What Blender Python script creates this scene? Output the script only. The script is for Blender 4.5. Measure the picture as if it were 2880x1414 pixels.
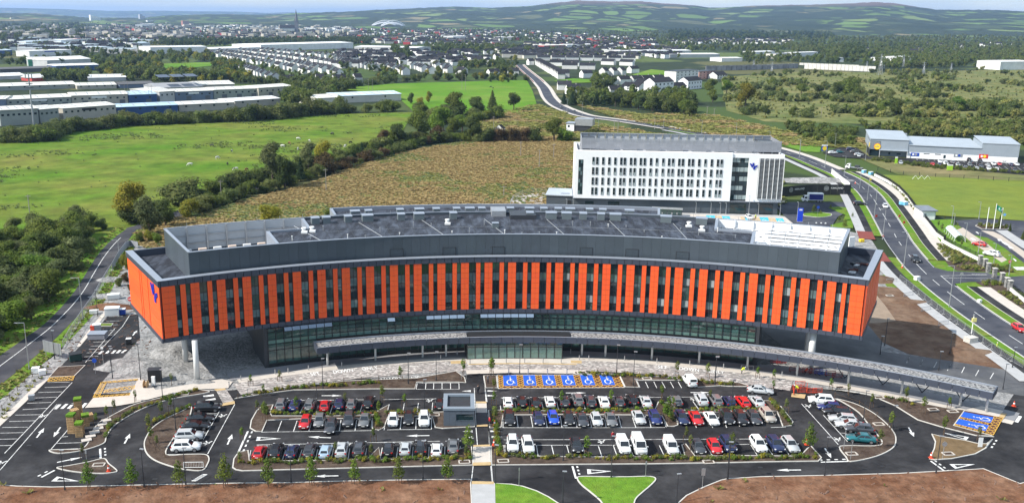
import bpy, bmesh, math, random
from mathutils import Vector, Matrix
from mathutils import noise as mnoise
random.seed(11)
PI = math.pi
D = bpy.data
SC = bpy.context.scene
for _o in list(D.objects): D.objects.remove(_o)
COL = SC.collection
# ---------------------------------------------------------------- camera
F, CX, CY, HC = 2610., 1355., 707., 66.
PIT, ROLL = math.radians(14.2), math.radians(.5)
cam = D.cameras.new('camera'); cam.sensor_width = 36; cam.lens = 36*F/2880; cam.shift_x = (1440-CX)/2880
cam.clip_start = 1; cam.clip_end = 90000
camo = D.objects.new('camera', cam); COL.objects.link(camo)
_c, _s = math.cos(ROLL), math.sin(ROLL)
_X = Vector((1,0,0)); _D = Vector((0,-math.sin(PIT),-math.cos(PIT))); _F = Vector((0,math.cos(PIT),-math.sin(PIT)))
_r = _c*_X - _s*_D; _u = -(_s*_X + _c*_D)
camo.matrix_world = Matrix(((_r.x,_u.x,-_F.x,0),(_r.y,_u.y,-_F.y,0),(_r.z,_u.z,-_F.z,HC),(0,0,0,1)))
SC.camera = camo
# ---------------------------------------------------------------- sky, sun, exposure
SUN_EL, SUN_AZ = math.radians(41.5), math.radians(-107.5)      # azimuth clockwise from +Y
w = D.worlds.new('World'); SC.world = w; w.use_nodes = True
nt = w.node_tree; nt.nodes.clear()
sky = nt.nodes.new('ShaderNodeTexSky'); sky.sky_type = 'NISHITA'; sky.sun_disc = False
sky.sun_elevation = SUN_EL; sky.sun_rotation = SUN_AZ; sky.altitude = 80; sky.dust_density = .5; sky.air_density = 1.0
tc = nt.nodes.new('ShaderNodeTexCoord'); mp = nt.nodes.new('ShaderNodeMapping'); mp.inputs['Scale'].default_value = (2.2,2.2,14)
cn = nt.nodes.new('ShaderNodeTexNoise'); cn.inputs['Scale'].default_value = 2.3; cn.inputs['Detail'].default_value = 7; cn.inputs['Roughness'].default_value = .55
cr = nt.nodes.new('ShaderNodeValToRGB'); cr.color_ramp.elements[0].position = .35; cr.color_ramp.elements[1].position = .7; cr.color_ramp.elements[0].color = (.55,.55,.55,1)
cm = nt.nodes.new('ShaderNodeMixRGB'); cm.inputs[2].default_value = (2.7,3.3,3.9,1)
mul = nt.nodes.new('ShaderNodeMath'); mul.operation = 'MULTIPLY'; mul.inputs[1].default_value = .95
bg = nt.nodes.new('ShaderNodeBackground'); bg.inputs[1].default_value = .15
wo = nt.nodes.new('ShaderNodeOutputWorld')
L_ = nt.links.new
L_(tc.outputs['Generated'], mp.inputs[0]); L_(mp.outputs[0], cn.inputs['Vector']); L_(cn.outputs[0], cr.inputs[0])
L_(cr.outputs[0], mul.inputs[0]); L_(mul.outputs[0], cm.inputs[0]); L_(sky.outputs[0], cm.inputs[1])
L_(cm.outputs[0], bg.inputs[0]); L_(bg.outputs[0], wo.inputs[0])
sl = D.lights.new('sun', 'SUN'); sl.energy = 4.4; sl.angle = math.radians(.53); sl.color = (1,.95,.87)
so = D.objects.new('sun', sl); COL.objects.link(so)
sd = Vector((math.cos(SUN_EL)*math.sin(SUN_AZ), math.cos(SUN_EL)*math.cos(SUN_AZ), math.sin(SUN_EL)))
so.rotation_euler = sd.to_track_quat('Z', 'Y').to_euler(); so.location = (-100,-60,200)
SC.view_settings.view_transform = 'Standard'; SC.view_settings.look = 'None'; SC.view_settings.exposure = .74; SC.view_settings.gamma = 1
SC.view_settings.use_curve_mapping = False
SC.render.engine = 'CYCLES'
HAZE_D = 5.2e-5
# ---------------------------------------------------------------- surveying helpers: photo pixel -> place on the ground
CR = {'A':(0,1000,.32729),'B':(640,1000,.3273),'C':(1340,1000,.32729),'D':(2040,1000,.32723),'E':(2080,640,.31621),'F':(0,640,.31624),
 'G':(700,860,.2795),'H':(1400,860,.2795),'I':(340,560,.33195),'J':(1000,560,.33195),'K':(1760,560,.33199),'L':(1560,340,.30038),'M':(2180,340,.30043),
 'N':(0,300,.37267),'O':(900,300,.31621),'Q':(0,0,.3882),'R':(950,0,.3882),'S':(1880,0,.3882),'T':(0,0,1.11801),'Z':(0,0,1.),'U':(2540,560,.15814),'V':(2560,700,.23721),'W':(2400,370,.18634),'X':(240,800,.16598),'Y':(1980,520,.16304)}
def ray(px, py):
    x, y = (px-CX)/F, (py-CY)/F
    xr, yr = x*_c+y*_s, -x*_s+y*_c
    return Vector((xr, math.cos(PIT)-yr*math.sin(PIT), -math.sin(PIT)-yr*math.cos(PIT)))
def P(px, py, z=0.):
    d = ray(px, py); t = (z-HC)/d.z
    return Vector((d.x*t, d.y*t, z))
def q(c, x, y, z=0.):
    a = CR[c]; return P(a[0]+x*a[2], a[1]+y*a[2], z)
def qs(c, pts, z=0.): return [q(c, x, y, z) for x, y in pts]
def at_depth(c, x, y, Y):
    a = CR[c]; d = ray(a[0]+x*a[2], a[1]+y*a[2]); return Vector((d.x*Y/d.y, Y, HC+d.z*Y/d.y))
def proj(v):
    v = Vector(v)-Vector((0,0,HC)); f = v.dot(_F); x = v.x/f; y = v.dot(_D)/f
    return CX+F*(x*_c-y*_s), CY+F*(x*_s+y*_c)
# ---------------------------------------------------------------- materials
MATS = {}
def lin(c): return tuple(((v/12.92) if v <= .04045 else ((v+.055)/1.055)**2.4) for v in c)
def mk(name, col, rough=.8, var=.12, scale=.6, metal=0., col2=None, scale2=.05, mix2=.5, bump=0., bscale=8., spec=.5, objcol=False, rnd=0., coat=0., sharp2=None):
    """procedural material: base colour with mottling on two scales, optional second colour, relief"""
    if name in MATS: return MATS[name]
    m = D.materials.new(name); m.use_nodes = True; MATS[name] = m
    n = m.node_tree; b = n.nodes['Principled BSDF']; l = n.links.new
    b.inputs['Roughness'].default_value = rough; b.inputs['Metallic'].default_value = metal
    b.inputs['Specular IOR Level'].default_value = .1 if rough >= .9 else spec; b.inputs['Coat Weight'].default_value = coat
    geo = n.nodes.new('ShaderNodeNewGeometry'); oi = n.nodes.new('ShaderNodeObjectInfo')
    if objcol: src = oi.outputs['Color']
    else:
        c = n.nodes.new('ShaderNodeRGB'); c.outputs[0].default_value = (*col, 1); src = c.outputs[0]
    if col2:
        t = n.nodes.new('ShaderNodeTexNoise'); t.inputs['Scale'].default_value = scale2; t.inputs['Detail'].default_value = 6; t.inputs['Roughness'].default_value = .6
        l(geo.outputs['Position'], t.inputs['Vector'])
        r = n.nodes.new('ShaderNodeValToRGB'); d = sharp2 or .12
        r.color_ramp.elements[0].position = .5-d+(.5-mix2)*.4; r.color_ramp.elements[1].position = .5+d+(.5-mix2)*.4
        l(t.outputs[0], r.inputs[0])
        mx = n.nodes.new('ShaderNodeMixRGB'); mx.inputs[2].default_value = (*col2, 1)
        l(r.outputs[0], mx.inputs[0]); l(src, mx.inputs[1]); src = mx.outputs[0]
    if var:
        t = n.nodes.new('ShaderNodeTexNoise'); t.inputs['Scale'].default_value = scale; t.inputs['Detail'].default_value = 5; t.inputs['Roughness'].default_value = .65
        l(geo.outputs['Position'], t.inputs['Vector'])
        mr = n.nodes.new('ShaderNodeMapRange'); mr.inputs[1].default_value = .25; mr.inputs[2].default_value = .75
        mr.inputs[3].default_value = 1-var*1.6; mr.inputs[4].default_value = 1+var*1.6
        l(t.outputs[0], mr.inputs[0])
        h = n.nodes.new('ShaderNodeVectorMath'); h.operation = 'SCALE'; l(src, h.inputs[0]); l(mr.outputs[0], h.inputs['Scale']); src = h.outputs[0]
    if rnd:
        hs = n.nodes.new('ShaderNodeHueSaturation'); a = n.nodes.new('ShaderNodeMapRange'); a.inputs[3].default_value = 1-rnd; a.inputs[4].default_value = 1+rnd
        l(oi.outputs['Random'], a.inputs[0]); l(a.outputs[0], hs.inputs['Value'])
        a2 = n.nodes.new('ShaderNodeMath'); a2.operation = 'MULTIPLY_ADD'; a2.inputs[1].default_value = 7.31; a2.inputs[2].default_value = 0
        fr = n.nodes.new('ShaderNodeMath'); fr.operation = 'FRACT'; a3 = n.nodes.new('ShaderNodeMapRange'); a3.inputs[3].default_value = .5-rnd*.09; a3.inputs[4].default_value = .5+rnd*.06
        l(oi.outputs['Random'], a2.inputs[0]); l(a2.outputs[0], fr.inputs[0]); l(fr.outputs[0], a3.inputs[0]); l(a3.outputs[0], hs.inputs['Hue'])
        l(src, hs.inputs['Color']); src = hs.outputs[0]
    l(src, b.inputs['Base Color'])
    if bump:
        t = n.nodes.new('ShaderNodeTexNoise'); t.inputs['Scale'].default_value = bscale; t.inputs['Detail'].default_value = 4
        l(geo.outputs['Position'], t.inputs['Vector'])
        bp = n.nodes.new('ShaderNodeBump'); bp.inputs['Strength'].default_value = bump; bp.inputs['Distance'].default_value = .3
        l(t.outputs[0], bp.inputs['Height']); l(bp.outputs[0], b.inputs['Normal'])
    return m
# ---------------------------------------------------------------- mesh builder
class MB:
    def __init__(s): s.v = []; s.f = []; s.m = []; s.mi = 0
    def quad(s, *p):
        n = len(s.v); s.v += [tuple(x) for x in p]; s.f.append(tuple(range(n, n+len(p)))); s.m.append(s.mi); return s
    def prism(s, poly, z0, z1, bottom=True):
        """vertical prism over a counter-clockwise xy outline"""
        pl = [(p[0], p[1]) for p in poly]
        a = sum(pl[i-1][0]*pl[i][1]-pl[i][0]*pl[i-1][1] for i in range(len(pl)))
        if a < 0: pl.reverse()
        n = len(s.v); k = len(pl)
        s.v += [(x, y, z0) for x, y in pl]+[(x, y, z1) for x, y in pl]
        if bottom: s.f.append(tuple(range(n+k-1, n-1, -1))); s.m.append(s.mi)
        s.f.append(tuple(range(n+k, n+2*k))); s.m.append(s.mi)
        for i in range(k):
            j = (i+1) % k; s.f.append((n+i, n+j, n+k+j, n+k+i)); s.m.append(s.mi)
        return s
    def box(s, c, d, rz=0.):
        cx, cy, cz = c; x, y, z = d[0]/2, d[1]/2, d[2]/2; co, si = math.cos(rz), math.sin(rz)
        return s.prism([(cx+a*co-b*si, cy+a*si+b*co) for a, b in ((-x,-y),(x,-y),(x,y),(-x,y))], cz-z, cz+z)
    def tube(s, a, b, r, n=6, r2=None, cap=True):
        a, b = Vector(a), Vector(b); r2 = r if r2 is None else r2; z = (b-a).normalized()
        x = z.orthogonal().normalized(); y = z.cross(x); k = len(s.v)
        for p, rr in ((a, r), (b, r2)):
            for i in range(n):
                t = 2*PI*i/n; s.v.append(tuple(p+x*rr*math.cos(t)+y*rr*math.sin(t)))
        for i in range(n):
            j = (i+1) % n; s.f.append((k+i, k+j, k+n+j, k+n+i)); s.m.append(s.mi)
        if cap:
            s.f.append(tuple(range(k+n-1, k-1, -1))); s.m.append(s.mi); s.f.append(tuple(range(k+n, k+2*n))); s.m.append(s.mi)
        return s
    def beam(s, a, b, wd, ht):
        """rectangular bar from a to b"""
        a, b = Vector(a), Vector(b); z = (b-a).normalized(); up = Vector((0,0,1)) if abs(z.z) < .95 else Vector((0,1,0))
        x = z.cross(up).normalized()*wd/2; y = x.cross(z).normalized()*ht/2; k = len(s.v)
        for p in (a, b): s.v += [tuple(p-x-y), tuple(p+x-y), tuple(p+x+y), tuple(p-x+y)]
        for f in ((0,1,5,4),(1,2,6,5),(2,3,7,6),(3,0,4,7),(3,2,1,0),(4,5,6,7)): s.f.append(tuple(k+i for i in f)); s.m.append(s.mi)
        return s
    def mesh(s, name, mats, smooth=False):
        me = D.meshes.new(name); me.from_pydata(s.v, [], s.f)
        for m in (mats if isinstance(mats, (list, tuple)) else [mats]): me.materials.append(m)
        if any(s.m): me.polygons.foreach_set('material_index', s.m)
        if smooth: me.polygons.foreach_set('use_smooth', [True]*len(me.polygons))
        me.update(); return me
    def build(s, name, mats, parent=None, smooth=False):
        return link(name, s.mesh(name, mats, smooth), parent)
def link(name, me, parent=None, loc=(0,0,0), rz=0.):
    o = D.objects.new(name, me); COL.objects.link(o); o.location = loc; o.rotation_euler = (0,0,rz)
    if parent is not None:
        o.parent = parent
        if parent.get('world_parts'): o.matrix_parent_inverse = Matrix.Translation(-parent.location)
        elif parent.parent is not None and parent.parent.get('world_parts'): pass
    return o
def thing(name, label, cat, loc=(0,0,0), rz=0., group=None, world=False):
    o = D.objects.new(name, None); COL.objects.link(o); o.location = loc; o.rotation_euler = (0,0,rz); o.empty_display_size = .5
    o['label'] = label; o['category'] = cat
    if group: o['group'] = group
    if world: o['world_parts'] = 1
    return o
def tag(o, label, cat, group=None):
    o['label'] = label; o['category'] = cat
    if group: o['group'] = group
    return o
def struct(o, label=None):
    o['kind'] = 'structure'
    if label: o['label'] = label
    return o
def stuff(o, label=None, cat=None):
    o['kind'] = 'stuff'
    if label: o['label'] = label
    if cat: o['category'] = cat
    return o
def kids(o): return KID.get(o.name, [])
def dup(root, loc, rz=0., sc=None, label=None, group=None, color=None):
    """copy a thing with its parts and sub-parts"""
    def cp(o, par):
        c = o.copy(); COL.objects.link(c)
        if par is not None: c.parent = par; c.matrix_parent_inverse = o.matrix_parent_inverse.copy()
        if color is not None: c.color = color
        for ch in [x for x in PROTO[root.name] if x.parent == o]: cp(ch, c)
        return c
    if root.name not in PROTO: PROTO[root.name] = allkids(root)
    r = cp(root, None); r.location = loc; r.rotation_euler = (0,0,rz)
    if sc is not None: r.scale = (sc,sc,sc) if not isinstance(sc, (tuple, list)) else sc
    if label: r['label'] = label
    if group: r['group'] = group
    return r
PROTO = {}
def allkids(o):
    out = []
    for c in o.children: out.append(c); out += allkids(c)
    return out
def sheet(name, pts, mat, z=0., kind='structure', label=None):
    """flat polygon lying at height z"""
    o = MB().quad(*[(p[0], p[1], z) for p in pts]).build(name, mat)
    me = o.data
    if me.polygons[0].normal.z < 0: me.flip_normals()
    if kind: o['kind'] = kind
    if label: o['label'] = label
    return o
def smooth_line(pts, n=6, closed=False):
    """Catmull-Rom through the points"""
    P_ = [Vector((p[0], p[1], p[2] if len(p) > 2 else 0)) for p in pts]; out = []; k = len(P_)
    rng = range(k if closed else k-1)
    for i in rng:
        if closed: a, b, c, d = P_[i-1], P_[i], P_[(i+1) % k], P_[(i+2) % k]
        else: a, b, c, d = P_[max(i-1,0)], P_[i], P_[i+1], P_[min(i+2,k-1)]
        for j in range(n):
            t = j/n; out.append(.5*((2*b)+(c-a)*t+(2*a-5*b+4*c-d)*t*t+(3*b-a-3*c+d)*t**3))
    if not closed: out.append(P_[-1].copy())
    return out
def offset(pts, d):
    """shift an open line sideways, positive to its right"""
    out = []; k = len(pts)
    for i in range(k):
        a, b = pts[max(i-1,0)], pts[min(i+1,k-1)]; t = Vector((b[0]-a[0], b[1]-a[1], 0)).normalized()
        out.append(Vector((pts[i][0]+t.y*d, pts[i][1]-t.x*d, 0)))
    return out
def ribbon(name, Lp, Rp, mat, z=0., kind='structure'):
    mb = MB(); k = min(len(Lp), len(Rp))
    for i in range(k): mb.v += [(Lp[i][0], Lp[i][1], z), (Rp[i][0], Rp[i][1], z)]
    for i in range(k-1): mb.f.append((2*i, 2*i+1, 2*i+3, 2*i+2)); mb.m.append(0)
    o = mb.build(name, mat)
    if o.data.polygons and o.data.polygons[0].normal.z < 0: o.data.flip_normals()
    if kind: o['kind'] = kind
    return o
def inring(pts, d):
    """inset a closed ring by d (towards its inside)"""
    k = len(pts); a = sum(pts[i-1][0]*pts[i][1]-pts[i][0]*pts[i-1][1] for i in range(k)); sg = 1 if a > 0 else -1; out = []
    for i in range(k):
        p0, p1, p2 = pts[i-1], pts[i], pts[(i+1) % k]
        t = Vector((p2[0]-p0[0], p2[1]-p0[1], 0))
        if t.length < 1e-6: out.append(Vector((p1[0], p1[1], 0))); continue
        t.normalize(); out.append(Vector((p1[0]-t.y*d*sg, p1[1]+t.x*d*sg, 0)))
    return out
def densify(pts, step, closed=True):
    out = []; k = len(pts)
    for i in range(k if closed else k-1):
        a, b = Vector(pts[i]), Vector(pts[(i+1) % k]); n = max(1, int((b-a).length/step))
        out += [a.lerp(b, j/n) for j in range(n)]
    if not closed: out.append(Vector(pts[-1]))
    return out
def bed(name, pts, mat, h=.12, kerb=True, z=0., smooth=0, kw=.18, relief=.0):
    """planting bed or island: filled top inside a raised kerb ring"""
    if smooth: pts = smooth_line(pts, smooth, True)
    pts = [Vector((p[0], p[1], 0)) for p in pts]
    inn = inring(pts, kw) if kerb else pts
    top = z+h-(.04 if kerb else 0)
    o = sheet(name, inn, mat, top)
    if relief:
        bm = bmesh.new(); bm.from_mesh(o.data); bmesh.ops.triangulate(bm, faces=bm.faces)
        for _ in range(4):
            es = [e for e in bm.edges if e.calc_length() > 2.]
            if not es: break
            bmesh.ops.subdivide_edges(bm, edges=es, cuts=1); bmesh.ops.triangulate(bm, faces=[f for f in bm.faces if len(f.verts) > 3])
        for v in bm.verts:
            if not v.is_boundary: v.co.z += relief*(mnoise.noise(v.co*.35)+.6*mnoise.noise(v.co*1.1)+.55)
        for f in bm.faces: f.smooth = True
        bm.to_mesh(o.data); bm.free()
    if kerb:
        mb = MB(); k = len(pts)
        for p, i in zip(pts, inn): mb.v += [(p.x,p.y,z-.02),(p.x,p.y,z+h),(i.x,i.y,z+h),(i.x,i.y,z-.02)]
        for a in range(k):
            b = (a+1) % k
            for j in range(3): mb.f.append((4*a+j, 4*b+j, 4*b+j+1, 4*a+j+1)); mb.m.append(0)
        kb = mb.build('kerb', M_KERB); kb['kind'] = 'structure'
        bm = bmesh.new(); bm.from_mesh(kb.data); bmesh.ops.recalc_face_normals(bm, faces=bm.faces); bm.to_mesh(kb.data); bm.free()
    return o
def paint(name, polys, mat, z):
    mb = MB()
    for pl in polys:
        pl = [(p[0], p[1], z) for p in pl]
        a = sum(pl[i-1][0]*pl[i][1]-pl[i][0]*pl[i-1][1] for i in range(len(pl)))
        if a < 0: pl.reverse()
        mb.quad(*pl)
    o = mb.build(name, mat); o['kind'] = 'structure'; return o
def lineq(a, b, w_):
    a, b = Vector((a[0],a[1],0)), Vector((b[0],b[1],0)); t = (b-a).normalized()*w_/2; s_ = Vector((-t.y,t.x,0))
    return [a-s_, b-s_, b+s_, a+s_]
def ray_cyl(c, x, y, C0, R):
    a = CR[c]; d = ray(a[0]+x*a[2], a[1]+y*a[2]); A = d.x*d.x+d.y*d.y; ox, oy = -C0[0], -C0[1]
    B = 2*(d.x*ox+d.y*oy); Cc = ox*ox+oy*oy-R*R; t = (-B+math.sqrt(B*B-4*A*Cc))/(2*A)
    return HC+d.z*t, math.atan2(d.x*t-C0[0], d.y*t-C0[1])
# shared materials
M_KERB = mk('kerb_concrete', (.5,.48,.44), .9, .1, 2.)
M_WHITE = mk('white_road_paint', (.66,.66,.64), .7, .15, 3., col2=(.25,.25,.25), scale2=1.3, mix2=.22)
M_YELL = mk('yellow_road_paint', (.62,.36,.05), .7, .12, 3.)
M_ASPH = mk('new_asphalt', (.017,.017,.019), .88, spec=.15, var=.25, scale=.5, col2=(.045,.044,.046), scale2=.1, mix2=.42, bump=.15, bscale=9)
M_ROAD = mk('road_asphalt', (.045,.049,.064), .9, .1, .3, col2=(.085,.088,.1), scale2=.09, mix2=.45, bump=.1, bscale=9)
M_SOIL = mk('red_brown_soil', (.13,.06,.033), .95, .3, .8, col2=(.2,.112,.07), scale2=.18, mix2=.45, bump=.5, bscale=2.5)
M_MULCH = mk('bed_soil', (.062,.043,.033), .95, .25, 1.2, col2=(.1,.075,.058), scale2=.4, mix2=.45, bump=.5, bscale=4)
M_GRAVEL = mk('grey_hardcore', (.19,.19,.188), .95, .3, 1.6, col2=(.31,.305,.3), scale2=.45, mix2=.5, bump=1., bscale=2)
M_DIRT = mk('brown_site_dirt', (.12,.07,.045), .95, .2, .5, col2=(.19,.13,.09), scale2=.16, mix2=.45, bump=.5, bscale=2)
M_PATH = mk('pale_concrete_path', (.48,.435,.385), .85, .07, .6)
M_GPATH = mk('grey_concrete_path', (.36,.36,.36), .85, .09, .5)
M_GRASS = mk('lawn_grass', (.09,.2,.018), .9, .2, .7, col2=(.13,.22,.025), scale2=.2, mix2=.5, bump=.6, bscale=5)
M_DGREY = mk('dark_grey_metal', (.045,.048,.055), .5, .04, .5, metal=.3)
M_GALV = mk('galvanised_steel', (.42,.43,.44), .45, .08, 1., metal=.6)
M_BLACK = mk('black_rubber', (.012,.012,.013), .6, .05, 2.)
M_TAC = mk('buff_tactile_paving', (.44,.32,.17), .9, .12, 1.5)
M_WPAINT = mk('white_paint', (.78,.78,.76), .5, .03, .5)
# ================================================================ terrain
def field_mat(name, cells, wood, hedge, size, tint=1.):
    """far farmland: cells of grass, crop and wood with dark hedge lines"""
    m = D.materials.new(name); m.use_nodes = True; n = m.node_tree; l = n.links.new; b = n.nodes['Principled BSDF']; b.inputs['Roughness'].default_value = .95; b.inputs['Specular IOR Level'].default_value = .1
    geo = n.nodes.new('ShaderNodeNewGeometry'); mp = n.nodes.new('ShaderNodeMapping'); mp.inputs['Scale'].default_value = (1/size,.55/size,0)
    l(geo.outputs['Position'], mp.inputs[0])
    nz = n.nodes.new('ShaderNodeTexNoise'); nz.inputs['Scale'].default_value = 1.3; l(mp.outputs[0], nz.inputs['Vector'])
    mxv = n.nodes.new('ShaderNodeMixRGB'); mxv.blend_type = 'ADD'; mxv.inputs[0].default_value = .35; l(mp.outputs[0], mxv.inputs[1]); l(nz.outputs['Color'], mxv.inputs[2])
    v1 = n.nodes.new('ShaderNodeTexVoronoi'); l(mxv.outputs[0], v1.inputs['Vector']); v1.inputs['Scale'].default_value = 1
    v2 = n.nodes.new('ShaderNodeTexVoronoi'); v2.feature = 'DISTANCE_TO_EDGE'; l(mxv.outputs[0], v2.inputs['Vector']); v2.inputs['Scale'].default_value = 1
    sp = n.nodes.new('ShaderNodeSeparateColor'); l(v1.outputs['Color'], sp.inputs[0])
    r = n.nodes.new('ShaderNodeValToRGB'); r.color_ramp.interpolation = 'CONSTANT'
    while len(r.color_ramp.elements) < len(cells): r.color_ramp.elements.new(.5)
    for e, (p_, c_) in zip(r.color_ramp.elements, cells): e.position = p_; e.color = (*[x*tint for x in c_], 1)
    l(sp.outputs[0], r.inputs[0])
    # woodland by broad noise
    n2 = n.nodes.new('ShaderNodeTexNoise'); n2.inputs['Scale'].default_value = wood[0]; n2.inputs['Detail'].default_value = 7; n2.inputs['Roughness'].default_value = .62; l(geo.outputs['Position'], n2.inputs['Vector'])
    r2 = n.nodes.new('ShaderNodeValToRGB'); r2.color_ramp.elements[0].position = wood[1]; r2.color_ramp.elements[1].position = wood[1]+.03; l(n2.outputs[0], r2.inputs[0])
    r3 = n.nodes.new('ShaderNodeValToRGB'); r3.color_ramp.elements[0].position = hedge; r3.color_ramp.elements[1].position = hedge+.03
    r3.color_ramp.elements[0].color = (1,1,1,1); r3.color_ramp.elements[1].color = (0,0,0,1); l(v2.outputs['Distance'], r3.inputs[0])
    mxm = n.nodes.new('ShaderNodeMath'); mxm.operation = 'MAXIMUM'; l(r2.outputs[0], mxm.inputs[0]); l(r3.outputs[0], mxm.inputs[1])
    n4 = n.nodes.new('ShaderNodeTexNoise'); n4.inputs['Scale'].default_value = .03; n4.inputs['Detail'].default_value = 5; l(geo.outputs['Position'], n4.inputs['Vector'])
    wc = n.nodes.new('ShaderNodeMixRGB'); wc.inputs[1].default_value = (.012,.022,.012,1); wc.inputs[2].default_value = (.045,.06,.025,1); l(n4.outputs[0], wc.inputs[0])
    mx = n.nodes.new('ShaderNodeMixRGB'); l(mxm.outputs[0], mx.inputs[0]); l(r.outputs[0], mx.inputs[1]); l(wc.outputs[0], mx.inputs[2]); sx = n.nodes.new('ShaderNodeSeparateXYZ'); l(geo.outputs['Position'], sx.inputs[0]); mo = n.nodes.new('ShaderNodeMath'); mo.operation = 'MULTIPLY_ADD'; l(n2.outputs[0], mo.inputs[0]); mo.inputs[1].default_value = 90; l(sx.outputs[2], mo.inputs[2])
    mr = n.nodes.new('ShaderNodeMapRange'); mr.inputs[1].default_value = 205; mr.inputs[2].default_value = 235; l(mo.outputs[0], mr.inputs[0]); m5 = n.nodes.new('ShaderNodeMixRGB'); m5.inputs[2].default_value = (.13,.085,.07,1); l(mr.outputs[0], m5.inputs[0]); l(mx.outputs[0], m5.inputs[1]); l(m5.outputs[0], b.inputs['Base Color'])
    return m
M_HILL = field_mat('hill_farmland', [(0,(.02,.032,.014)),(.26,(.1,.16,.04)),(.42,(.15,.2,.06)),(.55,(.09,.1,.045)),(.64,(.12,.19,.045)),(.8,(.05,.07,.03)),(.9,(.2,.17,.09))], (.0017,.515), .1, 190)
M_PLAIN = field_mat('plain_scrubland', [(0,(.055,.085,.022)),(.3,(.075,.1,.03)),(.5,(.09,.12,.035)),(.7,(.1,.1,.04)),(.85,(.06,.08,.025))], (.004,.5), .05, 160)
g = MB(); N_ = 96
for i in range(N_): g.v.append((34000*math.cos(2*PI*i/N_), 34000*math.sin(2*PI*i/N_), -.2))
g.f.append(tuple(range(N_))); g.m.append(0)
struct(g.build('ground', M_PLAIN))
def interp(tab, x):
    if x <= tab[0][0]: return tab[0][1]
    for (a, b), (c, d) in zip(tab, tab[1:]):
        if x <= c: t = (x-a)/(c-a); t = t*t*(3-2*t)*.5+t*.5; return b+(d-b)*t
    return tab[-1][1]
NEAR = [(-600,36),(0,38),(100,39),(160,44),(250,51),(400,51),(485,44),(602,41.5),(718,42.5),(776,41),(854,37.6),(950,35),(1105,27),(1280,19.4),(1377,23),(1474,19.4),(1571,8.5),(1633,3),(1726,5.4),(1796,4.5),(1882,11.6),(1950,16),(2008,24),(2128,17.5),(2249,15),(2377,11.6),(2474,7),(2520,11),(2598,23),(2637,29),(2773,29),(2880,33),(3300,30),(3700,26)]
FARR = [(-800,20),(0,22.5),(116,25),(213,28),(310,32),(427,31),(582,33),(680,34),(757,37.6),(815,36),(1000,40),(1500,48),(3700,60)]
def ridge(name, tab, r0, r1, rows, mat, step, base, jag):
    mb = MB(); cols = list(range(-800, 3701, step))
    for ri in range(rows+4):
        t = ri/rows; r_ = r0+(r1-r0)*t
        for x in cols:
            d = ray(x, interp(tab, x)); u = Vector((d.x, d.y, 0)).normalized(); top = HC+d.z/math.hypot(d.x, d.y)*r1
            p = u*r_; k = 1.15*t**1.25-.15*t**3 if t <= 1 else max(0, 1-(t-1)*2.2)
            nz = mnoise.noise(Vector((p.x/900, p.y/900, 0)))*.55+mnoise.noise(Vector((p.x/300, p.y/300, 3)))*.2
            h = base+(top-base)*k*(1+nz*(1-min(t,1))*.8)
            if t > .5: h += jag*(abs(mnoise.noise(Vector((p.x/60, p.y/60, 7))))+mnoise.noise(Vector((p.x/25, p.y/200, 9)))*.5)
            mb.v.append((p.x, p.y, h))
    k = len(cols)
    for a in range(rows+3):
        for b in range(k-1): mb.f.append((a*k+b, a*k+b+1, a*k+k+b+1, a*k+k+b)); mb.m.append(0)
    return struct(mb.build(name, mat, smooth=True))
ridge('hills', NEAR, 4300, 8600, 34, M_HILL, 12, -4, 7)
ridge('hills', FARR, 17500, 22000, 8, M_HILL, 24, -6, 8)
M_WATER = mk('estuary_water', (.25,.3,.34), .12, .05, .002)
sheet('water', [P(140,42.5), P(300,44), P(420,46.), P(640,47.5), P(640,50.5), P(350,50), P(200,48), P(135,46)], M_WATER, .6)
# ================================================================ fields
M_MEADOW = mk('pasture_grass', (.068,.15,.008), .95, .3, .1, col2=(.15,.155,.03), scale2=.02, mix2=.45, bump=.6, bscale=1.5, sharp2=.18)
M_FAR = mk('bright_far_pasture', (.085,.19,.01), .95, .12, .03, col2=(.15,.22,.03), scale2=.012, mix2=.35)
M_BRACK = mk('bracken_ground', (.24,.185,.085), .95, .25, .25, col2=(.17,.17,.055), scale2=.035, mix2=.4, bump=.8, bscale=1.2)
M_ROUGH = mk('rough_grassland', (.19,.16,.075), .95, .2, .12, col2=(.09,.12,.03), scale2=.02, mix2=.5, bump=.6, bscale=1.2)
M_MOWN = mk('mown_olive_field', (.15,.185,.028), .95, .12, .15, col2=(.12,.17,.03), scale2=.03, mix2=.4, bump=.4, bscale=1.5)
FIELD = [P(-500,420),P(0,375)]+qs('T', [(0,338),(150,330),(450,298),(800,288),(1040,283),(1010,335),(930,375),(780,415),(640,478),(510,510),(400,565),(330,600),(150,630)])+[P(-100,760),P(-600,760)]
sheet('pasture', FIELD, M_MEADOW, 0.)
FAR1 = qs('T', [(830,222),(1000,211),(1325,202),(1340,230),(1350,262),(1300,285),(1050,290),(1000,245)])
sheet('pasture', FAR1, M_FAR, .3)
sheet('pasture', qs('Q', [(1165,465),(1400,455),(1540,455),(1530,480),(1400,492),(1200,500)]), M_FAR, .3)
sheet('pasture', qs('Q', [(1550,545),(1680,545),(1690,570),(1560,570)]), M_FAR, .3)
sheet('pasture', qs('R', [(2130,545),(2270,505),(2420,520),(2400,545),(2200,560)]), M_FAR, .3)
sheet('pasture', qs('R', [(1560,590),(1700,570),(2000,590),(1900,600),(1650,605)]), M_FAR, .3)
BRACK = [q('F',1180,40), q('I',450,150)]+qs('T', [(480,545),(620,500),(760,468),(900,415),(1010,383),(1180,352),(1450,348),(1470,400)])+[P(1640,620), P(1400,660), P(900,700), P(420,740)]
sheet('bracken_field', BRACK, M_BRACK, .03)
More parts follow.
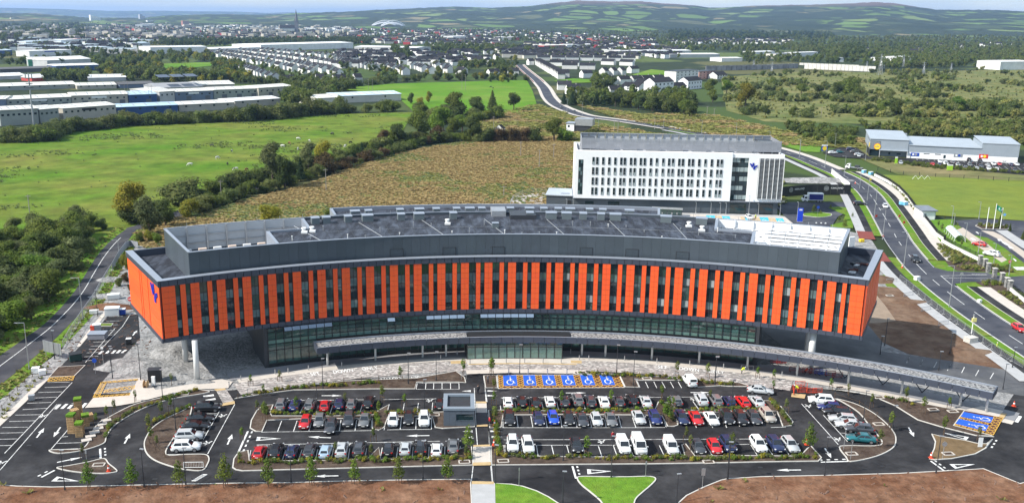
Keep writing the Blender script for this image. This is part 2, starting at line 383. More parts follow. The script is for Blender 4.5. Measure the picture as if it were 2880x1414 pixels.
ROUGH1 = qs('T', [(1200,300),(1350,262),(1420,285),(1500,310),(1700,345),(1900,385),(1960,420),(1960,520),(1440,500),(1430,352),(1190,352)])
sheet('rough_field', ROUGH1, M_ROUGH, .015)
ROUGH2 = qs('T', [(1440,262),(1600,285),(1800,290),(2050,345),(2200,350),(2190,375),(1950,365),(1750,335),(1560,300)])
sheet('rough_field', ROUGH2, M_ROUGH, .02)
sheet('rough_field', qs('T', [(2050,340),(2170,345),(2330,420),(2576,430),(2800,440),(2800,500),(2576,462),(2260,440),(2130,385)]), M_ROUGH, .05)
sheet('scrub_ground', qs('S', [(380,560),(900,520),(1500,525),(2800,500),(2800,900),(1500,900),(700,880),(420,800)]), mk('scrub_ground', (.1,.125,.035), .95, .3, .12, col2=(.17,.16,.06), scale2=.03, mix2=.5), -.1)
sheet('lawn', qs('M', [(0,205),(300,200),(430,240),(420,295),(280,290),(120,245)]), M_GRASS, .06)
MOWN = qs('M', [(1010,505),(1500,525),(2330,560),(3000,590),(3000,960),(2330,935),(1500,885),(1320,800),(1230,700),(1150,610)])
sheet('mown_field', MOWN, M_MOWN, .06)
# ================================================================ roads
def px(*c): return [q(*p) for p in c]
RL = px(('R',1300,470),('R',1312,486),('R',1390,590),('R',1450,640),('R',1482,710),('R',1560,780),('R',1750,850),('L',620,8),('L',1030,75),('L',1480,170),('L',2060,275),('M',120,318),('M',300,395),('M',470,472),('M',600,535),('M',700,595),('M',780,680),('M',850,785),('M',920,900),('M',980,1010),('M',1040,1120),('E',1300,90),('E',1390,255),('E',1500,368),('E',1620,480),('E',1760,600),('E',1900,705),('E',2080,835),('E',2300,992),('E',2530,1155),('E',3000,1500))
RR = px(('R',1335,470),('R',1347,486),('R',1432,540),('R',1510,590),('R',1545,650),('R',1600,730),('R',1680,780),('R',1800,820),('R',1930,850),('L',790,15),('L',1050,58),('L',1400,108),('L',1700,172),('L',2060,246),('M',200,312),('M',400,385),('M',620,472),('M',780,542),('M',900,605),('M',990,700),('M',1060,800),('M',1140,905),('M',1200,1010),('M',1260,1120),('E',1500,100),('E',1580,212),('E',1665,305),('E',1780,420),('E',1910,530),('E',1990,600),('E',2110,690),('E',2300,802),('E',2430,885),('E',2700,1050),('E',3100,1290))
def even(pts, n):
    s_ = smooth_line(pts, 8); d = [0]
    for a, b in zip(s_, s_[1:]): d.append(d[-1]+(b-a).length)
    out = []; j = 0
    for i in range(n):
        t = d[-1]*i/(n-1)
        while j < len(d)-2 and d[j+1] < t: j += 1
        u = (t-d[j])/max(1e-6, d[j+1]-d[j]); out.append(s_[j].lerp(s_[j+1], min(1,u)))
    return out
NR = 220
RLs, RRs = even(RL, NR), even(RR, NR)
# centre line, then constant-width carriageway so that the edges run parallel
MID = []
for p in RLs:
    k = min(RRs, key=lambda r: (r-p).length_squared); MID.append((p+k)/2)
MID = even(MID[::6]+[MID[-1]], NR)
# the line runs from far to near: its right-hand side is the viewer's left
RW = 4.1
road = ribbon('road', offset(MID, -RW), offset(MID, RW), M_ROAD, .10)
def rstrip(name, d0, d1, mat, z, i0=0, i1=NR): return ribbon(name, offset(MID, d0)[i0:i1], offset(MID, d1)[i0:i1], mat, z)
def rs_kerb(d, i0, i1, z0=.0, h=.2, w_=.22):
    Lp, Rp = offset(MID, d-w_/2)[i0:i1], offset(MID, d+w_/2)[i0:i1]; mb = MB()
    for a, b in zip(Lp, Rp): mb.v += [(a.x,a.y,z0),(a.x,a.y,z0+h),(b.x,b.y,z0+h),(b.x,b.y,z0)]
    for i in range(len(Lp)-1):
        for j in range(3): mb.f.append((4*i+j, 4*i+j+1, 4*i+5+j, 4*i+4+j)); mb.m.append(0)
    struct(mb.build('kerb', M_KERB))
def near_i(c, x, y):
    p = q(c, x, y); return min(range(NR), key=lambda i: (MID[i]-p).length_squared)
iJ0, iJ1 = near_i('E',1600,330), near_i('E',1850,520)          # side road opening on the right
iL0, iL1 = near_i('E',1330,130), near_i('E',1390,260)          # site entrance on the left
iM = near_i('M',470,470); iR = near_i('R',1500,600)
M_VERGE = mk('verge_grass', (.095,.19,.016), .95, .2, .5, col2=(.15,.17,.035), scale2=.15, mix2=.35, bump=.6, bscale=4)
M_RED = mk('red_cycle_lane', (.2,.06,.05), .9, .1, .6)
for i0, i1 in ((iM, iJ0), (iJ1, NR)):
    rs_kerb(-RW-.1, i0, i1)
    rstrip('verge', -RW-.2, -RW-2.6, M_VERGE, .2, i0, i1); rstrip('cycle_track', -RW-2.6, -RW-5.0, M_ASPH, .204, i0, i1)
    rstrip('footpath', -RW-5.0, -RW-8.2, M_PATH, .208, i0, i1)
    rs_kerb(-RW-2.55, i0, i1, .1, .15, .1)
rs_kerb(-RW-.1, 0, iM)
rstrip('footpath', -RW-.2, -RW-3.4, M_PATH, .2, 0, iM)
for i0, i1 in ((iM-30, iL0), (iL1, NR)):
    rs_kerb(RW+.1, i0, i1)
    rstrip('verge', RW+.2, RW+2.4, M_VERGE, .2, i0, i1); rstrip('cycle_track', RW+2.4, RW+4.6, M_ASPH, .204, i0, i1)
    rstrip('footpath', RW+4.6, RW+7.4, M_GPATH, .208, i0, i1)
rs_kerb(RW+.1, 0, iM-30); rstrip('footpath', RW+.2, RW+2.6, M_PATH, .2, 0, iM-30)
rstrip('cycle_lane', RW+.9, RW+2.1, M_RED, .21, 4, iR); rstrip('cycle_lane', -RW-.8, -RW-1.8, M_RED, .21, 4, iR)
for i0, i1 in ((iL0-2, iL0+1), (iL1-1, iL1+2)): rstrip('cycle_lane', RW+2.5, RW+7.2, M_RED, .212, i0, i1)
dash = []; acc = 0
for i in range(iM-40, NR-1):
    acc += (MID[i+1]-MID[i]).length
    if int(acc/4.5) % 2 == 0: dash.append(lineq(MID[i], MID[i+1], .16))
paint('road_marking', dash, M_WHITE, .106)
paint('road_marking', [lineq(a, b, .12) for ln in (offset(MID, RW-.25), offset(MID, -RW+.25)) for a, b in list(zip(ln, ln[1:]))[iM:]], M_WHITE, .105)
sheet('verge', qs('E', [(1480,-20),(1990,-20),(2700,-20),(2700,900),(2300,770),(1900,490),(1650,280)]), M_VERGE, .05)
# old lane on the left, with its hedge-lined way back to the trees
LL = px(('F',-600,1560),('F',0,1140),('F',220,985),('F',420,835),('F',640,600),('F',780,385),('F',860,258),('F',950,152),('F',1040,75),('F',1130,10))
LR = px(('F',-300,1640),('F',170,1265),('F',480,1000),('F',640,840),('F',780,690),('F',870,560),('F',950,405),('F',1040,258),('F',1130,130),('F',1215,20))
LLs, LRs = even(LL, 60), even(LR, 60)
M_LANE = mk('old_lane_asphalt', (.045,.046,.054), .95, .14, .3, col2=(.085,.082,.085), scale2=.1, mix2=.4)
ribbon('lane', LLs, LRs, M_LANE, .08)
LM = [(a*.62+b*.38) for a, b in zip(LLs, LRs)]
paint('road_marking', [lineq(a, b, .16) for a, b in zip(LM[:-6], LM[1:-5])], M_WHITE, .085)
LANE2 = [(LLs[-1]+LRs[-1])/2]+[P(*p) for p in ((480,612),(555,577),(693,536),(800,508),(900,478),(1020,445),(1107,420),(1200,396),(1290,386),(1380,380))]
LANE2 = even(LANE2, 60); ribbon('lane', offset(LANE2, -2.6), offset(LANE2, 2.6), M_LANE, .07)
ribbon('verge', offset(LLs, 0), offset(LLs, -6), M_VERGE, .05); ribbon('verge', offset(LRs, 0), offset(LRs, 3.2), M_VERGE, .05)
# ================================================================ building site ground and car park
SITE = qs('F', [(1150,150),(1000,400),(880,590),(760,760),(640,940),(540,1100),(300,1265)])+[P(-200,1180), P(-300,1700), P(3200,1700), P(3200,1150)]+qs('E', [(2480,1265),(2150,1050),(1950,900),(1750,740),(1560,580),(1400,430),(1250,230),(1180,120),(1100,60),(900,20)])+[P(2000,700), P(600,720)]
sheet('site_ground', SITE, M_GRAVEL, .04)
ASPH = [q('A',-900,900), q('A',-100,690), q('A',0,608), q('A',430,190), q('F',640,1130), q('F',960,790), q('F',1230,770), q('F',1245,985), q('A',1060,10), q('A',870,235), q('A',800,330), q('A',1600,300), q('B',0,300), q('B',1000,200), q('B',2000,180), q('C',100,120), q('C',1300,140), q('C',2261,220), q('D',600,260), q('D',1400,360), q('D',2000,560), q('D',2380,480), q('D',2567,200), P(2900,1040), P(3200,1140), P(3200,1640), P(-400,1640)]
sheet('car_park', ASPH, M_ASPH, .06)
Z0 = .06
# dirt on the right of the building, dusty track, shaded service yard
sheet('dirt_ground', qs('E', [(1180,520),(1450,540),(1700,740),(1900,900),(2100,1060),(2480,1290),(2250,1275),(1900,1195),(1500,1125),(1270,1020),(1130,850)]), M_DIRT, .075)
sheet('dirt_track', qs('E', [(1160,640),(1200,580),(1300,700),(1390,830),(1250,850),(1130,850)]), mk('pale_track', (.26,.2,.15), .95, .12, .4), .085)
sheet('grass_patch', qs('E', [(1240,425),(1330,420),(1450,520),(1440,540),(1310,525)]), M_VERGE, .09)
sheet('service_yard', qs('E', [(150,880),(1130,850),(1270,1020),(1250,1100),(1900,1190),(2530,1290),(2530,1500),(1400,1300),(500,1150)]), mk('service_asphalt', (.06,.06,.065), .7, .2, .3, col2=(.12,.12,.12), scale2=.12, mix2=.35), .08)
# ---- beds round the car park (kerbed islands)
soilL = qs('A', [(-900,1150),(0,1112),(150,1124),(450,1132),(900,1122),(1400,1110),(2100,1097)])+qs('B', [(500,1095),(1000,1080),(1700,1068),(2090,1066)])+[q('B',2095,1120), q('B',2105,1500), q('A',-900,1500)]
bed('soil_ground', soilL, M_SOIL, .14, z=Z0, relief=.22)
soilR = qs('C', [(1690,1400),(1735,1265),(1800,1205),(1950,1132),(2100,1072)])+qs('D', [(20,1060),(300,1043),(850,1032),(1500,1014),(2000,987),(2218,975),(2530,1102),(2900,1010),(3200,1500)])+[P(2600,1640)]
bed('soil_ground', soilR, M_SOIL, .14, z=Z0, relief=.16)
bed('lawn', qs('C', [(148,1100),(300,1107),(400,1125),(520,1165),(620,1215),(720,1280),(900,1450),(160,1450)]), M_GRASS, .14, z=Z0)
bed('lawn', qs('C', [(862,1060),(900,1040),(1100,1043),(1300,1043),(1490,1040),(1545,1065),(1500,1120),(1430,1180),(1370,1240),(1330,1340),(1150,1360),(1060,1250),(980,1180),(900,1115)]), M_GRASS, .14, z=Z0, smooth=4)
# central walk
sheet('footpath', [q('B',2098,1100), q('B',2290,1105), q('B',2310,1500), q('B',2100,1500)], M_GPATH, .215)
bed('footpath', qs('B', [(2110,790),(2255,785),(2262,920),(2108,925)]), M_PATH, .14, z=Z0)
bed('footpath', qs('B', [(2135,415),(2225,415),(2230,495),(2138,495)]), M_PATH, .14, z=Z0)
for z_, cc in (((.205), [(2108,925),(2262,920),(2262,948),(2106,952)]), (.205, [(2112,775),(2255,770),(2256,786),(2112,790)]), (.205, [(2134,400),(2225,400),(2225,416),(2135,416)]), (.205, [(2142,600),(2235,598),(2236,614),(2140,616)]), (.22, [(2098,1085),(2288,1090),(2289,1112),(2098,1112)])):
    sheet('tactile_paving', qs('B', cc), M_TAC, z_)
bed('footpath', qs('B', [(2140,495),(2232,495),(2236,600),(2142,600)]), mk('dark_slab', (.06,.06,.065), .85, .1, 1), .13, kerb=False, z=Z0)
# islands, left half
PL = dict(z=Z0, smooth=4)
bed('planting_bed', qs('A', [(1235,760),(1260,690),(1310,620),(1420,545),(1560,480),(1650,440),(1620,560),(1560,620),(1490,720),(1430,850),(1600,850),(1760,850),(1800,880),(1790,930),(1740,990),(1600,985),(1480,960),(1330,905),(1255,840)]), M_MULCH, **PL)
bed('planting_bed', qs('A', [(485,965),(600,945),(760,915),(895,885),(940,930),(1010,990),(970,1010),(860,1018),(700,1010),(560,990)]), M_MULCH, **PL)
bed('planting_bed', qs('A', [(418,815),(560,808),(700,800),(760,740),(800,640),(860,570),(920,540),(990,500),(1160,420),(1400,360),(1640,300),(1700,292),(1800,318),(1500,372),(1300,430),(1130,510),(980,610),(920,700),(890,760),(700,822),(500,845)]), M_MULCH, **PL)
bed('planting_bed', qs('B', [(190,625),(200,560),(245,480),(300,430),(395,425),(370,490),(380,520),(900,520),(1250,510),(1300,470),(1385,425),(1380,480),(1500,490),(1760,490),(1850,485),(2120,485),(2125,615),(1850,630),(1780,620),(1755,520),(1380,530),(1350,620),(1300,645),(1240,630),(1245,545),(700,545),(340,560),(300,655),(240,655)]), M_MULCH, z=Z0)
bed('planting_bed', qs('B', [(40,965),(50,890),(90,835),(180,815),(190,905),(700,905),(1200,890),(1300,790),(1320,895),(1900,880),(1995,800),(2100,785),(2110,945),(1500,960),(700,980),(130,995),(70,985)]), M_MULCH, z=Z0)
bed('planting_bed', qs('B', [(55,375),(150,345),(470,290),(700,260),(1000,220),(1630,195),(1960,135),(2040,190),(2050,235),(1985,232),(1625,232),(1610,290),(1300,290),(570,300),(300,335)]), M_MULCH, z=Z0)
bed('planting_bed', qs('C', [(60,175),(175,172),(185,280),(75,280)]), M_MULCH, z=Z0)
# islands, right half
bed('planting_bed', qs('C', [(100,470),(210,470),(900,480),(1530,470),(1560,400),(1600,400),(1700,420),(1700,470),(2100,470),(2200,470)])+qs('D', [(200,465),(330,460),(330,390),(380,390),(480,440),(585,570),(570,605),(490,612),(440,480),(300,480),(0,485)])+qs('C', [(1710,505),(1735,600),(1700,612),(1640,610),(1590,520),(1400,515),(800,510),(230,515),(215,620),(110,625)]), M_MULCH, z=Z0)
bed('planting_bed', qs('C', [(120,780),(240,775),(240,860),(900,872),(1500,870),(1790,870),(1760,770),(1800,760),(1880,865),(2261,860)])+qs('D', [(100,860),(640,865),(700,800),(740,780),(830,880),(800,912),(500,915),(0,925)])+qs('C', [(1500,935),(700,940),(130,945)]), M_MULCH, z=Z0)
bed('planting_bed', qs('C', [(840,140),(940,150),(1180,160),(1600,185),(2261,235)])+qs('D', [(200,260),(180,270),(40,268)])+qs('C', [(2100,262),(1900,275),(1790,215),(1370,215),(1400,275),(1275,272),(1225,165),(850,162)]), M_MULCH, z=Z0)
bed('planting_bed', qs('D', [(975,790),(1050,775),(1330,770),(1300,680),(1230,600),(1140,490),(1000,400),(940,370),(1100,410),(1250,480),(1370,570),(1450,660),(1470,730),(1440,800),(1300,870),(1080,915),(1030,870)]), M_MULCH, **PL)
bed('planting_bed', qs('D', [(800,285),(1000,300),(1500,375),(1950,460),(2060,475),(1965,605),(2290,690),(2310,700),(2150,690),(1850,615),(1650,555),(1450,430),(1250,345),(1000,305)]), M_MULCH, z=Z0)
bed('planting_bed', qs('D', [(1770,675),(1850,695),(2060,730),(2160,755),(2240,760),(2290,720),(2240,800),(2150,850),(1950,890),(1800,900),(1750,890),(1790,800),(1800,740)]), mk('dry_grass_bed', (.16,.11,.06), .95, .2, .7, bump=.5), z=Z0)
bed('planting_bed', qs('A', [(420,188),(500,100),(735,85),(640,180)]), M_MULCH, z=Z0)
bed('planting_bed', qs('F', [(900,855),(1010,855),(990,880),(880,880)]), M_VERGE, z=Z0)
# pale paths
sheet('footpath', qs('A', [(870,225),(1200,195),(1270,230),(1340,300),(1640,250),(1900,205),(2000,230),(1960,285),(1830,290),(1640,296),(1400,350),(1160,412),(990,440),(730,455),(800,370),(1110,345),(1190,205)]), M_PATH, .19)
sheet('footpath', qs('A', [(-60,608),(0,540),(130,430),(290,270),(430,190),(380,240),(220,400),(0,608)]), M_PATH, .1)
sheet('footpath', qs('F', [(680,1060),(840,850),(930,740),(960,742),(870,870),(710,1060)]), M_PATH, .1)
C0 = (11., 51.)
def arc(R, a0, a1, n=24): return [Vector((C0[0]+R*math.sin(math.radians(a0+(a1-a0)*i/n)), C0[1]+R*math.cos(math.radians(a0+(a1-a0)*i/n)), 0)) for i in range(n+1)]
def ringsheet(name, R0, R1, a0, a1, mat, z): return ribbon(name, arc(R0,a0,a1,40), arc(R1,a0,a1,40), mat, z)
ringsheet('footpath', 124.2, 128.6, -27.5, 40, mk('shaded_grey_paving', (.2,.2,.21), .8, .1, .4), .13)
ringsheet('footpath', 122.4, 124.2, -27, 40, M_PATH, .134)
# patterned set-down paving: pale and dark setts
def paver_mat():
    m = D.materials.new('patterned_setts'); m.use_nodes = True; n = m.node_tree; l = n.links.new; b = n.nodes['Principled BSDF']; b.inputs['Roughness'].default_value = .85
    geo = n.nodes.new('ShaderNodeNewGeometry'); v = n.nodes.new('ShaderNodeTexVoronoi'); v.inputs['Scale'].default_value = 2.2; l(geo.outputs['Position'], v.inputs['Vector'])
    sp = n.nodes.new('ShaderNodeSeparateColor'); l(v.outputs['Color'], sp.inputs[0]); r = n.nodes.new('ShaderNodeValToRGB'); r.color_ramp.interpolation = 'CONSTANT'
    for e, (p_, c_) in zip(r.color_ramp.elements+[r.color_ramp.elements.new(.35), r.color_ramp.elements.new(.75)] if False else [r.color_ramp.elements[0], r.color_ramp.elements.new(.3), r.color_ramp.elements.new(.66), r.color_ramp.elements[-1]], ((0,(.2,.185,.175)),(.3,(.28,.25,.235)),(.66,(.34,.31,.29)),(.84,(.47,.44,.41)))): e.position = p_; e.color = (*c_,1)
    l(sp.outputs[0], r.inputs[0]); l(r.outputs[0], b.inputs['Base Color']); return m
M_SETT = paver_mat()
ringsheet('set_down_paving', 116.7, 122.4, -27.5, -6.5, M_SETT, .126); ringsheet('set_down_paving', 117.2, 120.2, -6.5, 3.8, M_SETT, .126); ringsheet('set_down_paving', 116.9, 122.6, 3.8, 23, M_SETT, .126)
ringsheet('footpath', 120.2, 122.4, -6.5, 3.8, M_PATH, .13); ringsheet('footpath', 115.2, 117.2, -6.8, 4.4, M_PATH, .13)
ringsheet('tactile_paving', 119.9, 120.5, -6.4, 3.7, M_TAC, .138); ringsheet('tactile_paving', 120.8, 122.3, 3.2, 4.2, M_TAC, .139); ringsheet('tactile_paving', 120.8, 122.3, -8, -6.6, M_TAC, .139)
sheet('tactile_paving', qs('A', [(1840,295),(1930,285),(1945,300),(1860,310)]), M_TAC, .2); sheet('tactile_paving', qs('A', [(1915,415),(2015,395),(2020,420),(1910,438)]), M_TAC, .2)
sheet('footpath', qs('A', [(1860,310),(1945,295),(2010,395),(1915,415)]), M_SETT, .195)
sheet('tactile_paving', qs('D', [(570,330),(690,340),(680,375),(565,360)]), M_TAC, .2); sheet('tactile_paving', qs('D', [(2370,500),(2420,505),(2390,550),(2340,545)]), M_TAC, .2)
sheet('footpath', qs('D', [(2060,470),(2340,545),(2390,480),(2200,440)]), M_PATH, .18)
M_CORE2 = mk('cast_iron', (.015,.015,.016), .7, .1, 4.)
# ---- lines and arrows
zl = Z0+.006
bays = []
def bl(c, *segs): bays.extend(lineq(q(c, *s_[:2]), q(c, *s_[2:]), .12) for s_ in segs)
bl('B', (335,560,290,655),(465,562,428,658),(598,560,565,655),(725,560,697,655),(845,560,835,600),(975,555,960,650),(1110,555,1095,645),(1240,550,1235,620),(1370,520,1345,640),(1495,530,1483,638),(1622,535,1617,637),(1752,530,1752,635))
bl('B', (290,658,1240,645),(1370,638,1755,634),(510,386,1170,380),(1340,378,1790,372),(1390,420,1375,480),(1520,410,1505,490),(1640,408,1628,490),(1763,405,1755,490),(650,440,615,510),(780,430,760,505),(905,425,880,500),(1160,420,1130,505))
bl('B', (250,768,1210,748),(1210,748,1825,736),(1870,735,2005,732),(200,815,180,905),(350,815,330,900),(500,812,470,900),(640,808,610,900),(775,805,755,900),(910,800,890,895),(1050,798,1035,895),(1195,795,1180,890),(1330,790,1310,890),(1465,790,1450,880),(1595,786,1587,880),(1732,785,1728,880),(1868,782,1865,875),(2000,780,2000,870))
bl('C', (210,365,960,360),(1000,362,1600,358),(1640,358,2120,355),(205,430,210,470),(330,400,345,465),(560,400,575,465),(690,400,705,465),(920,400,935,465),(1860,395,1915,470),(2100,400,2130,460))
bl('C', (225,620,1370,620),(1370,620,1620,618),(228,520,228,618),(345,520,358,620),(467,520,485,620),(590,520,608,620),(720,520,735,620),(845,520,865,620),(970,520,990,620),(1095,520,1115,620),(1220,520,1245,618),(1335,520,1370,618),(1475,520,1500,618),(1600,520,1630,615),(1850,520,1890,620),(1990,520,2030,620),(2110,520,2150,620),(2230,520,2261,610))
bl('C', (235,724,2261,718),(245,770,245,850),(380,770,392,868),(515,770,530,868),(645,770,668,868),(775,770,803,868),(910,770,940,868),(1045,770,1078,868),(1175,770,1210,868),(1305,770,1350,865),(1570,770,1615,865),(1720,770,1765,865),(520,770,1200,770),(1970,770,2030,865))
bl('D', (60,718,500,716),(90,765,215,762),(215,762,275,858),(340,760,405,850),(490,760,545,850),(50,358,215,358),(390,618,520,614),(655,415,970,765),(840,510,1050,740),(880,545,905,548),(930,610,985,612),(980,665,1040,668))
bl('A', (2020,415,1785,845),(1890,470,1745,725),(1690,500,1880,500),(1600,590,1810,600),(1560,665,1780,665),(1500,760,1740,755),(1430,850,1760,848))
for k, (xa, ya, xb, yb) in enumerate([(410,232,600,228),(385,275,575,268),(330,318,530,312),(305,365,490,357),(235,410,440,403),(195,465,405,453),(130,512,355,508),(80,567,305,560),(20,618,240,615),(-50,668,200,662),(-120,722,150,716),(-200,778,105,772)]): bl('A', (xa,ya,xb,yb))
bl('A', (620,232,40,840),(490,420,0,985),(590,630,435,810),(585,695,530,700),(710,748,480,755),(670,800,435,810))
for k, y in enumerate((795,835,870,920,960,1020,1055,1085,1115,1150,1185)): bl('F', (1000-(y-795)*.62-30, y, 1000-(y-795)*.62+95, y-5))
bl('F', (1160,770,1090,880),(1090,880,900,1080),(1030,890,760,1200))
bl('H', (1380,748,1880,748),(1400,755,1430,822),(1485,765,1515,828),(1570,765,1600,828),(1650,765,1685,828),(1735,765,1770,828),(1815,765,1850,828))
bl('B', (1628,238,1990,236),(1625,290,1985,290),(1630,238,1620,290),(1705,238,1700,290),(1772,238,1770,290),(1843,238,1843,290),(1915,238,1917,290),(1988,238,1990,290))
bl('C', (65,180,140,1090)); bl('B', (2120,280,2135,600),(2135,620,2147,770),(2110,950,2095,1080),(2200,180,2230,400),(2232,500,2250,770),(2262,950,2275,1090))
bl('E', (1510,1155,1485,1205),(1630,1175,1605,1225),(1755,1195,1730,1245),(1875,1220,1850,1265)); bl('D', (1580,15,1560,65),(1695,35,1672,88),(1815,58,1790,105),(1932,80,1908,130),(2055,100,2030,150),(2178,125,2150,175),(2305,150,2275,200))
paint('bay_line_marking', bays, M_WHITE, zl+.022)
def arrow(c, x0, y0, x1, y1):
    a, b = q(c,x0,y0), q(c,x1,y1); t = (b-a).normalized(); s_ = Vector((-t.y,t.x,0)); Ln = (b-a).length
    paint('arrow_marking', [[a-s_*.13, a+t*Ln*.55-s_*.13, a+t*Ln*.55+s_*.13, a+s_*.13], [a+t*Ln*.52-s_*.42, b, a+t*Ln*.52+s_*.42]], M_WHITE, zl+.002)
for a_ in [('A',315,705,380,622),('A',520,615,460,700),('A',490,917,710,872),('A',1070,755,1118,670),('A',1955,763,1995,675),('B',808,344,985,344),('B',888,706,690,697),('B',1735,686,1533,690),('B',952,1032,732,1036),('C',768,321,942,320),('C',1840,317,2008,317),('D',650,982,440,984),('D',1575,618,1622,698),('D',855,795,910,880),('F',1180,960,1220,915)]: arrow(*a_)
def giveway(c, pts):
    o_ = [q(c,*p) for p in pts]; cen = sum(o_, Vector())/3; i_ = [cen+(p-cen)*.55 for p in o_]
    paint('give_way_marking', [[o_[k], o_[(k+1)%3], i_[(k+1)%3], i_[k]] for k in range(3)], M_WHITE, zl+.002)
giveway('B', [(243,732),(255,697),(462,713)]); giveway('C', [(950,975),(955,1018),(1170,993)]); giveway('A', [(440,1080),(490,1038),(680,1078)]); giveway('D', [(2145,933),(1925,932),(1975,972)]); giveway('D', [(2095,700),(2070,725),(1870,662)])
dsh = []
for c, a, b, n_ in (('B',(175,650),(95,825),9),('C',(825,950),(855,1055),7),('D',(820,915),(1055,908),7),('D',(1765,905),(1895,1000),7),('A',(860,800),(865,880),6),('D',(2290,715),(2235,795),6),('A',(355,1045),(470,985),4)):
    A_, B_ = q(c,*a), q(c,*b); off = (B_-A_).normalized(); off = Vector((-off.y,off.x,0))*.7
    dsh.append(lineq(A_, B_, .3))
    for k in range(n_):
        if k % 2 == 0: dsh.append(lineq(A_.lerp(B_,k/n_)+off, A_.lerp(B_,(k+.9)/n_)+off, .28))
paint('give_way_marking', dsh, M_WHITE, zl+.001)
for c, bars in (('A', [(475,460,515,420),(530,457,575,415),(588,455,630,412),(700,450,740,408)]), ('F', [(945,1120,975,1093),(995,1120,1025,1092),(1040,1117,1070,1090),(1085,1115,1120,1088),(880,1125,915,1098)]), ('D', [(2408,560,2445,505),(2455,565,2490,512),(2500,572,2535,520)])):
    paint('crossing_marking', [lineq(q(c,*b[:2]), q(c,*b[2:]), .55) for b in bars], M_WHITE, zl+.003)
paint('yield_tooth_marking', [qs(c, t) for c, ts in (('B', [[(2010,305),(2090,297),(2090,312)],[(2010,347),(2090,340),(2090,353)],[(2018,650),(2105,642),(2105,660)],[(2018,700),(2112,692),(2112,712)]]),('C', [[(180,305),(95,297),(95,310)],[(185,345),(95,338),(95,350)],[(222,650),(120,643),(120,656)],[(225,698),(130,690),(130,706)]]),('A', [[(1745,345),(1835,332),(1840,347),(1750,357)],[(1765,380),(1850,365),(1855,378),(1770,392)]])) for t in ts], M_WHITE, zl+.004)
# pedestrian and accessible-bay emblems
def walker(c, x, y, s_=1.):
    p = q(c,x,y); k = s_
    paint('pedestrian_marking', [lineq(p+Vector((-.7,0,0))*k, p+Vector((.3,0,0))*k, .25), lineq(p, p+Vector((-.5,.8,0))*k, .2), lineq(p, p+Vector((.5,.8,0))*k, .2), lineq(p+Vector((-.3,-.6,0))*k, p+Vector((.1,.1,0))*k, .2)], M_WHITE, zl+.004)
for a_ in (('A',370,522),('A',10,925),('A',1915,520),('A',1785,753),('B',1740,389),('B',1030,773),('C',1870,378),('C',1080,743),('D',722,436),('D',975,722)): walker(*a_)
M_BLUE = mk('accessible_bay_blue', (.01,.09,.48), .7, .1, 1.5)
M_CYAN = mk('faded_bay_cyan', (.05,.42,.62), .7, .1, 1.5)
M_REDB = mk('dark_red_hatching', (.075,.022,.015), .85, .2, 1.)
def wheelchair(org, ux, uy, w_, h_, z):
    def pt(u, v): return org+ux*(u*w_)+uy*(v*h_)
    pol = [lineq(pt(.5,.86), pt(.5,.5), .2), lineq(pt(.5,.52), pt(.72,.48), .2), lineq(pt(.72,.5), pt(.8,.22), .2), lineq(pt(.8,.22), pt(.9,.26), .2), lineq(pt(.5,.7), pt(.66,.68), .18)]
    pol.append([pt(.5,.97)+Vector((math.cos(a),math.sin(a),0))*.17 for a in [i*PI/4 for i in range(8)]])
    for i in range(9):
        a0, a1 = math.radians(100+i*28), math.radians(128+i*28)
        pol.append(lineq(pt(.46+.27*math.cos(a0), .34+.27*math.sin(a0)), pt(.46+.27*math.cos(a1), .34+.27*math.sin(a1)), .2))
    paint('wheelchair_marking', pol, M_WHITE, z)
def hatch(quadpts, n, z):
    """yellow lattice inside a quad a,b,c,d (a-b far edge, d-c near edge)"""
    a, b, c_, d = quadpts
    def pt(u, v): return (a.lerp(b,u)).lerp(d.lerp(c_,u), v)
    pol = []; Lu = (b-a).length; Lv = (d-a).length; nu, nv = max(1,round(Lu/n)), max(1,round(Lv/n))
    for i in range(nu):
        for j in range(nv):
            pol.append(lineq(pt(i/nu,j/nv), pt((i+1)/nu,(j+1)/nv), .13)); pol.append(lineq(pt((i+1)/nu,j/nv), pt(i/nu,(j+1)/nv), .13))
    pol += [lineq(a,b,.12), lineq(b,c_,.12), lineq(c_,d,.12), lineq(d,a,.12)]
    paint('hatched_marking', pol, M_YELL, z)
dis = qs('C', [(180,168),(1225,165),(1272,275),(187,285)])
sheet('accessible_bays', dis, M_REDB, zl+.012)
def dpt(u, v): return dis[0].lerp(dis[1],u).lerp(dis[3].lerp(dis[2],u), v)
xs = [(.045,.155),(.208,.307),(.362,.464),(.518,.62),(.676,.776),(.835,.935)]
e0 = 0
for (u0, u1) in xs:
    hatch([dpt(e0,0), dpt(u0,0), dpt(u0,.8), dpt(e0,.8)], 1.15, zl+.018); e0 = u1
    bq = [dpt(u0,.02), dpt(u1,.02), dpt(u1,.8), dpt(u0,.8)]
    sheet('accessible_bay', bq, M_BLUE, zl+.024)
    wheelchair(bq[3]+Vector((.25,.3,0)), (bq[2]-bq[3]).normalized(), (bq[0]-bq[3]).normalized(), (bq[2]-bq[3]).length*.85, (bq[0]-bq[3]).length*.8, zl+.03)
hatch([dpt(e0,0), dpt(1,0), dpt(1,.8), dpt(e0,.8)], 1.15, zl+.018); hatch([dpt(0,.8), dpt(1,.8), dpt(1,1), dpt(0,1)], 1.2, zl+.02)
paint('bay_line_marking', [lineq(dis[i],dis[(i+1)%4],.15) for i in range(4)], M_WHITE, zl+.034)
d2 = qs('D', [(2055,480),(2385,540),(2300,690),(1970,605)])
sheet('accessible_bays', d2, M_REDB, zl+.14)
def d2p(u, v): return d2[0].lerp(d2[1],u).lerp(d2[3].lerp(d2[2],u), v)
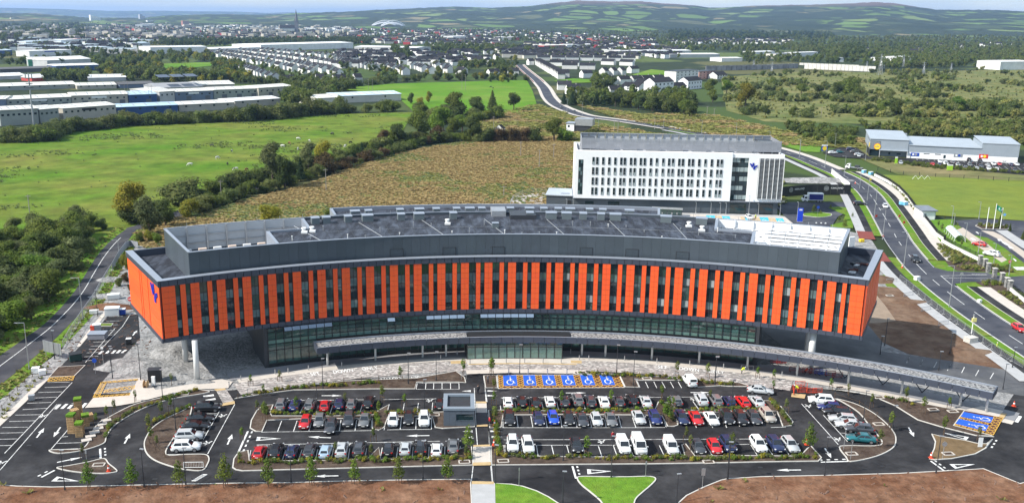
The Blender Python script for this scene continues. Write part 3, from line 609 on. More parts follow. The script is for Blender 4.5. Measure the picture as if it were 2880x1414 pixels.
for v0, v1 in ((.08,.42),(.56,.9)):
    bq = [d2p(0,v0), d2p(.78,v0), d2p(.78,v1), d2p(0,v1)]; sheet('accessible_bay', bq, M_BLUE, zl+.15)
    wheelchair(bq[3]+(bq[2]-bq[3])*.98+Vector((.1,.1,0)), (bq[0]-bq[3]).normalized(), (bq[3]-bq[2]).normalized(), (bq[0]-bq[3]).length*.85, (bq[2]-bq[3]).length*.6, zl+.156)
hatch([d2p(0,.42), d2p(.78,.42), d2p(.78,.56), d2p(0,.56)], 1., zl+.146); hatch([d2p(.78,0), d2p(1,0), d2p(1,1), d2p(.78,1)], 1.2, zl+.146); hatch([d2p(0,.9), d2p(.78,.9), d2p(.78,1), d2p(0,1)], 1., zl+.146)
for hq in ([(870,232),(1175,208),(1190,215),(885,245)],[(870,235),(915,232),(850,365),(800,365)],[(905,300),(1160,262),(1150,292),(890,325)],[(815,355),(1120,330),(1110,348),(800,368)]): hatch(qs('A',hq), .9, .2)
hatch(qs('A',[(425,195),(640,180),(625,218),(410,228)]), .9, .2)
# SET DOWN ONLY lettering on the paving
def text_mesh(txt, size):
    cu = D.curves.new('lettering','FONT'); cu.body = txt; cu.size = size; cu.align_x = 'CENTER'; cu.align_y = 'CENTER'
    o = D.objects.new('lettering', cu); COL.objects.link(o); me = D.meshes.new_from_object(o.evaluated_get(bpy.context.evaluated_depsgraph_get()))
    D.objects.remove(o); return me
def ground_text(txt, c, x, y, size, flip=False, sx=.92):
    me = text_mesh(txt, size); me.materials.clear(); me.materials.append(M_WPAINT); p = q(c,x,y)
    a = math.atan2(p.x-C0[0], p.y-C0[1]); o = link('lettering_marking', me, None, (p.x,p.y,.131), -a+(PI if flip else 0)); o.scale = (sx,1.9,1); o['kind'] = 'structure'
for a_ in (('SET','B',752,160,1.25),('DOWN','B',993,136,1.25),('ONLY','B',1222,112,1.25),('SET','H',1655,622,1.25),('DOWN','H',1925,643,1.25),('ONLY','H',2195,665,1.25)): ground_text(*a_)
for a_ in (('DOWN','B',1405,205,1.25),('SET','B',1610,195,1.25)): ground_text(*a_, flip=True)
for k, (c, x, y) in enumerate((('A',1000,680),('A',700,930),('A',1330,1060),('B',430,360),('B',600,720),('B',1100,1020),('B',1500,690),('C',500,690),('C',1000,300),('C',1400,690),('C',1600,1000),('C',620,1010),('D',560,680),('D',1350,950),('D',1600,780),('D',300,960),('A',250,770),('A',620,420),('E',1600,400),('E',2000,740),('M',1000,760))): struct(MB().box((*q(c,x,y).xy,.112 if c in 'EM' else Z0+.004),(.7,.45,.01)).build('drain_cover', M_CORE2))
# ================================================================ the curved building
def streaky(name, c1, c2, scl, rough):
    m = D.materials.new(name); m.use_nodes = True; n = m.node_tree; l = n.links.new; b = n.nodes['Principled BSDF']
    geo = n.nodes.new('ShaderNodeNewGeometry'); mp = n.nodes.new('ShaderNodeMapping'); mp.inputs['Scale'].default_value = (scl,scl*.28,scl); l(geo.outputs['Position'], mp.inputs[0])
    t = n.nodes.new('ShaderNodeTexNoise'); t.inputs['Scale'].default_value = 1; t.inputs['Detail'].default_value = 6; t.inputs['Roughness'].default_value = .65; l(mp.outputs[0], t.inputs['Vector'])
    r = n.nodes.new('ShaderNodeValToRGB'); r.color_ramp.elements[0].position = .42; r.color_ramp.elements[1].position = .68
    r.color_ramp.elements[0].color = (*c1,1); r.color_ramp.elements[1].color = (*c2,1); l(t.outputs[0], r.inputs[0]); l(r.outputs[0], b.inputs['Base Color'])
    mr = n.nodes.new('ShaderNodeMapRange'); mr.inputs[1].default_value = .35; mr.inputs[2].default_value = .65; mr.inputs[3].default_value = rough[0]; mr.inputs[4].default_value = rough[1]; l(t.outputs[0], mr.inputs[0]); l(mr.outputs[0], b.inputs['Roughness'])
    return m
M_ORANGE = mk('orange_cladding', (.88,.12,.03), .45, .02, .8, rnd=.02, spec=.3)
M_OBACK = mk('cladding_rail', (.3,.045,.018), .8, .05)
M_FASC = mk('slate_grey_fascia', (.062,.072,.098), .42, .04, .6, metal=.15, rnd=.05)
M_PENT = mk('grey_penthouse_panel', (.082,.1,.118), .38, .04, .4, metal=.2, rnd=.09)
M_COPE = mk('pale_coping', (.3,.33,.38), .4, .05, .8, metal=.3)
M_GLASS = mk('dark_facade_glass', (.016,.03,.036), .04, .25, .35, spec=.6, rnd=.3)
M_SPAN = mk('teal_spandrel_glass', (.1,.16,.165), .06, .2, .5, spec=.9, rnd=.25)
M_BLIND = mk('pale_blind_glass', (.3,.36,.36), .08, .1, .5, spec=.8, rnd=.1)
M_GREEN = mk('green_curtain_glass', (.035,.075,.065), .04, .3, .4, spec=1., rnd=.3)
M_FROST = mk('green_frosted_glass', (.11,.19,.165), .08, .15, .4, spec=.9, rnd=.15)
M_FRAME = mk('black_frame', (.018,.02,.022), .5, .05)
M_ROOFM = streaky('wet_roof_membrane', (.009,.011,.019), (.06,.068,.09), .7, (.85,.5))
M_WELLSUN = mk('sunlit_well_panel', (.74,.75,.76), .5, .03, .5)  # right-hand well: sunlight on the grey panels put into a whiter colour
M_WELLG = mk('grey_well_panel', (.42,.44,.46), .5, .05, .5)
M_COL = mk('white_round_column', (.62,.62,.6), .7, .05, .6)
M_CORE = mk('dark_core_wall', (.03,.032,.036), .6, .1, .5)
M_LOGO = mk('logo_blue', (.006,.02,.33), .4, .02)
M_PIPE = mk('white_lagged_pipe', (.7,.7,.7), .5, .06, 1.)
RFR = 128.
def pt(R, a, z=0.): a = math.radians(a); return (C0[0]+R*math.sin(a), C0[1]+R*math.cos(a), z)
def seg(mb, R0, R1, a0, a1, z0, z1, n=1):
    """curved block between two radii, two angles and two heights"""
    k = len(mb.v)
    for i in range(n+1):
        a = a0+(a1-a0)*i/n
        mb.v += [pt(R0,a,z0), pt(R1,a,z0), pt(R1,a,z1), pt(R0,a,z1)]
    for i in range(n):
        b = k+4*i
        for j in range(4): mb.f.append((b+j, b+4+j, b+4+(j+1)%4, b+(j+1)%4)); mb.m.append(mb.mi)
    mb.f.append((k+3,k+2,k+1,k)); mb.m.append(mb.mi); b = k+4*n; mb.f.append((b,b+1,b+2,b+3)); mb.m.append(mb.mi)
    return mb
A0, A1 = -32.3, 27.8
B1 = thing('curved_building', 'long curved building with orange strips between tall windows and a grey rooftop storey', 'building', (11,178,0), world=True)
ZS, ZO0, ZO1, ZC = 8.05, 8.85, 18.6, 19.75
mb = MB(); seg(mb, RFR+.42, 153.6, A0+.15, A1-.15, ZS+.05, 18.3, 60); mb.build('floor_slab', M_CORE, B1)
# cornice and lower band, panel by panel
def panels(nm, R0, R1, a0, a1, z0, z1, n, mat, gap=.02):
    w_ = (a1-a0)/n
    for i in range(n): seg(MB(), R0, R1, a0+i*w_+gap, a0+(i+1)*w_-gap, z0, z1, 1).build(nm, mat, B1)
panels('fascia_panel', RFR-.05, RFR+.6, A0, A1, ZO1, ZC-.06, 90, M_FASC)
panels('sill_panel', RFR-.05, RFR+.6, A0, A1, ZS, ZO0, 90, M_FASC)
seg(MB(), RFR-.12, RFR+1.3, A0-.05, A1+.05, ZC-.06, ZC+.02, 60).build('coping', M_COPE, B1)
seg(MB(), RFR+.62, RFR+1.2, A0, A1, 18.3, ZC-.06, 60).build('parapet', M_FASC, B1)
seg(MB(), RFR+1.2, 153., A0+.3, A1-.3, 18.3, 18.42, 60).build('lower_roof', M_ROOFM, B1)
# window bays and orange strips
PER = (25.19+29.6)/26; strips = []; wins = []
strips.append((-32.25,-31.18,1)); wins.append((-31.18,-30.77)); strips.append((-30.77,-30.35,0)); wins.append((-30.35,-29.95))
for k in range(27):
    c = -29.6+PER*k; strips.append((c-.35,c+.35,1))
    if k < 26: wins.append((c+.35,c+1.)); strips.append((c+1.,c+1.38,0)); wins.append((c+1.38,c+PER-.35))
wins += [(25.54,26.05),(26.37,26.7)]; strips += [(26.05,26.37,0),(26.7,27.75,1)]
NRW = 9; hh = (ZO1-ZO0)/NRW
for a0, a1, wide in strips:
    st = seg(MB(), RFR+.06, RFR+.42, a0+.012, a1-.012, ZO0, ZO1, 1).build('cladding_strip' if wide else 'cladding_fin', M_OBACK if wide else M_ORANGE, B1)
    if wide:
        am = (a0+a1)/2
        for r in range(NRW):
            p_ = MB(); z0, z1 = ZO0+r*hh+.025, ZO0+(r+1)*hh-.025
            seg(p_, RFR, RFR+.06, a0, am-.006, z0, z1, 1); seg(p_, RFR, RFR+.06, am+.006, a1, z0, z1, 1)
            p_.build('orange_panel', M_ORANGE, st)
    else:
        p_ = MB()
        for r in range(NRW): seg(p_, RFR, RFR+.06, a0, a1, ZO0+r*hh+.025, ZO0+(r+1)*hh-.025, 1)
        p_.build('orange_panel', M_ORANGE, st)
rw = random.Random(5)
for i, (a0, a1) in enumerate(wins):
    fr = MB(); big = a1-a0 > .45
    for z in (ZO0,10.3,11.9,14.7,16.4,ZO1-.08): seg(fr, RFR+.3, RFR+.44, a0, a1, z, z+.08, 1)
    for a in ([a0, a1-.035] + ([(a0+a1)/2-.012] if big else [])): seg(fr, RFR+.3, RFR+.44, a, a+.03, ZO0, ZO1, 1)
    wn = fr.build('window', M_FRAME, B1)
    for z0, z1, sp in ((ZO0+.08,10.3,0),(10.38,11.9,1),(11.98,14.7,0),(14.78,16.4,1),(16.48,ZO1-.08,0)):
        blind = a0 > 2 and sp and big and rw.random() < .6
        if sp:
            seg(MB(), RFR+.37, RFR+.4, a0+.01, a1-.01, z0, z1, 1).build('spandrel', M_SPAN, wn)
            if blind: seg(MB(), RFR+.34, RFR+.365, a0+(a1-a0)*.52, a1-.04, z0+rw.uniform(-.2,.3), z1-.1, 1).build('pane', M_BLIND, wn)
        else: seg(MB(), RFR+.37, RFR+.4, a0+.01, a1-.01, z0, z1, 1).build('pane', M_GLASS if rw.random() < .75 else M_GREEN, wn)
# end walls: tall orange panels with two dark recesses
for ang, sg in ((A0, -1), (A1, 1)):
    back = MB(); seg(back, RFR+.3, 153.4, ang-.02, ang+.02, ZS, ZC-.06); back.build('end_wall', M_OBACK, B1)
    cuts = [(RFR+.02,136.4),(136.8,141.4),(141.8,143.0),(143.4,153.4)] if sg < 0 else [(RFR+.02,133.5),(133.9,139.),(139.4,146.),(146.4,153.4)]
    for R0, R1 in cuts:
        ew = MB(); seg(ew, R0, R1, ang+sg*.03, ang+sg*.12, ZO0, ZO1); eo = ew.build('cladding_strip', M_OBACK, B1)
        for r in range(NRW):
            seg(MB(), R0, R1, ang+sg*.12, ang+sg*.15, ZO0+r*hh+.025, ZO0+(r+1)*hh-.025).build('orange_panel', M_ORANGE, eo)
    seg(MB(), RFR-.05, 153.7, ang+sg*.02, ang+sg*.2, ZO1, ZC-.06).build('fascia_panel', M_FASC, B1)
    seg(MB(), RFR-.05, 153.7, ang+sg*.02, ang+sg*.2, ZS, ZO0).build('sill_panel', M_FASC, B1)
    seg(MB(), RFR-.1, 153.8, ang+sg*.22, ang-sg*.3, ZC-.06, ZC+.03).build('coping', M_COPE, B1)
    seg(MB(), RFR+.6, 153.2, ang-sg*.02, ang-sg*.28, 18.3, ZC-.06).build('parapet', M_CORE, B1)
seg(MB(), 153., 153.7, A0, A1, ZS, ZC, 60).build('rear_wall', M_FASC, B1)
# blue leaf emblem
LOGO = [[(.0,.86),(.13,.95),(.36,.7),(.46,.42),(.3,.3)], [(.36,.98),(.56,1.),(.6,.62),(.5,.44),(.36,.62)], [(1.,.68),(1.,.44),(.8,.32),(.72,.0),(.5,.0),(.5,.3),(.62,.52)]]
def emblem(org, ux, uz, w_, h_, nrm, parent):
    mb = MB()
    for pl in LOGO:
        f_ = [org+ux*(u*w_)+uz*(v*h_)+nrm*.12 for u, v in pl]; b_ = [p-nrm*.1 for p in f_]
        mb.quad(*f_)
        for i in range(len(pl)): mb.quad(f_[i-1], f_[i], b_[i], b_[i-1])
    return mb.build('emblem', M_LOGO, parent)
ea = math.radians(A0-.15); rad = Vector((math.sin(ea), math.cos(ea), 0)); tan = Vector((-math.cos(ea), math.sin(ea), 0))
emblem(Vector(pt(134.2, A0-.15, 15.0)), -rad, Vector((0,0,1)), 5., 3.4, tan, B1)
# ---- curtain wall of the two lower storeys
cw = MB(); RG = 127.75; GA0, GA1, NB = -23.9, 19.4, 62; dw = (GA1-GA0)/NB
seg(cw, RG+.15, RG+.4, GA0, GA1, .1, 8., 62)
core = seg(MB(), RG+.4, 152.5, GA0, GA1, .1, 8.05, 50).build('core_wall', M_CORE, B1)
for i in range(NB+1): seg(cw, RG-.12, RG+.15, GA0+i*dw-.022, GA0+i*dw+.022, .13, 7.95)
for z in (.13,.8,3.45,4.75,5.62,7.12,7.9): seg(cw, RG-.08, RG+.15, GA0, GA1, z, z+.08, 62)
cwo = cw.build('curtain_wall', M_FRAME, B1)
for i in range(NB):
    a0, a1 = GA0+i*dw+.03, GA0+(i+1)*dw-.03
    for z0, z1, mt in ((.9,3.4,M_GREEN),(4.85,5.6,M_FROST),(5.72,7.1,M_GREEN),(7.22,7.88,M_GREEN)):
        seg(MB(), RG+.04, RG+.08, a0, a1, z0, z1).build('pane', mt, cwo)
    if i < 6 or i == 0: seg(MB(), RG+.04, RG+.08, a0, a1, 3.55, 4.7).build('pane', M_GREEN, cwo)
M_VENT = mk('sky_lit_glass', (.16,.22,.3), .05, .05, .5, spec=1.)  # blue of the reflected sky put into the vent panes' base colour
for i in [2,3,4,5,6,7, 15, 20,21,22,23,24, 27,28,29,30,31,32,33]:
    a0, a1 = GA0+i*dw+.03, GA0+(i+1)*dw-.03; v = [pt(RG-.02,a0,7.88), pt(RG-.02,a1,7.88), pt(RG-.55,a1,7.28), pt(RG-.55,a0,7.28)]
    mb = MB().quad(*v).quad(*[(x,y,z+.05) for x,y,z in reversed(v)]); mb.build('vent_light', M_VENT, cwo)
# side returns of the lower storeys, full-height glass on the left corner
seg(MB(), RG, 140., GA0-.35, GA0, .1, 8.05).build('end_screen', M_CORE, B1)
seg(MB(), RG, 140., GA1, GA1+.35, .1, 8.05).build('end_screen', M_CORE, B1)
# entrance vestibule
vb = MB(); RV = 123.
for i in range(13): seg(vb, RV-.08, RV+.08, -6.4+8.8*i/12-.03, -6.4+8.8*i/12+.03, .14, 3.7)
for z in (.14,2.5,3.6): seg(vb, RV-.08, RV+.08, -6.4, 2.4, z, z+.09, 8)
seg(vb, RV+.2, RG, -6.45, -6.35, .14, 3.7); seg(vb, RV+.2, RG, 2.35, 2.45, .14, 3.7)
vo = vb.build('entrance_lobby', M_FRAME, B1)
for i in range(12):
    for z0, z1 in ((.23,2.5),(2.6,3.6)): seg(MB(), RV-.02, RV+.02, -6.4+8.8*i/12+.035, -6.4+8.8*(i+1)/12-.035, z0, z1).build('pane', M_FROST if z0 < 1 else M_GREEN, vo)
seg(MB(), RV+1.2, RG, -6.3, 2.3, .14, 3.5, 6).build('lobby_wall', M_CORE, B1)
# ---- long entrance canopy
KA0, KA1 = -20.1, 38.4; RC0, RC1 = 122.4, 126.4
cn_ = 59; cs = (KA1-KA0)/cn_
seg(MB(), RC0+.1, RC1-.1, KA0+.06, KA1-.06, 3.95, 4.35, 60).build('canopy_slab', M_FASC, B1)
for i in range(cn_): seg(MB(), RC0, RC0+.14, KA0+i*cs+.02, KA0+(i+1)*cs-.02, 3.6, 4.85).build('canopy_panel', M_FASC, B1)
seg(MB(), RC0-.03, RC0+.25, KA0, KA1, 4.85, 4.9, 60).build('canopy_trim', M_COPE, B1)
seg(MB(), RC1-.15, RC1, KA0, KA1, 3.9, 4.85, 60).build('canopy_upstand', M_COPE, B1)
for a in (KA0, KA1-.08): seg(MB(), RC0+.14, RC1-.15, a, a+.08, 3.6, 4.85).build('canopy_end', M_FASC, B1)
seg(MB(), RC0+.3, RC1-.3, -6.3, 3.1, 4.36, 4.75, 10).build('canopy_roof', M_FRAME, B1)
def pebble():
    m = D.materials.new('white_pebble_ballast'); m.use_nodes = True; n = m.node_tree; l = n.links.new; b = n.nodes['Principled BSDF']; b.inputs['Roughness'].default_value = .9
    geo = n.nodes.new('ShaderNodeNewGeometry'); t = n.nodes.new('ShaderNodeTexNoise'); t.inputs['Scale'].default_value = 2.2; t.inputs['Detail'].default_value = 5; l(geo.outputs['Position'], t.inputs['Vector'])
    r = n.nodes.new('ShaderNodeValToRGB'); r.color_ramp.elements[0].position = .46; r.color_ramp.elements[1].position = .5; r.color_ramp.elements[0].color = (.07,.07,.075,1); r.color_ramp.elements[1].color = (.28,.28,.275,1)
    l(t.outputs[0], r.inputs[0]); l(r.outputs[0], b.inputs['Base Color']); return m
M_PEB = pebble()
for a0, a1 in ((KA0+.1,-6.4),(3.2,KA1-.1)): seg(MB(), RC0+.3, RC1-.3, a0, a1, 4.36, 4.6, 40).build('canopy_roof', M_PEB, B1)
for a in (-19.0,-14.7,-10.4,-8.25,4.25,6.4,10.6,14.8,19.0,23.2,27.4,31.6,36.0,37.9):
    c = MB(); c.tube(pt(125.2,a,.1), pt(125.2,a,3.98), .21, 12); c.build('column', M_COL, B1, True)
for a in range(26, 38, 3):
    s_ = MB(); s_.tube(pt(126.,a,3.95), pt(128.,a+1.,.1), .09, 6); s_.tube(pt(126.,a+2.,3.95), pt(128.,a+1.,.1), .09, 6); s_.build('strut', M_DGREY, B1)
# tall columns below the overhangs
for x, y in ((-52.5,160.8),(-57.8,170.9)): MB().tube((x,y,.05),(x,y,8.1),.52,18).build('column', M_COL, B1, True)
for R, a in ((130.,24.1),(136.,23.6)): MB().tube(pt(R,a,.05), pt(R,a,8.1), .62, 18).build('column', M_COL, B1, True)
# ---- rooftop storey
ZP0, ZP1, RP0, RP1, PA0, PA1 = 19.2, 23.75, 130.5, 152.5, -29.7, 25.5
np_ = 68; ps = (PA1-PA0)/np_
for i in range(np_): seg(MB(), RP0, RP0+.25, PA0+i*ps+.006, PA0+(i+1)*ps-.006, 18.4, ZP1-.1).build('cladding_panel', M_PENT, B1)
seg(MB(), RP0+.05, RP0+.3, PA0+.05, PA1-.05, 18.4, ZP1-.1, 60).build('parapet', M_CORE, B1)
seg(MB(), RP0-.06, RP0+.45, PA0, PA1, ZP1-.1, ZP1, 60).build('coping', M_COPE, B1)
for a, sg in ((PA0,1),(PA1,-1)):
    for k in range(14):
        w_ = (RP1-RP0-.3)/14; seg(MB(), RP0+.3+k*w_+.01, RP0+.3+(k+1)*w_-.01, a, a+sg*.1, 18.4, ZP1-.1).build('cladding_panel', M_PENT, B1)
    seg(MB(), RP0+.3, RP1, a-sg*.03, a+sg*.2, ZP1-.1, ZP1).build('coping', M_COPE, B1)
    wl = M_WELLG if sg > 0 else M_WELLSUN
    seg(MB(), RP0+.35, RP1-.35, a+sg*.12, a+sg*.16, 18.9, ZP1-.12).build('well_lining', wl, B1)
seg(MB(), RP1-.25, RP1, PA0, PA1, 18.4, ZP1, 60).build('rear_parapet', M_PENT, B1)
seg(MB(), RP1-.3, RP1+.1, PA0, PA1, ZP1, ZP1+.07, 60).build('coping', M_COPE, B1)
# louvred doors in the rooftop wall
for a0, a1 in ((-12.94,-11.75),(-8.31,-7.13),(-3.94,-2.79),(3.83,4.97),(7.83,8.98),(12.18,13.33)):
    d_ = MB()
    for x0, x1, z0, z1 in ((a0,a0+.05,19.3,21.2),(a1-.05,a1,19.3,21.2),(a0,a1,21.1,21.2)): seg(d_, RP0-.06, RP0-.005, x0, x1, z0, z1)
    do = d_.build('louvre_door', M_DGREY, B1)
    for k in range(9): seg(MB(), RP0-.05, RP0-.005, a0+.06, a1-.06, 19.35+k*.195, 19.48+k*.195).build('slat', M_PENT, do)
# roofs: main membrane, two open plant wells
roof = MB()
for R0, R1, a0, a1 in ((RP0+.3,142.,-22.4,18.4),(142.,RP1-.25,-19.,15.3)): seg(roof, R0, R1, a0, a1, 19.5, 23.25, 50)
roof.build('roof', M_ROOFM, B1)
for R0, R1, a0, a1 in ((RP0+.3,142.2,-22.55,-22.3),(142.,142.3,-22.5,-19.),(142.,RP1,-19.12,-18.9),(RP0+.3,142.2,18.3,18.55),(141.9,142.2,15.3,18.4),(142.,RP1,15.2,15.42)):
    seg(MB(), R0, R1, a0, a1, 19., ZP1-.05, 6).build('well_parapet', M_COPE, B1)
for a0, a1, wl in ((PA0+.15,-19.,M_WELLG),(15.3,PA1-.15,M_WELLSUN)):
    seg(MB(), RP0+.3, RP1-.3, a0, a1, 18.43, 18.6, 12).build('well_floor', mk('well_floor_grey', (.3,.3,.3), .7, .15, .5) if wl is M_WELLG else M_WELLSUN, B1)
    n_ = 7
    for k in range(n_):
        x0 = a0+(a1-a0)*k/n_; x1 = a0+(a1-a0)*(k+1)/n_
        for z0, z1 in ((18.9,20.3),(20.36,21.9),(21.96,ZP1-.05)): seg(MB(), RP1-.36, RP1-.28, x0+.03, x1-.03, z0, z1).build('well_panel', wl, B1)
        seg(MB(), RP1-.75, RP1-.3, x0-.06, x0+.06, 18.6, ZP1-.02).build('well_post', M_GALV if wl is M_WELLG else M_WELLSUN, B1)
    for z in (20.2,21.9): seg(MB(), RP1-.6, RP1-.4, a0, a1, z, z+.14, 12).build('well_rail', M_GALV if wl is M_WELLG else M_WELLSUN, B1)
# sun-brightened lining of the right-hand well front and sloping louvre screen seen from above
for k in range(6):
    x0 = 18.6+k*1.1
    for j in range(5): seg(MB(), 143.+j*1.75, 144.6+j*1.75, x0+.03, x0+1.07, 21.1+j*.38, 21.2+j*.38).build('screen_panel', M_WELLSUN, B1)
    seg(MB(), 142.5, 152., x0-.05, x0+.05, 21.0, 21.3).build('screen_rail', M_WELLSUN, B1)
# pipework in the left well
rp = random.Random(3)
for k in range(5):
    R = 133.5+k*1.9; z = 20.3+.35*(k % 3)
    m_ = MB()
    for a in range(-27, -23): m_.tube(pt(R,a,z), pt(R,a+1.,z), .17, 8)
    m_.tube(pt(R,-27,z), pt(R,-27,18.6), .17, 8); m_.tube(pt(R,-23,z), pt(R+1.8,-22.9,z), .17, 8); m_.build('lagged_pipe', M_PIPE, B1, True)
for k in range(6): MB().tube(pt(132.5,-27.4+k*.75,19.9), pt(142.,-27.4+k*.75,19.9), .09, 6).tube(pt(132.5,-27.4+k*.75,18.6), pt(132.5,-27.4+k*.75,19.9), .08, 5).tube(pt(142.,-27.4+k*.75,18.6), pt(142.,-27.4+k*.75,19.9), .08, 5).build('pipe_rack', M_PIPE, B1)
for k in range(8): seg(MB(), 148.5, 149.3, -28.6+k*1.15, -28.0+k*1.15, 19.4, 19.75).build('plinth_light', mk('cream_label', (.7,.55,.45), .6, .05) if k % 2 else M_PIPE, B1)
# roof vents, boxes, posts and lightning cable
M_VBOX = mk('grey_vent_box', (.16,.19,.2), .45, .05, .6, metal=.3)
def vbox(R, a, w_, d_, z0, h_):
    da = math.degrees(w_/R)/2; m_ = MB(); seg(m_, R, R+d_, a-da, a+da, z0, z0+h_); o_ = m_.build('roof_vent', M_VBOX, B1)
    seg(MB(), R-.06, R+d_+.06, a-da-.03, a+da+.03, z0+h_, z0+h_+.08).build('vent_lid', M_COPE, o_)
for a, w_ in ((-18.2,1.6),(-17.3,1.6),(-15.5,1.5),(-13.9,2.3),(-11.1,1.5),(-9.6,2.2),(-6.7,1.5),(-.2,1.5),(1.6,2.3),(2.9,2.1),(4.3,1.5),(5.8,1.5),(7.0,2.4),(11.2,2.3),(14.1,2.3)): vbox(147.2, a, w_, 2.2, 23.25, 1.3)
vbox(138., -3.4, 1.3, 1.2, 23.25, 1.0)
seg(MB(), 154., 154.7, -16.3, 10.6, 12, 23.6, 30).build('rear_block', M_FASC, B1)
seg(MB(), RP1+.1, 160.5, -16.2, 10.55, 12, 23.1, 30).build('rear_roof', M_ROOFM, B1)
for R0, R1, a0, a1 in ((160.4,160.9,-16.4,10.7),(153.,160.6,-16.4,-16.2),(153.,160.6,10.5,10.7)): seg(MB(), R0, R1, a0, a1, 22., 23.85, 24).build('coping', M_COPE, B1)
for k, a in enumerate((-14.6,-13.5,-10.9,-9.3,-7.9,-6.2,-5.1,-4.1,-1.7,-.1,1.1,2.3,3.3,4.9,6.,8.2)): vbox(154.3, a, 1.5+.5*(k % 3 == 0), 2., 23.1, 1.0)
seg(MB(), 146.5, 151.5, -1.9, .3, 23.25, 24.2).build('roof_hatch', M_DGREY, B1); seg(MB(), 149.5, 154.5, -3.4, -2.2, 23.25, 24.5).build('access_hatch', M_GALV, B1)
for k in range(7):
    a = -20.+k*5.3; MB().tube(pt(131.2,a+1.4,23.3), pt(146.8,a,23.3), .07, 5).build('roof_seam', M_GALV, B1)
for k in range(37): MB().beam(pt(131.,-21.+k*1.05,23.27), pt(146.8,-21.+k*1.05,23.27), .1, .05).build('membrane_lap', M_CORE, B1)
m_ = MB()
for a in range(-18, 17): m_.tube(pt(139.3,a,23.32), pt(139.3,a+1,23.32), .035, 4)
m_.build('roof_cable', M_GALV, B1)
for k in range(26):
    a = -21+k*1.52; R = rp.choice((132.3,134.,137.,141.)); h_ = rp.choice((.35,.5,.9)); MB().tube(pt(R,a,23.2), pt(R,a,23.25+h_), .07, 6).tube(pt(R,a,23.25+h_), pt(R,a,23.35+h_), .16, 6).build('roof_post', M_GALV if k % 3 else M_WPAINT, B1)
for k in range(30): MB().tube(pt(152.4,-28+k*1.8,23.75), pt(152.4,-28+k*1.8,24.5), .04, 4).build('guard_post', M_GALV, B1)
for a, R in ((-19.6,140.5),(-18.9,141.),(-7.4,142.8),(14.2,141.5),(13.1,145.)):
    m_ = MB(); m_.tube(pt(R,a,23.25), pt(R,a,24.), .35, 8).tube(pt(R,a,24.), pt(R,a,24.25), .5, 8).box(pt(R-.9,a,23.5), (1.2,.8,.4)); m_.build('roof_fan', M_WPAINT, B1)
# worker's tool heap on the right-hand terrace
for k in range(9): MB().box(pt(136+rp.uniform(-3,9), 26.6+rp.uniform(-.4,.5), 18.6), (rp.uniform(.4,2.2),rp.uniform(.3,1.2),rp.uniform(.15,.5)), rp.uniform(0,3)).build('roof_debris', rp.choice((M_GALV,M_FRAME,M_REDB)), B1)
# ================================================================ other buildings near by
class Face:
    """upright plane through ground point O along unit direction u: photo pixel -> (s, z) on it"""
    def __init__(s, O, B): s.O = Vector((O[0],O[1],0)); s.u = Vector((B[0]-O[0],B[1]-O[1],0)).normalized(); s.n = Vector((s.u.y,-s.u.x,0)); s.len = (Vector((B[0],B[1],0))-s.O).length
    def sz(s, c, x, y):
        a = CR[c]; d = ray(a[0]+x*a[2], a[1]+y*a[2]); o = Vector((0,0,HC)); t = (s.O-o).dot(s.n)/d.dot(s.n); p = o+d*t
        return (p-s.O).dot(s.u), p.z
    def p(s, a, z, out=0.): v = s.O+s.u*a+s.n*out; return Vector((v.x,v.y,z))
    def block(s, mb, a0, a1, z0, z1, o0, o1):
        """box on the face, from o0 to o1 outwards (n points to the viewer's side)"""
        return mb.prism([s.p(a0,0,o0), s.p(a1,0,o0), s.p(a1,0,o1), s.p(a0,0,o1)], z0, z1)
def blk(fc, nm, mat, par, a0, a1, z0, z1, o0, o1): return fc.block(MB(), a0, a1, z0, z1, o0, o1).build(nm, mat, par)
# ---------------------------------------------------------------- white hospital block
fw = Face(q('L',175,838), q('L',2085,882))
WB = thing('white_block', 'white five-storey block with rows of narrow windows and a grey plant screen on the roof', 'building', fw.p(35,0), world=True)
M_WALLW = mk('white_render', (.85,.85,.85), .6, .04, .3)
M_SLATE = mk('slate_podium', (.07,.085,.1), .45, .05, .4)
M_LOUV = mk('grey_louvre', (.3,.31,.34), .5, .06, .5, metal=.2)
Lw = fw.len; zW0, zW1 = 4.6, 21.3; sG0, sG1 = fw.sz('L',1640,700)[0], fw.sz('L',1795,700)[0]
blk(fw, 'podium', M_SLATE, WB, -.3, Lw, .0, zW0, -22, -.6)
blk(fw, 'wall', M_WALLW, WB, 0, sG0, zW0, zW1, -1., .35); blk(fw, 'wall', M_WALLW, WB, sG1, Lw+.8, zW0, zW1-.3, -1., .0)
blk(fw, 'wall', M_WALLW, WB, sG0, sG1, zW1-1.6, zW1-.3, -1., 0.); blk(fw, 'wall', M_WALLW, WB, 0, .8, zW0, zW1, -22., -1.); blk(fw, 'wall', M_WALLW, WB, Lw, Lw+.8, zW0, zW1-.3, -22., -1.); blk(fw, 'wall', M_WALLW, WB, .8, Lw, zW0, zW1, -22.,-21.)
blk(fw, 'roof', mk('pale_roof', (.3,.31,.33), .8, .1, .3), WB, .8, Lw, zW0, zW1-1.0, -21., -1.)
for z in (zW0-.12,): blk(fw, 'string_course', M_COPE, WB, -.3, Lw+.9, z, z+.12, -.6, .45)
wx = [352,387,443,500,556,612,646,703,740,795,832,890,945,1005,1060,1097,1155,1190,1248,1283,1342,1400,1460,1518,1553]
zr = [fw.sz('L',360,y)[1] for y in (337,432,527,620)]
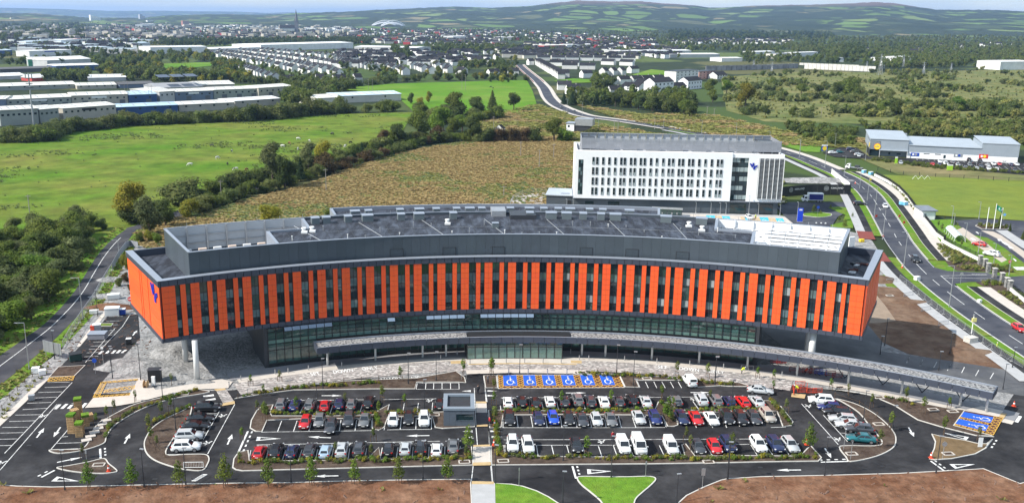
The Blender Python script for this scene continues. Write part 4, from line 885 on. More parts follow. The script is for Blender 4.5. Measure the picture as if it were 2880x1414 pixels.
for z in zr:
    for x in wx:
        a = fw.sz('L',x+2,352)[0]; f_ = MB()
        fw.block(f_, a-.08, a+.8, z-.08, z+.0, .36, .45); fw.block(f_, a-.08, a, z-2.45, z-.08, .36, .48); fw.block(f_, a+.72, a+.8, z-2.45, z-.08, .36, .48); fw.block(f_, a-.1, a+.82, z-2.55, z-2.45, .36, .5)
        wo_ = f_.build('window', M_GALV, WB); blk(fw, 'pane', M_GLASS, wo_, a, a+.72, z-1.55, z-.08, .355, .38); blk(fw, 'pane', M_GLASS if rw.random() < .55 else M_BLIND, wo_, a, a+.72, z-2.45, z-1.62, .355, .38)
        blk(fw, 'transom', M_GALV, wo_, a, a+.72, z-1.62, z-1.55, .36, .42)
a0, zt = fw.sz('L',225,360); a1, zb = fw.sz('L',252,685)
so_ = blk(fw, 'stair_window', M_FRAME, WB, a0, a1+.2, zb, zt, .352, .4)
for k in range(9):
    for j in range(2): blk(fw, 'pane', M_GLASS if (k+j) % 3 else M_SPAN, so_, a0+.06+j*(a1-a0)/2, a0+(j+1)*(a1-a0)/2, zb+.08+k*(zt-zb)/9, zb+(k+1)*(zt-zb)/9-.05, .4, .43)
gz = blk(fw, 'stair_glazing', M_FRAME, WB, sG0+.02, sG1-.02, zW0, zW1-1.6, -.95, -.55)
for r in range(9):
    for j in range(4):
        w_ = (sG1-sG0)/4; h_ = (zW1-1.7-zW0-.5)/9
        blk(fw, 'pane', M_BLIND if (r % 2 == 0 and (j+r) % 5) else M_GLASS, gz, sG0+j*w_+.08, sG0+(j+1)*w_-.06, zW0+.5+r*h_+.06, zW0+.5+(r+1)*h_-.06, -.55, -.5)
l0, l1 = fw.sz('L',1900,560)[0], Lw+.8
sc_ = blk(fw, 'sun_screen', M_FRAME, WB, l0, l1-.1, 5.6, 19.6, .0, .05)
for k in range(32): blk(fw, 'slat', M_GALV, sc_, l0, l1, 5.7+k*.435, 5.7+k*.435+.16, .06, .55)
for k in range(6): blk(fw, 'screen_post', M_WPAINT, sc_, l0+(l1-l0-.2)*k/5, l0+(l1-l0-.2)*k/5+.2, 5.5, 19.8, .55, .7)
ea_, ez_ = fw.sz('L',1822,455); emblem(fw.p(ea_, ez_, .05), fw.u, Vector((0,0,1)), 2.6, 2.3, fw.n, WB)
# plant screen on the roof: louvred skirt, open frame behind it
s0, s1 = fw.sz('L',240,262)[0]+.5, Lw-.2
for k in range(8): blk(fw, 'screen_slat', M_LOUV, WB, s0, s1, zW1+.3+k*.42, zW1+.3+k*.42+.36, -2.2, -2.0)
for k in range(24):
    a = s0+(s1-s0)*k/23
    fw.block(MB(), a, a+.18, zW1-1, zW1+3.9, -2.5, -2.25).build('screen_post', M_GALV, WB); fw.block(MB(), a, a+.18, zW1-1, zW1+3.9, -18.6, -18.3).build('screen_post', M_GALV, WB)
    if k < 23: fw.block(MB(), a+.3, s0+(s1-s0)*(k+1)/23-.1, zW1+.6, zW1+3.7, -18.9, -18.7).build('screen_panel', M_WELLG, WB)
for o in (-2.4, -18.5): blk(fw, 'screen_rail', M_GALV, WB, s0, s1+.2, zW1+3.7, zW1+3.95, o-.2, o+.2)
for a in (s0, s1):
    for k in range(8): blk(fw, 'screen_slat', M_LOUV, WB, a, a+.2, zW1+.3+k*.42, zW1+.3+k*.42+.36, -18.3, -2.5)
for a0_, a1_ in ((s0+.5,s0+5.),(s1-6,s1-1)): blk(fw, 'plant_housing', M_DGREY, WB, a0_, a1_, zW1-1, zW1+3., -16, -5)
for k in range(7): blk(fw, 'air_handler', M_GALV, WB, 9+k*8., 14+k*8., zW1-1, zW1+1.2, -15, -8)
for a0_, a1_, z0, z1 in ((4,7,.1,3.3),(12,16,.3,3.4),(sG0+.4,sG0+6,.1,3.6),(l0+1,l0+6,.1,3.8)): blk(fw, 'entrance_doors', M_GLASS, WB, a0_, a1_, z0, z1, -.6, -.5)
tm = text_mesh('CONSANWEB', 1.0); tm.materials.append(M_GALV); to = link('lettering', tm, WB, fw.p(l0+6.5, 4.95, .7)); to.rotation_euler = (PI/2,0,math.atan2(fw.u.y,fw.u.x))
# low annexe on its left, smoking canopy in front
fa = Face(q('O',2012,890), q('O',2258,900))
AN = thing('annexe', 'low slate-grey annexe with flat pale roof beside the white block', 'building', fa.p(4,0), world=True)
blk(fa, 'wall', M_SLATE, AN, 0, fa.len, 0, 4.2, -13, 0); blk(fa, 'roof', mk('annexe_roof', (.34,.38,.42), .5, .06, .3), AN, -.4, fa.len+.3, 4.2, 4.5, -13.5, .4); blk(fa, 'roof_light', M_COPE, AN, 5, 8, 4.5, 4.7, -4, -2)
blk(fa, 'door', M_FRAME, AN, fa.len-2.4, fa.len-1., 0, 2.6, 0, .06)
fs = Face(q('L',905,890), q('L',1195,905))
SH = thing('smoking_shelter', 'open shelter with pale flat roof in front of the white block', 'shelter', fs.p(4,0), world=True)
blk(fs, 'roof', M_GALV, SH, 0, fs.len, 2.5, 2.75, -2.8, 0)
for a in (.2, fs.len/2, fs.len-.2):
    for o in (-.2,-2.6): blk(fs, 'post', M_DGREY, SH, a-.06, a+.06, 0, 2.5, o-.06, o+.06)
for k in range(6): blk(fs, 'screen', M_FROST, SH, .3+k*(fs.len-.4)/6, .1+(k+1)*(fs.len-.4)/6, .2, 2.3, -2.75, -2.7)
# forecourt
sheet('forecourt', qs('L', [(-60,850),(60,800),(180,838),(1600,872),(2085,884),(2170,900),(2200,990),(1200,925),(0,900)]), M_GPATH, .09)
sheet('forecourt', qs('O', [(1690,830),(1760,790),(2000,765),(2010,890),(1700,905)]), mk('pinkish_terrace', (.4,.36,.33), .85, .06, .5), .09)
sheet('footpath', qs('L', [(1270,875),(2180,905),(2260,985),(1250,935)]), M_PATH, .095)
for k, cc in enumerate(([(30,530),(185,533),(195,588),(55,588)],[(300,540),(440,545),(455,600),(330,598)],[(690,556),(780,560),(800,610),(720,608)],[(950,562),(1100,565),(1125,625),(985,625)],[(1225,578),(1360,582),(1390,640),(1260,635)])):
    bq = qs('Y', cc); sheet('accessible_bay', bq, M_CYAN, .105); wheelchair(bq[3]+Vector((.3,.3,0)), (bq[2]-bq[3]).normalized(), (bq[0]-bq[3]).normalized(), 2., 3., .111)
for cc in ([(195,540),(295,545),(320,600),(200,595)],[(1110,575),(1220,582),(1250,640),(1130,632)],[(830,560),(945,565),(980,625),(850,620)],[(630,555),(690,558),(715,610),(660,608)]): hatch(qs('Y',cc), 1., .107)
sheet('drive', qs('Y', [(1260,300),(2600,300),(2500,400),(2450,480),(2300,560),(2180,760),(1650,760),(1500,640),(1400,560),(1330,480),(1260,400)]), M_ROAD, .1)
bed('lawn', qs('Y', [(1700,510),(1790,480),(1950,470),(2100,490),(2200,510),(2180,545),(2000,568),(1850,555),(1730,540)]), M_GRASS, .14, z=.1, smooth=3)
for cc in ([(2140,395),(2300,380),(2480,400),(2440,520),(2300,470)],[(2180,700),(2560,600),(2576,760),(2200,770)],[(2480,420),(2600,430),(2600,590),(2400,620)]): sheet('lawn', qs('Y',cc), M_VERGE, .13)
paint('yield_tooth_marking', [qs('Y',t) for t in ([(1915,665),(1955,665),(1935,645)],[(2000,668),(2040,668),(2020,648)],[(2075,672),(2115,672),(2095,652)])], M_WHITE, .107)
# black hoarding with two printed roundels
h0, h1, h2 = q('M',45,715), q('M',330,690), q('M',705,692)
HO = thing('site_hoarding', 'long black hoarding with white roundels and lettering beside the white block', 'hoarding', h1, world=True)
for a, b in ((h0,h1),(h1,h2)):
    n_ = max(2, int((b-a).length/2.4))
    for k in range(n_): MB().beam(a.lerp(b,k/n_)+Vector((0,0,2.)), a.lerp(b,(k+1)/n_-.005)+Vector((0,0,2.)), .1, 4.).build('hoarding_panel', mk('black_hoarding', (.012,.012,.014), .5, .05), HO)
for (a, b, t_) in ((h0,h1,.42),(h1,h2,.46)):
    u_ = (b-a).normalized(); c_ = a.lerp(b,t_)+Vector((u_.y,-u_.x,0))*.1; tm = text_mesh('KIRKLAND', 1.); tm.materials.append(M_WPAINT); to = link('lettering', tm, HO, c_+u_*3+Vector((0,0,2.6))); to.rotation_euler = (PI/2,0,math.atan2(u_.y,u_.x))
    r_ = MB(); c2 = c_-u_*1.2+Vector((0,0,2.5)); N8 = 14
    for i in range(N8):
        t0, t1 = 2*PI*i/N8, 2*PI*(i+1)/N8; f_ = lambda t, rr: c2+u_*math.cos(t)*rr+Vector((0,0,math.sin(t)*rr))
        r_.quad(f_(t0,.75), f_(t1,.75), f_(t1,.95), f_(t0,.95)); r_.quad(f_(t0,.2), f_(t1,.2), f_(t1,.5), f_(t0,.5))
    r_.build('roundel', M_GALV, HO)
# ---------------------------------------------------------------- supermarket
fm = Face(q('M',880,330), q('M',2265,398))
SM = thing('supermarket', 'long low supermarket with pale roof, white wall and yellow disc sign', 'building', fm.p(30,0), world=True)
M_SMR = mk('blue_grey_roof', (.34,.38,.42), .5, .06, .15); M_SMW = mk('blue_grey_cladding', (.28,.32,.36), .5, .05, .3)
Ls = fm.len; zt_ = fm.sz('M',885,170)[1]; zh = fm.sz('M',1300,232)[1]; st = fm.sz('M',1240,300)[0]; se = fm.sz('M',1930,300)[0]; ze = fm.sz('M',1935,212)[1]; zband = fm.sz('M',1500,305)[1]
DP = 32.
blk(fm, 'wall', M_WALLW, SM, st, Ls, 0, zband, -DP, 0); blk(fm, 'cladding', M_SMW, SM, st, se, zband, zh, -DP+.5, -.05); blk(fm, 'cladding', M_SMW, SM, se, Ls+.2, zband, ze, -DP*.75, .1)
blk(fm, 'wall', M_SMW, SM, 0, st, 3.6, zt_, -DP, .2); blk(fm, 'entrance_glazing', M_GLASS, SM, .3, 4.2, 0, 3.6, -15, -.4); blk(fm, 'wall', M_SMW, SM, 4.2, st, 0, 3.6, -15, -3)
def sloped(nm, a0, a1, z0, z1, o0, o1, t=.35):
    m_ = MB(); P4 = [(a0,o0,z0),(a1,o0,z0),(a1,o1,z1),(a0,o1,z1)]; top = [fm.p(a,z+t,o) for a,o,z in P4]; bot = [fm.p(a,z,o) for a,o,z in P4]
    m_.quad(*top).quad(*reversed(bot))
    for i in range(4): m_.quad(bot[i-1], bot[i], top[i], top[i-1])
    return m_.build(nm, M_SMR, SM)
sloped('roof', -.4, st+.3, zt_, zt_+.9, .5, -DP-.4); sloped('roof', st+.3, se, zh, zh+.7, .3, -DP-.2); sloped('roof', se, Ls+.4, ze, ze+.8, .3, -DP*.75)
blk(fm, 'porch_roof', M_SMR, SM, 4.2, st, 3.3, 3.6, -3, 1.5)
for a in (4.5, st-.3): blk(fm, 'porch_post', M_WPAINT, SM, a-.08, a+.08, 0, 3.3, 1.2, 1.4)
for k in range(9): blk(fm, 'slat', M_SMR, SM, .2, 4.6, 3.75+k*.42, 3.75+k*.42+.2, .2, .35); blk(fm, 'slat', M_SMR, SM, -.15, 0., 3.75+k*.42, 3.75+k*.42+.2, -19, .2)
blk(fm, 'glazing', M_FRAME, SM, .1, 4.7, 3.65, 7.6, .19, .22); blk(fm, 'glazing', M_FRAME, SM, -.05, .02, .1, 7.6, -19, .1)
M_YSIGN = mk('yellow_sign', (.85,.6,.02), .5, .02); M_RSIGN = mk('red_sign', (.6,.03,.03), .5, .02); M_BSIGN = mk('blue_sign', (.01,.06,.38), .5, .02)
def disc(c, r, u_, nrm, mat, par, nm, t=.1, n=18):
    m_ = MB(); f_ = [c+u_*r*math.cos(2*PI*i/n)+Vector((0,0,r*math.sin(2*PI*i/n)))+nrm*t for i in range(n)]; b_ = [p-nrm*t for p in f_]
    m_.quad(*f_)
    for i in range(n): m_.quad(f_[i-1], f_[i], b_[i], b_[i-1])
    return m_.build(nm, mat, par)
da, dz = fm.sz('M',957,240)
dd = disc(fm.p(da,dz,.4), 1.45, fm.u, fm.n, M_YSIGN, SM, 'sign_disc'); disc(fm.p(da,dz,.3), 1.6, fm.u, fm.n, M_RSIGN, SM, 'sign_rim')
tm = text_mesh('LiDL', 1.1); tm.materials.append(M_BSIGN); to = link('lettering', tm, SM, fm.p(da,dz,.53)); to.rotation_euler = (PI/2,0,math.atan2(fm.u.y,fm.u.x))
disc(fm.p(-.3,dz+.4,-1.5), 1.3, Vector((fm.n.x,fm.n.y,0)), -fm.u, M_YSIGN, SM, 'sign_disc')
for c, x0, x1, y0, y1, ms in (('W',868,990,318,375,(M_BSIGN,M_GALV)),('W',1518,1645,333,390,(M_GALV,M_BSIGN)),('W',1900,2030,342,408,(M_RSIGN,M_YSIGN))):
    a0, z1 = fm.sz(c,x0,y0); a1, z0 = fm.sz(c,x1,y1); bo = blk(fm, 'billboard', ms[0], SM, a0, a1, z0, z1, .0, .12); disc(fm.p(a0+(a1-a0)*.62,(z0+z1)/2,.13), (z1-z0)*.36, fm.u, fm.n, ms[1], bo, 'billboard_print', .03); disc(fm.p(a0+(a1-a0)*.3,(z0+z1)/2,.13), (z1-z0)*.28, fm.u, fm.n, M_WPAINT, bo, 'billboard_print', .03)
for x0, x1, y0, y1 in ((1062,1150,330,345),(1230,1318,336,352),(1362,1390,355,405),(530,555,312,350),(655,712,330,352)):
    a0, z1 = fm.sz('W',x0,y0); a1, z0 = fm.sz('W',x1,y1); blk(fm, 'window' if y1-y0 < 30 else 'door', M_GLASS, SM, a0, a1, z0, z1, .0, .08)
blk(fm, 'roof_vent', M_GALV, SM, st+.5, st+2.2, zh+1.2, zh+2.6, -DP+1, -DP+3)
sheet('car_park', qs('M', [(440,300),(640,240),(760,250),(880,335),(1240,350),(2265,400),(2400,380),(2450,520),(2000,480),(1400,425),(1050,370),(560,340)]), M_ASPH, .1)
wl_ = []
for k in range(26): a = st+4+k*2.6; wl_.append(lineq(fm.p(a,0,2.5), fm.p(a,0,7.), .12)); wl_.append(lineq(fm.p(a,0,14.), fm.p(a,0,23.), .12))
paint('bay_line_marking', wl_, M_WHITE, .106)
# low sign boards before the supermarket
for c, x, yb, w_, h_, mt, lb in (('M',1632,470,2.6,2.8,mk('lime_panel',(.35,.62,.03),.5,.03),'lime green and white notice board in front of the supermarket cars'),('M',1130,408,1.2,3.4,mk('lime_panel',(.35,.62,.03),.5,.03),'slim green and white totem sign at the supermarket car park'),('M',460,290,3.,3.4,M_BSIGN,'square sign with yellow disc at the supermarket entrance')):
    p_ = q(c,x,yb); sg = thing('sign_board', lb, 'sign', p_)
    MB().box((0,0,h_*.55),(w_,.2,h_*.8)).build('panel', mt, sg); MB().box((0,-.02,h_*.97),(w_,.22,h_*.18)).build('header', M_WPAINT, sg); MB().box((-w_*.3,0,h_*.07),(.12,.12,h_*.15)).build('post', M_GALV, sg); MB().box((w_*.3,0,h_*.07),(.12,.12,h_*.15)).build('post', M_GALV, sg)
    if mt is M_BSIGN: disc(Vector((0,-.1,h_*.52)), 1.1, Vector((1,0,0)), Vector((0,-1,0)), M_YSIGN, sg, 'sign_disc', .05)
# ---------------------------------------------------------------- kiosk in the car park
fk = Face(q('B',1856,609), q('B',2118,609))
KI = thing('car_park_kiosk', 'small square slate-grey kiosk with recessed roof and one wide window in the car park', 'kiosk', fk.p(2,0), world=True)
M_KIO = mk('kiosk_panel', (.1,.12,.145), .45, .05, .6)
W_ = fk.len; zk = 2.95; dk = 6.2
for k in range(5): blk(fk, 'wall_panel', M_KIO, KI, W_*k/5+.01, W_*(k+1)/5-.01, .1, zk, -.15, 0) if not (2 <= k) else (blk(fk, 'wall_panel', M_KIO, KI, W_*k/5+.01, W_*(k+1)/5-.01, .1, 1.05, -.15, 0), blk(fk, 'wall_panel', M_KIO, KI, W_*k/5+.01, W_*(k+1)/5-.01, 2.35, zk, -.15, 0))
blk(fk, 'wall', M_KIO, KI, 0, .15, .1, zk, -dk, -.15); blk(fk, 'wall', M_KIO, KI, W_-.15, W_, .1, zk, -dk, -.15); blk(fk, 'wall', M_KIO, KI, .15, W_-.15, .1, zk, -dk, -dk+.15); blk(fk, 'interior', M_CORE, KI, .2, W_-.2, .1, zk-.5, -dk+.2, -.3)
wk = MB(); fk.block(wk, W_*.4, W_*.99, 1.05, 1.12, -.1, .05); fk.block(wk, W_*.4, W_*.99, 2.28, 2.35, -.1, .05); fk.block(wk, W_*.4, W_*.4+.07, 1.12, 2.28, -.1, .05); fk.block(wk, W_*.99-.07, W_*.99, 1.12, 2.28, -.1, .05)
wko = wk.build('window', M_KIO, KI); blk(fk, 'pane', M_GLASS, wko, W_*.4+.07, W_*.99-.07, 1.12, 2.28, -.12, -.06)
for a0, a1, o0, o1 in ((-.1,W_+.1,-.75,.1),(-.1,W_+.1,-dk-.1,-dk+.6),(-.1,.6,-dk+.6,-.75),(W_-.6,W_+.1,-dk+.6,-.75)): blk(fk, 'roof_coping', mk('kiosk_coping', (.2,.24,.28), .45, .04), KI, a0, a1, zk, zk+.35, o0, o1)
blk(fk, 'roof', M_CORE, KI, .6, W_-.6, zk-.2, zk-.05, -dk+.6, -.75)
# ---------------------------------------------------------------- right-hand campus: side road, small store, shelter
sheet('road', qs('E', [(1690,345),(1850,388),(2190,402),(2260,420),(2400,440),(2530,430),(2700,480),(2700,640),(2530,590),(2420,520),(2330,490),(2050,485),(1920,500),(1900,540),(1790,440)]), M_ROAD, .108)
sheet('drive', qs('U', [(920,385),(1300,360),(2300,395),(2300,1265),(2150,1140),(1800,870),(1500,690),(1250,640),(1130,590),(1000,480)]), M_ROAD, .1)
sheet('parking_bays', qs('U', [(930,560),(1060,510),(1250,640),(1500,800),(1850,1085),(1750,1130),(1500,960),(1250,800),(1120,690)]), mk('beige_paving', (.42,.36,.3), .85, .06, .6), .112)
sheet('parking_bays', qs('U', [(1380,560),(1600,580),(1750,650),(2150,930),(2300,1050),(2300,1180),(2100,1020),(1700,720)]), mk('beige_paving', (.42,.36,.3), .85, .06, .6), .112)
bed('planting_bed', qs('U', [(1280,480),(1320,455),(1500,450),(1850,480),(1880,540),(1700,545),(1400,540)]), M_MULCH, z=.1)
sheet('footpath', qs('U', [(1640,560),(1850,560),(2300,850),(2300,960),(2100,860),(1800,660)]), M_GPATH, .116)
sheet('lawn', qs('U', [(400,375),(900,360),(880,470),(1100,760),(1390,1030),(1330,1060),(900,880),(600,700),(480,520)]), M_GRASS, .1); sheet('lawn', qs('U', [(1640,1060),(1880,1110),(1900,1190),(1720,1200)]), M_GRASS, .1)
paint('road_marking', [qs('U',t) for t in ([(1190,700),(1250,700),(1300,735),(1240,740)],[(1670,715),(1740,720),(1770,750),(1700,750)],[(1740,765),(1810,770),(1900,830),(1830,825)],[(1860,840),(1910,845),(1970,880),(1900,885)],[(1285,590),(1310,585),(1355,610),(1340,625)],[(1945,1060),(1980,1065),(2020,1100),(2000,1115)])], M_WHITE, .118)
paint('crossing_marking', [lineq(q('E',2440+k*22,352), q('E',2475+k*22,380), .6) for k in range(5)], M_WHITE, .114)
paint('road_marking', [lineq(q('V',*a), q('V',*b), .15) for a, b in (((370,322),(910,310)),((400,345),(960,355)),((360,320),(490,430)),((730,302),(900,308)),((830,375),(1010,382)))], M_WHITE, .116)
fe = Face(q('U',330,368), q('U',565,368))
ES = thing('white_store', 'small white store with grey flat roof behind the railings on the mown field edge', 'building', fe.p(2,0), world=True)
blk(fe, 'wall', M_WALLW, ES, 0, fe.len, 0, 3.2, -5.5, 0)
m_ = MB(); tp = [fe.p(-.5,3.3,.5), fe.p(fe.len+.5,3.3,.5), fe.p(fe.len+.3,3.9,-6), fe.p(-.3,3.9,-6)]; m_.quad(*tp); m_.quad(*[p-Vector((0,0,.35)) for p in reversed(tp)])
for i in range(4): m_.quad(tp[i-1]-Vector((0,0,.35)), tp[i]-Vector((0,0,.35)), tp[i], tp[i-1])
m_.build('roof', mk('store_roof', (.17,.19,.22), .6, .1, .5), ES); blk(fe, 'downpipe', M_GALV, ES, fe.len-.25, fe.len-.15, 0, 3.1, 0, .1); blk(fe, 'door', M_COPE, ES, .4, 1.4, 0, 2.2, 0, .05)
# curved glass cycle shelter
ga, gb = q('U',900,765), q('U',730,590); gu = (gb-ga).normalized(); gn = Vector((gu.y,-gu.x,0)); gn = gn if gn.x > 0 else -gn; gL = (gb-ga).length
CS = thing('cycle_shelter', 'arched glass cycle shelter with white ribs on the lawn by the railings', 'shelter', (ga+gb)/2, world=True)
M_CLR = mk('pale_shelter_glass', (.5,.58,.62), .08, .1, .6, spec=.9)
def gp(t, k): an = PI*k/6; return ga+gu*(gL*t)+gn*(1.6-1.6*math.cos(an))+Vector((0,0,.3+2.1*math.sin(an)*1.0))
for j in range(6):
    rb = MB()
    for k in range(6): rb.tube(gp(j/5,k), gp(j/5,k+1), .07, 5)
    rb.tube(gp(j/5,0), gp(j/5,0)-Vector((0,0,.3)), .06, 5); rb.build('rib', M_WPAINT, CS)
for j in range(5):
    for k in range(1, 6):
        if k == 5: continue
        MB().quad(gp(j/5+.01,k), gp((j+1)/5-.01,k), gp((j+1)/5-.01,k+.95), gp(j/5+.01,k+.95)).build('pane', M_CLR, CS)
for j in range(9): MB().tube(ga+gu*(gL*(.1+.1*j))+gn*.8, ga+gu*(gL*(.1+.1*j))+gn*.8+Vector((0,0,.9)), .05, 5).build('cycle_stand', M_GALV, CS)
# ---------------------------------------------------------------- low boundary wall with black railings, gate pillars
def wall_line(pts, lb, lb2, h=.9):
    W2 = thing('boundary_wall', lb, 'wall', pts[len(pts)//2], world=True); n_ = 0
    for a, b in zip(pts, pts[1:]):
        MB().beam(a+Vector((0,0,h/2)), b+Vector((0,0,h/2)), .35, h).build('wall_section', M_WALLW, W2); MB().beam(a+Vector((0,0,h+.04)), b+Vector((0,0,h+.04)), .45, .08).build('wall_coping', M_KERB, W2)
    RLg = thing('railing', lb2, 'railing', pts[len(pts)//2], world=True)
    dn = densify(pts, 2.6, False)
    off = Vector((.55,.25,0))
    for a, b in zip(dn, dn[1:]):
        m_ = MB(); a, b = a+off, b+off
        for z in (.25,1.75): m_.beam(a+Vector((0,0,z)), b+Vector((0,0,z)), .05, .05)
        for k in range(12): p_ = a.lerp(b,(k+.5)/12); m_.beam(p_+Vector((0,0,.1)), p_+Vector((0,0,1.85)), .04, .04)
        m_.build('picket_panel', M_BLACK, RLg); MB().beam(a, a+Vector((0,0,2.)), .09, .09).build('post', M_BLACK, RLg)
wall_line([q('M',930,515), q('M',1050,575), q('M',1150,645), q('M',1230,730), q('M',1300,830), q('M',1350,880)], 'low white wall curving along the footpath up the mown field', 'black railing curving along the mown field edge')
wall_line([q('M',1365,900), q('M',1420,965), q('M',1500,1070), q('M',1580,1125), q('E',1800,130), q('E',1900,185), q('E',2125,295)], 'low white wall in front of the lawn and cycle shelter', 'black railing behind the white wall by the cycle shelter')
wall_line([q('E',2395,555), q('E',2460,610), q('E',2530,665), q('E',2620,730)], 'low white wall right of the gate pillars at the picture edge', 'black railing right of the gate pillars')
M_STONE = mk('grey_stone', (.3,.29,.27), .9, .25, 1.5, col2=(.12,.12,.12), scale2=2.)
for k, (x, y) in enumerate(((2135,330),(2178,362),(2208,400),(2262,448),(2330,490),(2372,535),(2400,560))):
    p_ = q('E',x,y); g_ = thing('gate_pillar', 'stone gate pillar, number %s from the left at the side-road entrance' % ('one','two','three','four','five','six','seven')[k], 'pillar', p_, group='stone gate pillars at the side road'); MB().box((0,0,1.3),(.9,.9,2.6)).build('shaft', M_STONE, g_); MB().box((0,0,2.68),(1.1,1.1,.16)).build('cap', M_KERB, g_)
for k, (x0, y0, x1, y1) in enumerate(((2150,345,2195,380),(2345,505,2385,540))):
    a, b = q('E',x0,y0), q('E',x1,y1); g_ = thing('iron_gate', ('black iron gate beside the left-hand gate pillars','black iron gate beside the right-hand gate pillars')[k], 'gate', a, world=True); m_ = MB()
    for z in (.2,1.9): m_.beam(a+Vector((0,0,z)), b+Vector((0,0,z)), .07, .07)
    m_.build('rail', M_BLACK, g_); m_ = MB()
    for j in range(9): m_.beam(a.lerp(b,j/8)+Vector((0,0,.1)), a.lerp(b,j/8)+Vector((0,0,2.)), .05, .05)
    m_.build('bars', M_BLACK, g_)
# dark wooden post and rail fence along the supermarket bank
pts = densify(qs('M', [(960,465),(1200,505),(1500,525),(1900,550),(2330,575)]), 5., False); FP = thing('wire_fence', 'long dark post fence at the top of the mown field below the supermarket', 'fence', pts[5], world=True)
for a, b in zip(pts, pts[1:]):
    MB().beam(a, a+Vector((0,0,1.7)), .16, .16).build('post', M_BLACK, FP); m_ = MB()
    for z in (.5,1.,1.5): m_.beam(a+Vector((0,0,z)), b+Vector((0,0,z)), .05, .05)
    m_.build('wire', M_BLACK, FP)
# ================================================================ vehicles
M_PAINT = mk('car_paint', (.5,.5,.5), .28, .0, objcol=True, coat=.8)
M_CGL = mk('car_glass', (.012,.015,.018), .06, .0, spec=.9)
M_RIM = mk('wheel_rim', (.32,.32,.33), .35, .05, 5, metal=.7)
M_HL = mk('headlamp_glass', (.65,.67,.7), .15, .0); M_TL = mk('tail_lamp_red', (.35,.012,.012), .2, .0); M_PLATE = mk('number_plate', (.75,.75,.7), .5, .0)
def inset(qd, i0, i1, j0, j1, out):
    a, b, c, d = [Vector(v) for v in qd]; n = (b-a).cross(d-a).normalized()*out
    f_ = lambda u, v: a.lerp(b,u).lerp(d.lerp(c,u),v)+n
    return [f_(i0,j0), f_(i1,j0), f_(i1,j1), f_(i0,j1)]
KINDS = { # length, width, height, cowl x, windscreen top x, roof rear x, tailgate base x, hood z front, belt z
 'hatchback': (4.05,1.74,1.48, .95,.25,-1.45,-1.92,.70,.94), 'estate car': (4.6,1.8,1.48,1.0,.25,-1.75,-2.2,.70,.95), 'saloon': (4.65,1.8,1.44,1.0,.2,-1.05,-1.75,.68,.93),
 'jeep': (4.45,1.86,1.68,1.1,.45,-1.7,-2.1,.86,1.06), 'small van': (4.4,1.8,1.85,1.35,.75,-2.05,-2.15,.85,1.1), 'van': (5.1,1.95,2.05,1.95,1.2,-2.4,-2.5,.95,1.2)}
